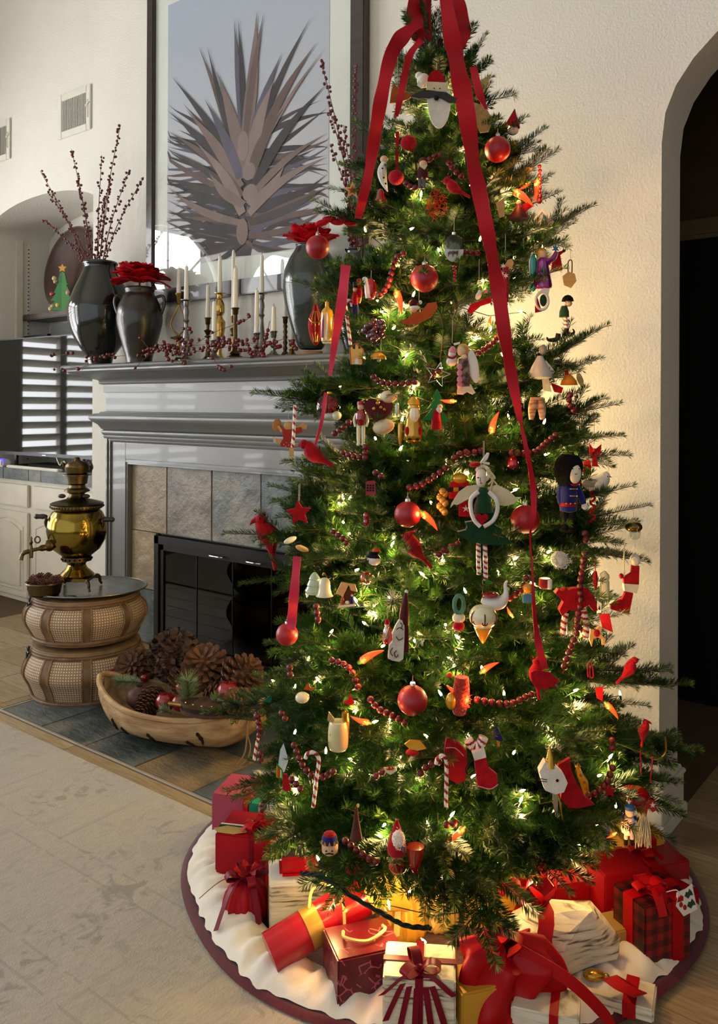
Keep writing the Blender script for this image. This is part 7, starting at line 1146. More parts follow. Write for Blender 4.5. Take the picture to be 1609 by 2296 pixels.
o = Orn('green_bow', 'small dark green bow at the outermost lower boughs', 'ornament', 'F', 165, 858, .0, rad=45); o.flat('bow', [(120, 880), (150, 860), (180, 830), (192, 860), (180, 885), (150, 880)], mat('teal_felt', '#0c5545', .8), 14)
o = Orn('red_stocking', 'large red felt stocking with stitched cuff, low on the tree', 'stocking', 'G', 60, 1070, .03, rad=170); o.flat('leg', [(0, 930), (60, 950), (118, 1010), (125, 1100), (110, 1185), (60, 1200), (10, 1170), (-10, 1100), (-12, 1000)], FELT_R, 30); o.tube('cuff_stitch', [(-5, 990, 16), (50, 990, 18), (100, 1035, 18)], 3, PINK)
o = Orn('small_stocking', 'small bright red stocking with white cuff beside the large one', 'stocking', 'G', 235, 1130, .04, rad=120); o.flat('sock', [(165, 1060), (230, 1040), (250, 1110), (300, 1150), (305, 1205), (260, 1232), (185, 1215), (175, 1150)], FELT_R, 26); o.flat('cuff', [(150, 1020), (225, 1000), (235, 1045), (165, 1065)], WHT, 34); o.tube('edge_stitch', [(185, 1215, 14), (260, 1232, 14), (305, 1205, 14)], 3, PINK); o.tube('hook', [(160, 1055, 22), (115, 1100, 24), (125, 1145, 24), (165, 1120, 22)], 4, BLACK)
o = Orn('peppermint_wheel', 'red and white striped peppermint ornament above the small stocking', 'ornament', 'G', 175, 965, .03, rad=60); o.stripes('swirl', [(130, 950), (160, 985), (200, 975), (222, 930)], 30, CANEW, CANER, 34)
o = Orn('blue_bag', 'small blue cloth bag among the lower boughs', 'ornament', 'G', 300, 915, .0, rad=50); o.flat('bag', [(270, 880), (300, 870), (335, 940), (320, 955), (285, 940)], BLUF, 20); o.flat('yellow_tag', [(298, 955), (318, 950), (316, 985), (304, 985)], YELL, 4)
o = Orn('wooden_horse', 'tan wooden horse with red saddle near the wall', 'ornament', 'G', 890, 320, -.02, rad=80); o.flat('horse', [(845, 350), (850, 290), (880, 300), (905, 270), (920, 285), (912, 320), (938, 345), (936, 390), (922, 392), (920, 350), (895, 340), (870, 345), (860, 395)], WOODL, 14); o.ell('saddle', 890, 315, 20, 24, FELT_R, 10, f=4); o.ell('hoof', 928, 390, 10, 10, BLACK, n=8)
o = Orn('unicorn_ornament', 'white felt narwhal-like unicorn with a gold horn and dark eye', 'ornament', 'G', 635, 1160, .06, rad=110); o.flat('head', [(545, 1125), (580, 1065), (650, 1100), (690, 1140), (712, 1190), (690, 1245), (640, 1258), (580, 1235), (560, 1180)], WHT, 60); o.lat('horn', 612, [(34, 1105), (20, 1040), (2, 980)], GOLD, n=12, f=6); o.ell('eye', 650, 1175, 9, 9, BLACK, f=32, n=10); o.tube('thread_whisker', [(548, 1165, 30), (590, 1170, 33)], 2, BLACK, k=1); o.tube('thread_whisker', [(550, 1180, 30), (590, 1182, 33)], 2, BLACK, k=1); o.flat('silver_ribbon', [(625, 1255), (665, 1260), (660, 1370), (640, 1370)], SILV, 4)
o.o['label'] = 'white felt unicorn head with a gold horn and dark eye'; o.tube('gold_cord', [(660, 1260), (675, 1320), (690, 1420)], 4, GOLD)
o = Orn('yellow_dinosaur', 'small yellow cloth giraffe behind the felt cardinal', 'ornament', 'G', 800, 1180, .0, rad=80); o.tube('body', [(775, 1100), (790, 1150), (815, 1200), (830, 1270)], [10, 18, 24, 18], YELL); o.ell('head', 778, 1100, 18, 16, YELL); [o.ell('spot', x, y, 9, 9, ORNG, f=20, n=8) for x, y in ((790, 1150), (810, 1190), (822, 1230))]
o = Orn('glass_saucer', 'red and silver glass flying saucer near the skirting', 'ornament', 'G', 1110, 1265, .0, rad=90); o.lat('saucer', 1110, [(40, 1322), (70, 1310), (90, 1285), (86, 1255), (50, 1235), (8, 1228)], GLOSS_R, n=28, sm=2); o.lat('silver_base', 1115, [(6, 1326), (44, 1322), (70, 1310), (72, 1306)], SILV, n=24)
for k in range(5): a = -.4 - k * .55; o.ell('porthole', 1110 + 74 * math.cos(a), 1268, 11, 9, SILV, f=-74 * math.sin(a), n=8)
for x0, x1, y0 in ((1148, 1155, 1010), (1222, 1208, 1050)): o.tube('red_cord', [(x0, y0), (x1, y0 + 150)], 4, FELT_R, k=1)
o = Orn('tassel_santa', 'red felt santa with a long cream yarn beard', 'ornament', 'G', 1170, 1420, .0, rad=140); o.flat('hat', [(1120, 1345), (1140, 1310), (1190, 1290), (1230, 1300), (1242, 1355), (1215, 1370), (1190, 1340), (1180, 1390), (1150, 1385)], GLOSS_R, 34); o.ell('face', 1160, 1385, 24, 20, SKIN); q = MB(); rn = random.Random(3)
for k in range(46): x = 1165 + rn.uniform(-38, 42); q.tube(spline([o.P(1165 + (x - 1165) * .5, 1395, rn.uniform(0, 20)), o.P(x, 1470, rn.uniform(-10, 24)), o.P(x + rn.uniform(-16, 16), 1560 + rn.uniform(-20, 30), rn.uniform(-10, 14))], 3), 2.4 * o.px, 4)
o.lpart('yarn_beard', q, CRM)['kind'] = 'stuff'; o.flat('snowflake', [(1215 + x, 1325 - z) for x, z in star_pts(18, 7, 5)], CANEW, 5, 20)
o = Orn('nutcracker', 'white nutcracker soldier with a blue cap and crossed belts', 'ornament', 'G', 1082, 1450, .02, rad=140); o.lat('coat', 1082, [(36, 1500), (38, 1470), (34, 1420), (26, 1405)], CANEW, n=16); o.ell('head', 1085, 1375, 26, 30, SKINW); o.lat('cap', 1085, [(27, 1360), (28, 1340), (14, 1326)], BLUP, n=14); o.ell('plume', 1083, 1320, 7, 12, WHT, n=8); o.tube('belt', [(1062, 1425, 30), (1085, 1450, 38), (1108, 1472, 30)], 3.5, BLUF); o.tube('belt', [(1106, 1425, 30), (1085, 1450, 38), (1064, 1472, 30)], 3.5, BLUF)
for sg in (-1, 1): o.tube('arm', [(1082 + sg * 34, 1415), (1082 + sg * 40, 1460), (1082 + sg * 34, 1495)], [12, 11, 9], CANEW); o.ell('epaulette', 1082 + sg * 36, 1415, 13, 16, BLUF, n=10); o.tube('leg', [(1082 + sg * 16, 1495), (1082 + sg * 18, 1540)], 12, CANEW, k=1); o.tube('boot', [(1082 + sg * 18, 1535), (1082 + sg * 19, 1570)], (13, 12), BLACK, k=1)
o.hang(1083, 1325, 1240)
o = Orn('gold_ring', 'gold wire ring hung among the wall-side boughs', 'ornament', 'G', 1245, 1020, -.02, rad=60); o.tube('ring', [(1180, 1010), (1200, 1050), (1240, 1065), (1275, 1050), (1300, 1010), (1295, 930)], 6, GOLD)
o = Orn('red_flag', 'strip of red felt above the lowest wall-side chili light', 'ornament', 'G', 905, 670, .0, rad=55); o.flat('strip', [(882, 640), (928, 635), (925, 720), (892, 700)], FELT_R, 8)
o = Orn('red_fabric_star', 'small red cloth star beside the yellow giraffe', 'ornament', 'G', 965, 1250, .0, rad=50); o.flat('star', [(965 + x, 1250 - z) for x, z in star_pts(42, 20, 5)], FELT_R, 14)
o = Orn('red_clip', 'red wire paperclip ornament below the bead strand', 'ornament', 'G', 855, 530, .0, rad=50); o.tube('wire', [(840, 575), (836, 510), (850, 485), (864, 510), (870, 570), (852, 575), (850, 520)], 4, CANER)
# crop H
o = Orn('cone_hat', 'brown felt cone hat near the bottom of the tree', 'ornament', 'H', 1070, 255, .04, rad=110); o.lat('cone', 1068, [(40, 350), (36, 340), (18, 240), (6, 160)], mat('brown_felt', '#5a2f1e', .85, col2='#47231a', nscale=40), n=18); o.ell('tip', 1078, 150, 8, 12, WOODL)
o = Orn('nutcracker_king', 'nutcracker with a pointed yellow crown peering out at the tree bottom', 'ornament', 'H', 910, 380, .02, rad=90); o.lat('head', 910, [(30, 440), (48, 425), (50, 390), (46, 370)], SKIN); o.lat('crown', 908, [(48, 372), (46, 340), (40, 325)], BLUF); o.ell('cap', 908, 325, 38, 18, FELT_R)
for k in range(5): a = -.3 - k * .62; o.flat('crown_point', [(908 + 48 * math.cos(a) - 10, 372), (908 + 48 * math.cos(a) + 10, 372), (908 + 48 * math.cos(a), 345)], YELL, 5, -48 * math.sin(a))
for x in (890, 925): o.ell('eye', x, 400, 6, 5, BLACK, 3, f=47, n=8)
o.tube('moustache', [(885, 420, 44), (908, 412, 52), (932, 420, 44)], 4, BLACK)
o = Orn('drum', 'red and yellow toy drum deep in the bottom boughs', 'ornament', 'H', 1045, 500, -.02, rad=70); o.lat('shell', 1045, [(42, 545), (42, 465), (40, 462)], FELT_R); o.lat('band', 1045, [(44, 505), (45, 495), (44, 480)], YELL); o.lat('head', 1045, [(43, 470), (43, 458), (2, 456)], PORC)
o = Orn('felt_gnome', 'round felted gnome in red and white wool', 'ornament', 'H', 1315, 350, .04, rad=100); o.lat('body', 1312, [(10, 455), (50, 440), (58, 400), (44, 350), (26, 290), (6, 235)], FELT_R, sm=3); o.ell('beard', 1320, 335, 40, 50, WHT, f=30); o.ell('grey_wool', 1345, 385, 18, 34, GREY, f=34); feathers(o, 'wool', 1318, 320, 36, 60, 120, 16, WHT, 4, 60)
o = Orn('glass_peppers', 'shiny red glass santa boot near the bottom', 'ornament', 'H', 1420, 460, .04, rad=110); o.tube('boot', [(1425, 395), (1425, 450), (1418, 510), (1425, 555)], [52, 44, 32, 12], GLOSS_R, n=16); o.tube('gold_seam', [(1415, 400, 50), (1412, 450, 46), (1415, 500, 36)], 3, GOLD)
o = Orn('round_gnome', 'round red wool bobble under the felted gnome', 'ornament', 'H', 1310, 515, .02, rad=60); o.ell('bobble', 1310, 515, 46, 44, FELT_R); [o.ell('berry', 1290 + k * 20, 478, 12, 12, GLOSS_R, f=20, n=8) for k in range(3)]
# ------------------------------------------------------------------ bead garlands
M_BEAD = mat('cranberry_wood_bead', '#6e0710', .4, col2='#52060c', nscale=10, coat=.08); BEAD = MB().ell((0, 0, 0), .0088, 10, 7).mesh('bead', M_BEAD)
GAR = [('topmost red bead garland, below the cardinal plume', [[('A', 700, 960), ('A', 760, 930), ('A', 800, 950), ('A', 850, 1020), ('A', 920, 1080)], [('A', 560, 1100), ('A', 600, 1130), ('A', 640, 1120)]]),
    ('red bead garland passing the large satin ball and the clear oval', [[('B', 980, 215), ('B', 920, 260), ('B', 890, 370), ('B', 860, 460), ('B', 810, 520)], [('B', 1420, 210), ('B', 1480, 215), ('B', 1540, 215)], [('B', 1520, 940), ('B', 1570, 905), ('B', 1620, 870), ('B', 1650, 830)]]),
    ('red bead garland strung past the metal star', [[('B', 760, 1110), ('B', 820, 1150), ('B', 950, 1160), ('B', 1100, 1140), ('B', 1180, 1100), ('B', 1260, 1060)], [('B', 480, 1520), ('B', 540, 1480), ('B', 600, 1420)]]),
    ('red bead garland curving up to the fairy', [[('D', 600, 410), ('D', 690, 440), ('D', 780, 450)], [('D', 785, 360), ('D', 780, 450)], [('D', 860, 570), ('D', 940, 620)], [('D', 1130, 690), ('D', 1230, 665), ('D', 1350, 590), ('D', 1450, 510), ('D', 1520, 430), ('D', 1600, 405)], [('E', 100, 380), ('E', 180, 372), ('E', 250, 355)], [('E', 470, 370), ('E', 560, 375), ('E', 650, 360), ('E', 720, 300), ('E', 800, 235)]]),
    ('red bead garland dropping from the wall-side boughs past the orange flower', [[('C', 895, 1400), ('C', 885, 1450), ('C', 910, 1500), ('C', 940, 1530)]]),
    ('short red bead garland beside the big cardinal', [[('D', 1370, 1230), ('D', 1430, 1180), ('D', 1530, 1140)], [('D', 520, 1045), ('D', 600, 1100), ('D', 640, 1150)], [('E', 0, 1080), ('E', 60, 1030)]]),
    ('long vertical red bead garland down the wall side', [[('E', 1000, 950), ('E', 1005, 1010)], [('E', 1000, 1090), ('E', 985, 1200), ('E', 965, 1320), ('E', 970, 1450), ('E', 945, 1570), ('E', 940, 1640)], [('G', 790, 280), ('G', 750, 370), ('G', 720, 450), ('G', 690, 550)], [('E', 580, 1270), ('E', 540, 1360), ('E', 440, 1430)]]),
    ('red bead garland hanging above the carved santa and the dark ball', [[('F', 510, 190), ('F', 520, 260), ('F', 530, 320)], [('F', 620, 580), ('F', 700, 605), ('F', 760, 650), ('F', 790, 720), ('F', 815, 780)], [('F', 900, 860), ('F', 960, 930), ('F', 1060, 980), ('F', 1150, 1030)], [('G', 180, 710), ('G', 270, 725), ('G', 380, 735), ('G', 480, 690), ('G', 530, 670)]]),
    ('red bead garland swagging round the hooked candy cane', [[('F', 320, 630), ('F', 325, 700)], [('F', 260, 960), ('F', 300, 1020)], [('F', 80, 980), ('F', 100, 1060), ('F', 100, 1140)], [('F', 110, 1250), ('F', 105, 1330)], [('F', 350, 1190), ('F', 380, 1270), ('F', 420, 1350), ('F', 480, 1410), ('F', 550, 1425), ('F', 640, 1380)], [('F', 330, 1440), ('F', 400, 1510)], [('F', 940, 1420), ('F', 1000, 1380)], [('F', 1260, 1400), ('F', 1320, 1340), ('F', 1400, 1310)]]),
    ('lowest red bead garland between the felt cardinal and the skirting', [[('G', 840, 1280), ('G', 900, 1255), ('G', 950, 1200), ('G', 990, 1100)], [('G', 980, 950), ('G', 985, 1000)], [('H', 1000, 360), ('H', 1060, 410), ('H', 1130, 460), ('H', 1190, 490)], [('G', 0, 1450), ('G', 60, 1440)]])]
for lab, runs in GAR:
    first = runs[0][0]; gt = Thing('bead_garland', lab, 'bead garland', surf_s(*first, .02), group='red bead garlands')
    for run in runs:
        P = spline([surf_s(c, x, y, .025) for c, x, y in run], 14); gt.part('bead_string', MB().tube(P, .0012, 4), FELT_R); L = 0; last = -1
        for i in range(1, len(P)):
            seg = (P[i] - P[i - 1]).length; L += seg
            if L - last >= .0165 or last < 0: gt.copypart('bead', BEAD, P[i]); last = L
        ORN.append((P[len(P) // 2], .02))
# ------------------------------------------------------------------ the ribbon bow and its streamers
M_RIB = mat('scarlet_ribbon', '#b0061a', .5, col2='#9a0516', nscale=3, bump=.05, bscale=200); M_RIB2 = mat('pink_lit_ribbon', '#cf2745', .5, col2='#bd1f3b', nscale=3, sheen=.3)  # the pink copy has light on the ribbon put into its colour
RB = Thing('ribbon_bow', 'wide scarlet ribbon bow on the treetop with long streamers down the tree', 'ribbon', TA + Vector((0, 0, 2.6)))
def rib(part, pts, w, f=0., k=8, m=None, dep=None, twist=0):
    """pts in photo pixels, w half-width in px (list or number)"""
    P = []; Wd = []; n = len(pts)
    for i, (u, v) in enumerate(pts):
        p = at_Z(u, v, dep + f) if dep else surf(u, v, .055 + f, 1.0)
        P.append(p)
    if not dep:
        for _ in range(2): Zs = [depth(p) for p in P]; P = [at_Z(u, v, (Zs[max(i - 1, 0)] + Zs[i] + Zs[min(i + 1, n - 1)]) / 3) for i, (u, v) in enumerate(pts)]
    Ws = w if hasattr(w, '__len__') else [w] * n; Q = spline(P, k); WW = spline([Vector((a, 0, 0)) for a in Ws], k)
    for i, p in enumerate(Q):
        t = (Q[min(i + 1, len(Q) - 1)] - Q[max(i - 1, 0)]).normalized(); sd = t.cross(FW).normalized(); sd.rotate(Matrix.Rotation(.5 * math.sin(i * .35) + twist, 3, t)); Wd.append(sd * WW[i].x * depth(p) / FPX)
        if i % 8 == 4: ORN.append((p, WW[i].x * depth(p) / FPX))
    RB.part(part, MB().strip(Q, Wd, .0006), m or M_RIB)
D0 = depth(TA)
rib('loop', [(962, -30), (938, -5), (928, 35), (936, 75), (948, 92)], [12, 18, 20, 17, 12], dep=D0 - .10); rib('loop', [(950, 90), (938, 40), (950, -5), (966, -30)], [14, 14, 10, 8], dep=D0 - .04); rib('loop', [(1005, -30), (1026, 10), (1040, 60), (1034, 95), (1020, 108)], [12, 17, 17, 13, 8], dep=D0 - .10); rib('loop', [(1018, 106), (1030, 60), (1015, 10), (995, -30)], [14, 16, 14, 8], dep=D0 - .04); rib('loop', [(962, -25), (958, 40), (962, 90), (964, 120)], [7, 8, 6, 3], dep=D0 - .06)
RB.part('knot', MB().ell(at_Z(978, -22, D0 - .10), (.028, .022, .03), 12, 8), M_RIB)
rib('streamer', [(995, -25), (1012, 80), (1030, 170), (1045, 250), (1060, 360), (1082, 470), (1100, 560), (1118, 660), (1132, 760), (1148, 850), (1166, 945)], [12, 19, 22, 20, 18, 17, 16, 16, 15, 13, 6], .0); rib('streamer', [(1166, 945), (1178, 1000), (1193, 1080), (1196, 1150), (1188, 1200), (1193, 1280), (1198, 1380), (1208, 1450), (1222, 1500)], [3, 5, 7, 6, 2.5, 2.5, 5, 8, 8])
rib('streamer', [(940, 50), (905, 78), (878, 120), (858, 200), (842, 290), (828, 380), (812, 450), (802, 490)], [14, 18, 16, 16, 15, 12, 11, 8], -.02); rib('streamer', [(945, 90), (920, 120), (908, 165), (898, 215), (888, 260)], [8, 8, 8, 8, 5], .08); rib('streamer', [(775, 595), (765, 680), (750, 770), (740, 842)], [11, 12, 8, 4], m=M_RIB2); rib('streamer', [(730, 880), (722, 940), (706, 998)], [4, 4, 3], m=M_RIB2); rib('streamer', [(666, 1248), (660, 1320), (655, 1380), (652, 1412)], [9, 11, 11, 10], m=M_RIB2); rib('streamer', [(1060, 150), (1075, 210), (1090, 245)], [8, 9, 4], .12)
o = Orn('silk_flower_red', 'red silk blossom spreading over the vase-side boughs', 'flower', 'A', 110, 1335, .0, rad=80)
for k, (x, y) in enumerate(((60, 1340), (100, 1320), (150, 1335), (200, 1320), (235, 1340))): o.ell('petal', x, y, 44, 20, M_PETAL2, 16, rot=-12 + 8 * (k % 3), f=6 * (k % 2))
build_branches(HOOK)
# ------------------------------------------------------------------ tree skirt
SK = Thing('tree_skirt', 'round tree skirt with ruffled cream border and maroon binding round the fir', 'tree skirt', TA); rk = random.Random(12)
def lim(a):
    r = 1.; y = math.sin(a)
    return (YA - .035 - TA.y) / y if y > 0 and TA.x + .785 * math.cos(a) > -1.75 else 9
wr = [(rk.randint(11, 95), rk.uniform(0, 6.28), rk.uniform(.3, 1)) for _ in range(18)]
def wrinkle(a, r): return sum(k * math.sin(n * a + p + 9 * r * (1 if n % 2 else -1)) for n, p, k in wr) / 7
def skp(a, r, h): R_ = min(r, lim(a) + (r - .78) * .2); return Vector((R_ * math.cos(a), R_ * math.sin(a), h))
NA = 480
def cream(i, j):
    a = 2 * PI * i; t = j; r = .635 + .135 * t + .010 * math.sin(7 * a) + .010 * wrinkle(a, 0); h = .020 + (.044 + .030 * wrinkle(a, t * .4)) * math.sin(PI * min(1, .08 + .90 * t)) ** .6 + 0.012 * wrinkle(a, t) * math.sin(PI * t); return skp(a, r, max(h, .017))
SK.lpart('cream_border', MB().grid(cream, NA, 14, True), mat('cream_muslin', '#e8e0cf', .9, col2='#dfd5c0', nscale=14, sheen=.3, bump=.25, bscale=40), angle=180)
def maroon(i, j): a = 2 * PI * i; return skp(a, .10 + .57 * j, .016 + .010 * (1 - j) + .006 * abs(wrinkle(a, j)) * j)
SK.lpart('centre_cloth', MB().grid(maroon, 120, 10, True), mat('maroon_velvet_cloth', '#4b0910', .85, col2='#38060b', nscale=20, sheen=.5, bump=.2), angle=180)
q = MB(); q.grid(lambda i, j: skp(2 * PI * i, .750 + .044 * j + .006 * math.sin(14 * PI * i), .0165 + .010 * math.sin(PI * j)), 200, 5, True); SK.lpart('maroon_binding', q, mat('maroon_binding', '#5d0c1c', .7, col2='#480915', nscale=60, sheen=.3))
# ------------------------------------------------------------------ presents
def birch(name='birch_bark_paper'):
    m = bpy.data.materials.new(name); m.use_nodes = True; N, L, B = nodes(m); tc = N.new('ShaderNodeTexCoord'); mp = N.new('ShaderNodeMapping'); mp.inputs['Scale'].default_value = (7, 7, 60); L.new(tc.outputs['Object'], mp.inputs[0])
    n = N.new('ShaderNodeTexNoise'); n.inputs['Scale'].default_value = 1.6; n.inputs['Detail'].default_value = 7; n.inputs['Distortion'].default_value = .35; L.new(mp.outputs[0], n.inputs[0]); r = N.new('ShaderNodeValToRGB'); e = r.color_ramp.elements; e[0].position = .34; e[0].color = C('#5c4a36'); e[1].position = .45; e[1].color = C('#cfc3a6'); k = e.new(.68); k.color = C('#e2d9c4'); L.new(n.outputs[0], r.inputs[0]); L.new(r.outputs[0], B.inputs['Base Color']); B.inputs['Roughness'].default_value = .5
    bp = N.new('ShaderNodeBump'); bp.inputs['Strength'].default_value = .35; bp.inputs['Distance'].default_value = .004; n2 = N.new('ShaderNodeTexNoise'); n2.inputs['Scale'].default_value = 18; L.new(tc.outputs['Object'], n2.inputs[0]); L.new(n2.outputs[0], bp.inputs['Height']); L.new(bp.outputs[0], B.inputs['Normal']); return m
W_BIRCH = birch(); W_RED = mat('red_wrap', '#a8081a', .3, col2='#8e0615', nscale=4, coat=.2, bump=.12, bscale=14); W_REDM = mat('matte_red_wrap', '#a8081a', .6, col2='#900615', nscale=5, bump=.1, bscale=14); W_GOLD = mat('gold_wrap', '#c6a860', .4, .35, col2='#b4954e', nscale=5, bump=.1, bscale=14); W_YEL = mat('yellow_gold_paper', '#d9a63a', .45, .2, col2='#c78f2a', nscale=8, bump=.3, bscale=20); W_PINK = mat('rose_wrap', '#a8475a', .5, col2='#963b4e', nscale=5); W_WHITE = mat('white_print_wrap', '#ddd9cf', .5, col2='#b9b4aa', nscale=22, stretch=(1, 1, 5), contrast=.12); R_MAR = mat('maroon_satin', '#78061e', .45, col2='#600518', nscale=6); R_RED = mat('red_satin', '#b40512', .45, col2='#9a040e', nscale=4); R_GRN = mat('green_ribbon', '#1c8a66', .5); R_GOLD = mat('gold_ribbon', '#c9a24a', .35, .5, col2='#b58b34', nscale=12); RAFF = mat('raffia', '#d8b878', .8, col2='#c29f5c', nscale=30)
def plaid():
    m = bpy.data.materials.new('buffalo_plaid'); m.use_nodes = True; N, L, B = nodes(m); tc = N.new('ShaderNodeTexCoord'); out = None
    sp = N.new('ShaderNodeSeparateXYZ'); L.new(tc.outputs['Object'], sp.inputs[0]); fs = []
    for i in range(3):
        a = N.new('ShaderNodeMath'); a.operation = 'MULTIPLY'; a.inputs[1].default_value = 28; L.new(sp.outputs[i], a.inputs[0]); b = N.new('ShaderNodeMath'); b.operation = 'FRACT'; L.new(a.outputs[0], b.inputs[0]); c = N.new('ShaderNodeMath'); c.operation = 'GREATER_THAN'; c.inputs[1].default_value = .5; L.new(b.outputs[0], c.inputs[0]); fs.append(c.outputs[0])
    s1 = N.new('ShaderNodeMath'); L.new(fs[0], s1.inputs[0]); L.new(fs[1], s1.inputs[1]); s2 = N.new('ShaderNodeMath'); L.new(s1.outputs[0], s2.inputs[0]); L.new(fs[2], s2.inputs[1]); dv = N.new('ShaderNodeMath'); dv.operation = 'DIVIDE'; dv.inputs[1].default_value = 3; L.new(s2.outputs[0], dv.inputs[0]); r = N.new('ShaderNodeValToRGB'); e = r.color_ramp.elements; e[0].color = C('#8f0f16'); e[1].color = C('#120608'); k = e.new(.5); k.color = C('#4a0a0e'); L.new(dv.outputs[0], r.inputs[0]); L.new(r.outputs[0], B.inputs['Base Color']); B.inputs['Roughness'].default_value = .45; return m
def sprigs():
    m = bpy.data.materials.new('maroon_sprig_wrap'); m.use_nodes = True; N, L, B = nodes(m); tc = N.new('ShaderNodeTexCoord'); v = N.new('ShaderNodeTexVoronoi'); v.feature = 'F1'; v.inputs['Scale'].default_value = 55; L.new(tc.outputs['Object'], v.inputs[0]); n = N.new('ShaderNodeTexNoise'); n.inputs['Scale'].default_value = 9; L.new(tc.outputs['Object'], n.inputs[0]); v2 = N.new('ShaderNodeTexVoronoi'); v2.feature = 'DISTANCE_TO_EDGE'; v2.inputs['Scale'].default_value = 34; L.new(tc.outputs['Object'], v2.inputs[0])
    a = N.new('ShaderNodeMath'); a.operation = 'LESS_THAN'; a.inputs[1].default_value = .18; L.new(v.outputs['Distance'], a.inputs[0]); g = N.new('ShaderNodeMath'); g.operation = 'GREATER_THAN'; g.inputs[1].default_value = .5; L.new(n.outputs[0], g.inputs[0]); ml = N.new('ShaderNodeMath'); ml.operation = 'MULTIPLY'; L.new(a.outputs[0], ml.inputs[0]); L.new(g.outputs[0], ml.inputs[1]); b = N.new('ShaderNodeMath'); b.operation = 'LESS_THAN'; b.inputs[1].default_value = .045; L.new(v2.outputs[0], b.inputs[0]); mx = N.new('ShaderNodeMath'); mx.operation = 'MAXIMUM'; L.new(ml.outputs[0], mx.inputs[0]); n3 = N.new('ShaderNodeTexNoise'); n3.inputs['Scale'].default_value = 21; L.new(tc.outputs['Object'], n3.inputs[0]); g3 = N.new('ShaderNodeMath'); g3.operation = 'GREATER_THAN'; g3.inputs[1].default_value = .54; L.new(n3.outputs[0], g3.inputs[0]); m3 = N.new('ShaderNodeMath'); m3.operation = 'MULTIPLY'; L.new(b.outputs[0], m3.inputs[0]); L.new(g3.outputs[0], m3.inputs[1]); L.new(m3.outputs[0], mx.inputs[1])
    r = N.new('ShaderNodeValToRGB'); r.color_ramp.elements[0].color = C('#5a0a1a'); r.color_ramp.elements[1].color = C('#a8505a'); L.new(mx.outputs[0], r.inputs[0]); L.new(r.outputs[0], B.inputs['Base Color']); B.inputs['Roughness'].default_value = .35; return m
W_PLAID = plaid(); W_SPRIG = sprigs()
def crumple(mb, amt, seed):
    rn = random.Random(seed); ph = [(Vector((rn.uniform(20, 60), rn.uniform(20, 60), rn.uniform(20, 60))), rn.uniform(0, 6)) for _ in range(5)]
    mb.v = [p + Vector((sum(math.sin(q.dot(p) + f) for q, f in ph[:3]), sum(math.cos(q.dot(p) + f) for q, f in ph[1:4]), sum(math.sin(q.dot(p) - f) for q, f in ph[2:]))) * amt / 3 for p in mb.v]; return mb
class Present(Thing):
    def __init__(s, label, u, v, w, d, h, yaw, m, name='gift_box', z0=.024, crum=0, seed=0, lid=None, bm_=.004):
        p = at_z(u, v, z0); c = p + FW * (d / 2); s.w, s.d, s.h = w, d, h; Thing.__init__(s, name, label, 'present', (c.x, c.y, z0), TH + yaw)
        mb = MB(); mb.box(-w / 2, w / 2, -d / 2, d / 2, 0, h, bm_)
        if crum:
            bm = bmesh.new(); bmesh.ops.create_cube(bm, size=1); bmesh.ops.subdivide_edges(bm, edges=list(bm.edges), cuts=5, use_grid_fill=True); mb = MB()
            for vv in bm.verts:
                k = vv.co; q = Vector((k.x * w, k.y * d, (k.z + .5) * h)); e = max(abs(k.x), abs(k.y)) * 2; q.x *= 1 - crum * .5 * (max(0, k.z)) ** 1.5; q.y *= 1 - crum * .5 * (max(0, k.z)) ** 1.5
                if abs(k.x) > .45 and abs(k.y) > .45: q.x *= .93; q.y *= .93
                vv.co = q
            mb.bm(bm); crumple(mb, crum * .012, seed); mb.v = [Vector((p.x, p.y, max(p.z, 0))) for p in mb.v]
        s.lpart('wrapped_box' if 'box' in name else 'wrapping', mb, m, angle=25 if crum else 30)
    def band(s, axis, off, wd, m, part='ribbon_band'):
        e = .0015; w, d, h = s.w / 2 + e, s.d / 2 + e, s.h + e
        pts = [(off, -d, 0), (off, -d, h), (off, d, h), (off, d, 0)] if axis == 'y' else [(-w, off, 0), (-w, off, h), (w, off, h), (w, off, 0)]
        return s.lpart(part, MB().strip(pts, Vector((wd / 2, 0, 0)) if axis == 'y' else Vector((0, wd / 2, 0)), .0012), m)
    def bow(s, x, y, size, m, loops=4, tails=2, wd=.012, z=None, seed=1, up=.55):
        rn = random.Random(seed); z = s.h + .004 if z is None else z; o = Vector((x, y, z)); b = s.lpart('bow_knot', MB().ell(o + Vector((0, 0, .008)), (.011, .010, .009), 10, 7), m)
        for k in range(loops):
            a = 2 * PI * k / loops + rn.uniform(-.25, .25); d = Vector((math.cos(a), math.sin(a), 0)); t = Vector((-d.y, d.x, 0)); L = size * rn.uniform(.85, 1.15); P = spline([o + Vector((0, 0, .006)), o + d * L * .5 + Vector((0, 0, L * up)), o + d * L + Vector((0, 0, L * up * .7)), o + d * L * .8 + Vector((0, 0, L * .1)), o + d * .008 + Vector((0, 0, .004))], 6); s.lpart('bow_loop', MB().strip(P, t * wd, .0007), m, b)
        for k in range(tails):
            a = rn.uniform(-PI, 0) if tails < 5 else -PI * (k + .5) / tails; d = Vector((math.cos(a), math.sin(a), 0)); t = Vector((-d.y, d.x, 0)); L = size * rn.uniform(1.2, 1.8); P = spline([o + Vector((0, 0, .006)), o + d * L * .5 + Vector((0, 0, .018)), o + d * L + Vector((0, 0, .003 if abs(d.x * L + x) < s.w / 2 and abs(d.y * L + y) < s.d / 2 else -.03))], 6); s.lpart('bow_tail', MB().strip(P, t * wd * .8, .0007), m, b)
        return b
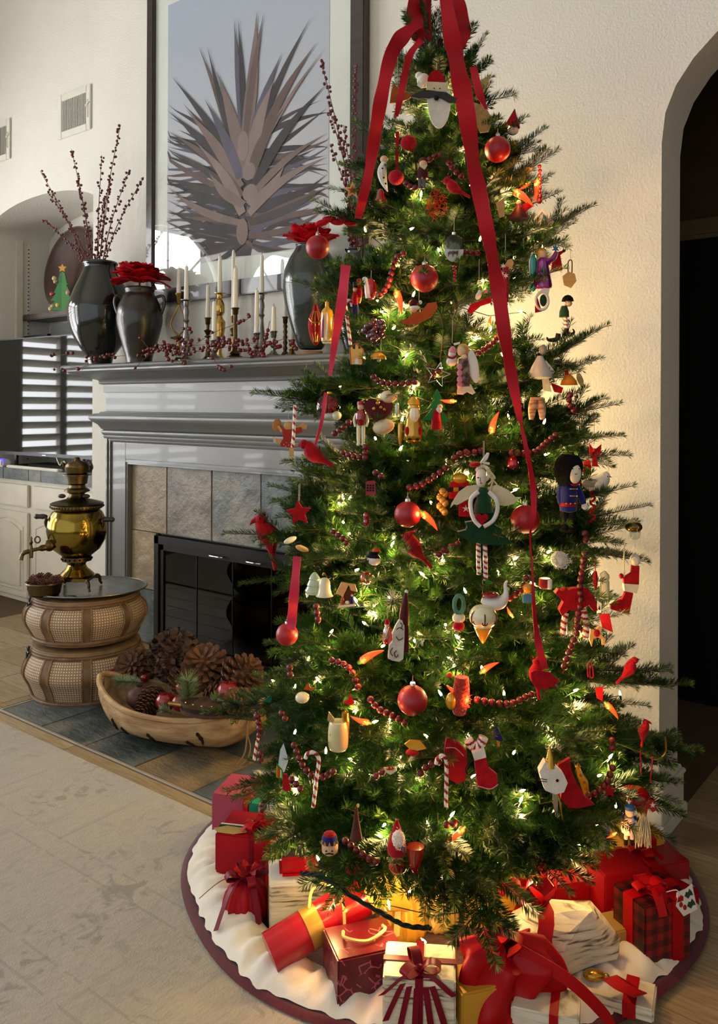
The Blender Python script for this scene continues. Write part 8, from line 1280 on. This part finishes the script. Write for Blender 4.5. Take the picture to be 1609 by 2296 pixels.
# back of the fireplace side
g = Present('rose coloured gift box at the back of the skirt near the slate hearth', 535, 1893, .15, .16, .155, -.25, W_PINK); g.band('y', .045, .02, R_RED)
g = Present('white printed gift box with green and red ribbon behind the red box', 615, 1915, .13, .13, .15, -.35, W_WHITE); g.band('y', -.05, .03, R_GRN); g.band('y', -.02, .012, R_RED); g.band('y', -.078, .014, R_RED)
g = Present('tall red gift box tied with a striped bow and gold tag by the rug', 548, 1993, .155, .15, .155, -.2, W_REDM); g.band('x', -.03, .012, mat('dark_green_ribbon', '#173021', .5)); g.band('x', -.017, .006, CANEW); g.band('y', .035, .012, R_MAR); g.bow(.035, -.02, .04, R_RED, 4, 3, .009, seed=3); t_ = MB(); t_.prism([(-.07, 0), (-.035, .022), (.02, .018), (.035, 0), (0, -.02), (-.05, -.018)], -.001, .001); M4 = Matrix.Translation((-.02, -.055, .159)) @ Matrix.Rotation(-PI / 2, 4, 'X'); t_.v = [M4 @ p for p in t_.v]; g.lpart('gift_tag', t_, W_GOLD)
def gathered(label, u, v, r, h, m, bowm, seed, streamers=()):
    p = at_z(u, v, .024); c = p + FW * r; t = Thing('gift_bundle', label, 'present', (c.x, c.y, .024), TH); rn = random.Random(seed); n = 28
    prof = [(.0, 0), (.85, 0), (1.0, .12), (1.02, .35), (.85, .62), (.45, .80), (.2, .86), (.3, .93), (.55, 1.05)]
    def fn(i, j):
        f = j * (len(prof) - 1); k = min(int(f), len(prof) - 2); q = f - k; rr = prof[k][0] * (1 - q) + prof[k + 1][0] * q; zz = prof[k][1] * (1 - q) + prof[k + 1][1] * q; a = 2 * PI * i; wv = 1 + .10 * math.sin(9 * a + seed) * j + .06 * math.sin(17 * a + 5 * j); return Vector((r * rr * wv * math.cos(a), r * rr * wv * math.sin(a), max(0, h * zz * (1 + .06 * math.sin(6 * a + seed) * j))))
    t.lpart('wrapping', MB().grid(fn, n * 2, 26, True), m, angle=70); b = t.lpart('ribbon_tie', MB().tube([(r * .24 * math.cos(k * .5), r * .24 * math.sin(k * .5), h * .86) for k in range(14)], .006, 6), bowm)
    for k in range(4): a = k * 1.57 + .4; d = Vector((math.cos(a), math.sin(a), 0)); t.lpart('bow_loop', MB().strip(spline([Vector((0, 0, h * .86)), d * r * .7 + Vector((0, 0, h * 1.05)), d * r * .95 + Vector((0, 0, h * .9)), d * .02 + Vector((0, 0, h * .86))], 6), Vector((-d.y, d.x, 0)) * .012, .0007), bowm, b)
    for a, L, z1 in streamers: d = Vector((math.cos(a), math.sin(a), 0)); t.lpart('bow_tail', MB().strip(spline([Vector((0, 0, h * .86)), d * L * .5 + Vector((0, 0, h * .85)), d * L + Vector((0, 0, z1))], 6), Vector((-d.y * .008, d.x * .008, .004)), .0007), bowm, b)
    return t
gathered('red tissue bundle with a maroon bow and long streamers beside the cream border', 545, 2085, .062, .125, W_REDM, R_MAR, 3, ((3.3, .13, .06), (4.1, .12, .02), (5.2, .10, .03)))
g = Present('upright birch-bark patterned box with white top and gold ribbon', 662, 2095, .155, .12, .13, .12, W_BIRCH); g.band('x', .0, .012, R_GOLD)
q = MB(); q.box(-g.w / 2 - .001, g.w / 2 + .001, -g.d / 2 - .001, g.d / 2 + .001, g.h, g.h + .012, .003); g.lpart('white_lid', q, CANEW); g.lpart('red_tissue', MB().box(-.05, .07, -.04, .04, g.h + .012, g.h + .03, .008), R_RED)
# the red roll
a = at_z(604, 2138, .082); b = at_z(838, 1992, .178); RO = Thing('gift_roll', 'long shiny red paper gift roll with a gold band sloping up towards the trunk', 'present', (a.x, a.y, .024)); dr = (b - a); q = MB(); q.tube([a + dr * k / 16 for k in range(17)], .05, 14, True); RO.part('wrapping', q, W_RED, angle=50); sd = dr.normalized().cross(UP).normalized(); up = sd.cross(dr.normalized())
for f, wd, m_, nm in ((.40, .020, R_GOLD, 'gold_band'), (.95, .02, W_YEL, 'gold_end_paper')): RO.part(nm, MB().tube([a + dr * (f - wd / dr.length), a + dr * (f + wd / dr.length)], .0515, 14, False), m_, angle=50)
RO.part('gold_seam', MB().strip([a + (up * .0 - sd * .0525) + dr * .02 + up * .012, a + dr * .98 - sd * .0525 + up * .012], up * .011, .0008), R_GOLD)
RO.part('raffia_tie', MB().tube(spline([a + dr * .42 + up * .05, a + dr * .5 + up * .075 - sd * .02, a + dr * .6 + up * .09, a + dr * .68 + up * .07 + sd * .05, a + dr * .6 - up * .02 + sd * .06], 6), .004, 5), RAFF)
RO.part('cellophane', crumple(MB().grid(lambda i, j: a + dr * (.93 + .25 * j) + (sd * math.cos(6.283 * i) + up * math.sin(6.283 * i)) * (.045 + .05 * j), 18, 5, True), .015, 4), W_YEL)
g = Present('maroon gift box printed with pale sprigs and snowflakes, front of the skirt', 812, 2258, .165, .13, .125, .32, W_SPRIG); g.lpart('raffia_tie', MB().tube(spline([(-.04, .03, g.h + .003), (-.05, -.02, g.h + .02), (0, -.035, g.h + .012), (.05, -.02, g.h + .02), (.06, .02, g.h + .005)], 6), .0042, 5), RAFF)
gathered('glowing gold and orange tissue bag behind the maroon box', 905, 2125, .07, .165, W_YEL, RAFF, 8, ((-.6, .1, .05), (-1.8, .09, .04)))
g = Present('birch-bark gift box with a many-tailed maroon bow at the front of the skirt', 945, 2330, .165, .13, .135, -.1, W_BIRCH); g.band('y', .0, .018, R_MAR); g.band('x', .0, .018, R_MAR)
bk = g.bow(0, -.045, .05, R_MAR, 3, 0, .012, seed=9)
for du, dv in ((-.075, -.10), (-.045, -.13), (-.01, -.14), (.03, -.13), (.06, -.11), (-.085, -.04), (.08, -.03)):
    z1 = g.h + dv * .95; P = spline([(0, -.045, g.h + .008), (du * .4, -.062, g.h + .006 + dv * .1), (du * .8, -.0705, g.h + dv * .6), (du, -.0715, z1)], 6); g.lpart('bow_tail', MB().strip(P, Vector((.007, 0, .002)), .0007), R_MAR, bk)
g = Present('gold paper box beside the many-tailed bow', 1062, 2322, .09, .10, .10, .3, W_YEL)
# red satin bag with folds
p = at_z(1100, 2300, .024); t = Thing('satin_bag', 'big crumpled red satin bag between the birch-bark parcels', 'present', (p.x, p.y + .07, .024), TH)
def satin(i, j):
    a = 2 * PI * i; r = (.112 - .035 * j + .022 * math.sin(3 * a + 4 * j) + .014 * math.sin(8 * a - 6 * j)) * (1 if j > .02 else .9) * (1 if j < .93 else .35); return Vector((1.15 * r * math.cos(a), .8 * r * math.sin(a), .165 * j * (1 + .18 * math.sin(2 * a + 1))))
t.lpart('satin', MB().grid(satin, 64, 18, True), R_RED, angle=80)
for k, (x0, x1, y1, z1) in enumerate(((-.02, -.12, -.03, .02), (.03, .23, -.05, .012))): t.lpart('ribbon_tail', MB().strip(spline([(x0, -.02, .15), ((x0 + x1) / 2, y1 * .5 - .05, .12), (x1 * .9, y1 - .03, .05), (x1, y1 - .03, z1)], 8), Vector((.005, .0, .014)), .0008), R_RED)
t.lpart('bow_loop', MB().strip(spline([(-.02, -.03, .15), (-.07, -.04, .2), (-.02, -.06, .22), (.03, -.05, .19), (0, -.03, .15)], 8), Vector((.005, .016, 0)), .0008), R_RED)
# the faceted birch parcel
p = at_z(1222, 2218, .024); BP = Thing('birch_parcel', 'large lumpy birch-bark parcel lit yellow from above, with a red satin band', 'present', (p.x, p.y + .09, .024), TH + .1); bm = bmesh.new(); rn = random.Random(15)
for k in range(26):
    d = Vector((rn.gauss(0, 1), rn.gauss(0, 1), rn.gauss(0, .8))).normalized(); bm.verts.new(Vector((d.x * .155, d.y * .10, .085 + d.z * .10)))
bmesh.ops.convex_hull(bm, input=list(bm.verts)); bmesh.ops.subdivide_edges(bm, edges=list(bm.edges), cuts=2, use_grid_fill=True); q = MB().bm(bm); crumple(q, .008, 3); q.v = [Vector((p.x, p.y, max(p.z, 0))) for p in q.v]; BP.lpart('wrapping', q, W_BIRCH, angle=12)
q = MB(); q.strip([Vector((-.07 + .012 * math.sin(k), .112 * math.cos(2 * PI * k / 24), .088 + .108 * math.sin(2 * PI * k / 24))) for k in range(25)], Vector((.02, 0, 0)), .0015); BP.lpart('satin_band', q, R_RED); BP.lpart('bow_loop', MB().strip(spline([(-.07, -.05, .19), (-.11, -.06, .25), (-.05, -.04, .27), (-.02, -.02, .22), (-.06, -.03, .19)], 8), Vector((.008, .018, 0)), .0008), R_RED)
g = Present('yellow gold wrapped box lit from above, behind the satin bag', 1110, 2085, .15, .12, .085, -.15, W_YEL); g.bow(.03, -.02, .045, R_RED, 4, 2, .012, seed=5)
g = Present('red gift box with a red ribbon rosette deep under the boughs', 1165, 2000, .17, .12, .10, .1, W_RED); g.bow(0, 0, .05, R_RED, 5, 2, .014, seed=6)
g = Present('cherry red shiny parcel half hidden by a drooping bough', 1275, 2062, .11, .1, .10, .2, W_RED)
g = Present('narrow upright birch-bark parcel behind the gold box', 1325, 2045, .07, .08, .125, .2, W_BIRCH, crum=.4, seed=4)
g = Present('tall plain red gift box behind the plaid one', 1395, 2085, .14, .12, .155, .25, W_REDM)
g = Present('gold paper box with an open flap and a red satin ribbon', 1395, 2150, .19, .085, .075, .32, W_GOLD); g.band('y', .02, .018, R_RED); q = MB(); q.prism([(-.045, 0), (.02, .05), (.03, .0)], -.001, .001); M4 = Matrix.Translation((-g.w / 2, -.01, g.h - .005)) @ Matrix.Rotation(.6, 4, 'X'); q.v = [M4 @ p for p in q.v]; g.lpart('flap', q, W_GOLD)
g = Present('red and black plaid gift box with a holly tag', 1478, 2168, .155, .12, .165, .42, W_PLAID); g.band('y', .03, .035, R_RED); g.band('x', .0, .035, R_RED); g.bow(-.02, -.01, .042, R_RED, 4, 2, .016, seed=8)
tg = MB(); M4 = Matrix.Translation((.055, -.062, g.h - .012)) @ Matrix.Rotation(-.25, 4, 'X') @ Matrix.Rotation(-.12, 4, 'Y')
def tagp(q): q.v = [M4 @ p for p in q.v]; return q
tg.prism([(-.034, .0), (-.02, .028), (.012, .026), (.034, .03), (.03, -.03), (-.018, -.03)], -.0012, .0012); T0 = g.lpart('gift_tag', tagp(tg), CANEW)
for x, z in ((-.012, .012), (-.018, -.002), (-.008, -.012)): q = MB(); q.ell((x, -.0015, z), (.0065, .001, .0065), 12, 6); g.lpart('printed_berry', tagp(q), CANER, T0)
for s_, (x, z) in ((1, (.008, .012)), (-1, (.008, -.012))): q = MB(); q.prism([(x - .008, z), (x, z + .008), (x + .006, z + .005), (x + .013, z + .011), (x + .018, z + .003), (x + .02, z - .006), (x + .010, z - .004), (x + .002, z - .009)], -.0022, -.0012); g.lpart('printed_holly_leaf', tagp(q), GRNF, T0)
g.lpart('tag_string', MB().tube(spline([(.01, -.04, g.h + .01), (.03, -.06, g.h + .02), M4 @ Vector((-.03, 0, .005))], 5), .0012, 5), CANEW)
g = Present('flat birch-bark parcel with a wide red ribbon loop near the skirt edge', 1385, 2272, .20, .10, .032, -.42, W_BIRCH); g.band('y', .045, .03, R_RED); g.lpart('bow_loop', MB().strip(spline([(.045, 0, .034), (.0, -.03, .07), (.03, -.06, .075), (.07, -.05, .06), (.05, -.01, .036)], 8), Vector((.014, .014, 0)), .0008), R_RED)
t = Thing('gold_bell', 'small gold metal bell lying on the flat birch-bark parcel', 'bell', tuple(g.M @ Vector((-.04, -.005, g.h + .002))), TH); t.lpart('bell', MB().ell((0, 0, .013), (.028, .018, .013), 16, 9), GOLD); t.lpart('clapper', MB().ell((.028, -.006, .012), (.009, .009, .009), 10, 7), GOLD)
g = Present('dark red gift box with a shiny ribbon at the skirt edge near the archway', 1475, 2005, .18, .13, .085, .3, W_RED); g.band('y', -.03, .03, R_RED); g.bow(-.03, 0, .04, R_RED, 4, 1, .014, seed=12)
g = Present('small red gift box poking out towards the dark doorway', 1525, 2055, .10, .10, .055, .6, W_REDM); g = Present('orange and gold paper parcel behind the dark red box', 1440, 1962, .15, .10, .105, .2, W_YEL, crum=.3, seed=9); g.band('y', .02, .03, R_RED)
g = Present('birch-bark parcel at the very front of the skirt', 1235, 2340, .15, .10, .065, -.3, W_BIRCH); g.band('y', .02, .02, R_RED)
p = at_z(985, 2085, .024); gathered('cream and gold cloth sack under the hanging bough', 985, 2100, .055, .13, mat('gold_cloth', '#cfae62', .7, col2='#b8944a', nscale=30), RAFF, 5)
t = Thing('ribbon_scrap', 'thin cream raffia strand lying on the maroon skirt', 'ribbon', at_z(800, 2245, .03)); P_ = [at_z(u, v, .032) for u, v in ((785, 2248), (810, 2258), (835, 2248), (858, 2232))]; t.part('strand', MB().strip(spline(P_, 6), Vector((.004, .003, 0)), .0008), RAFF)
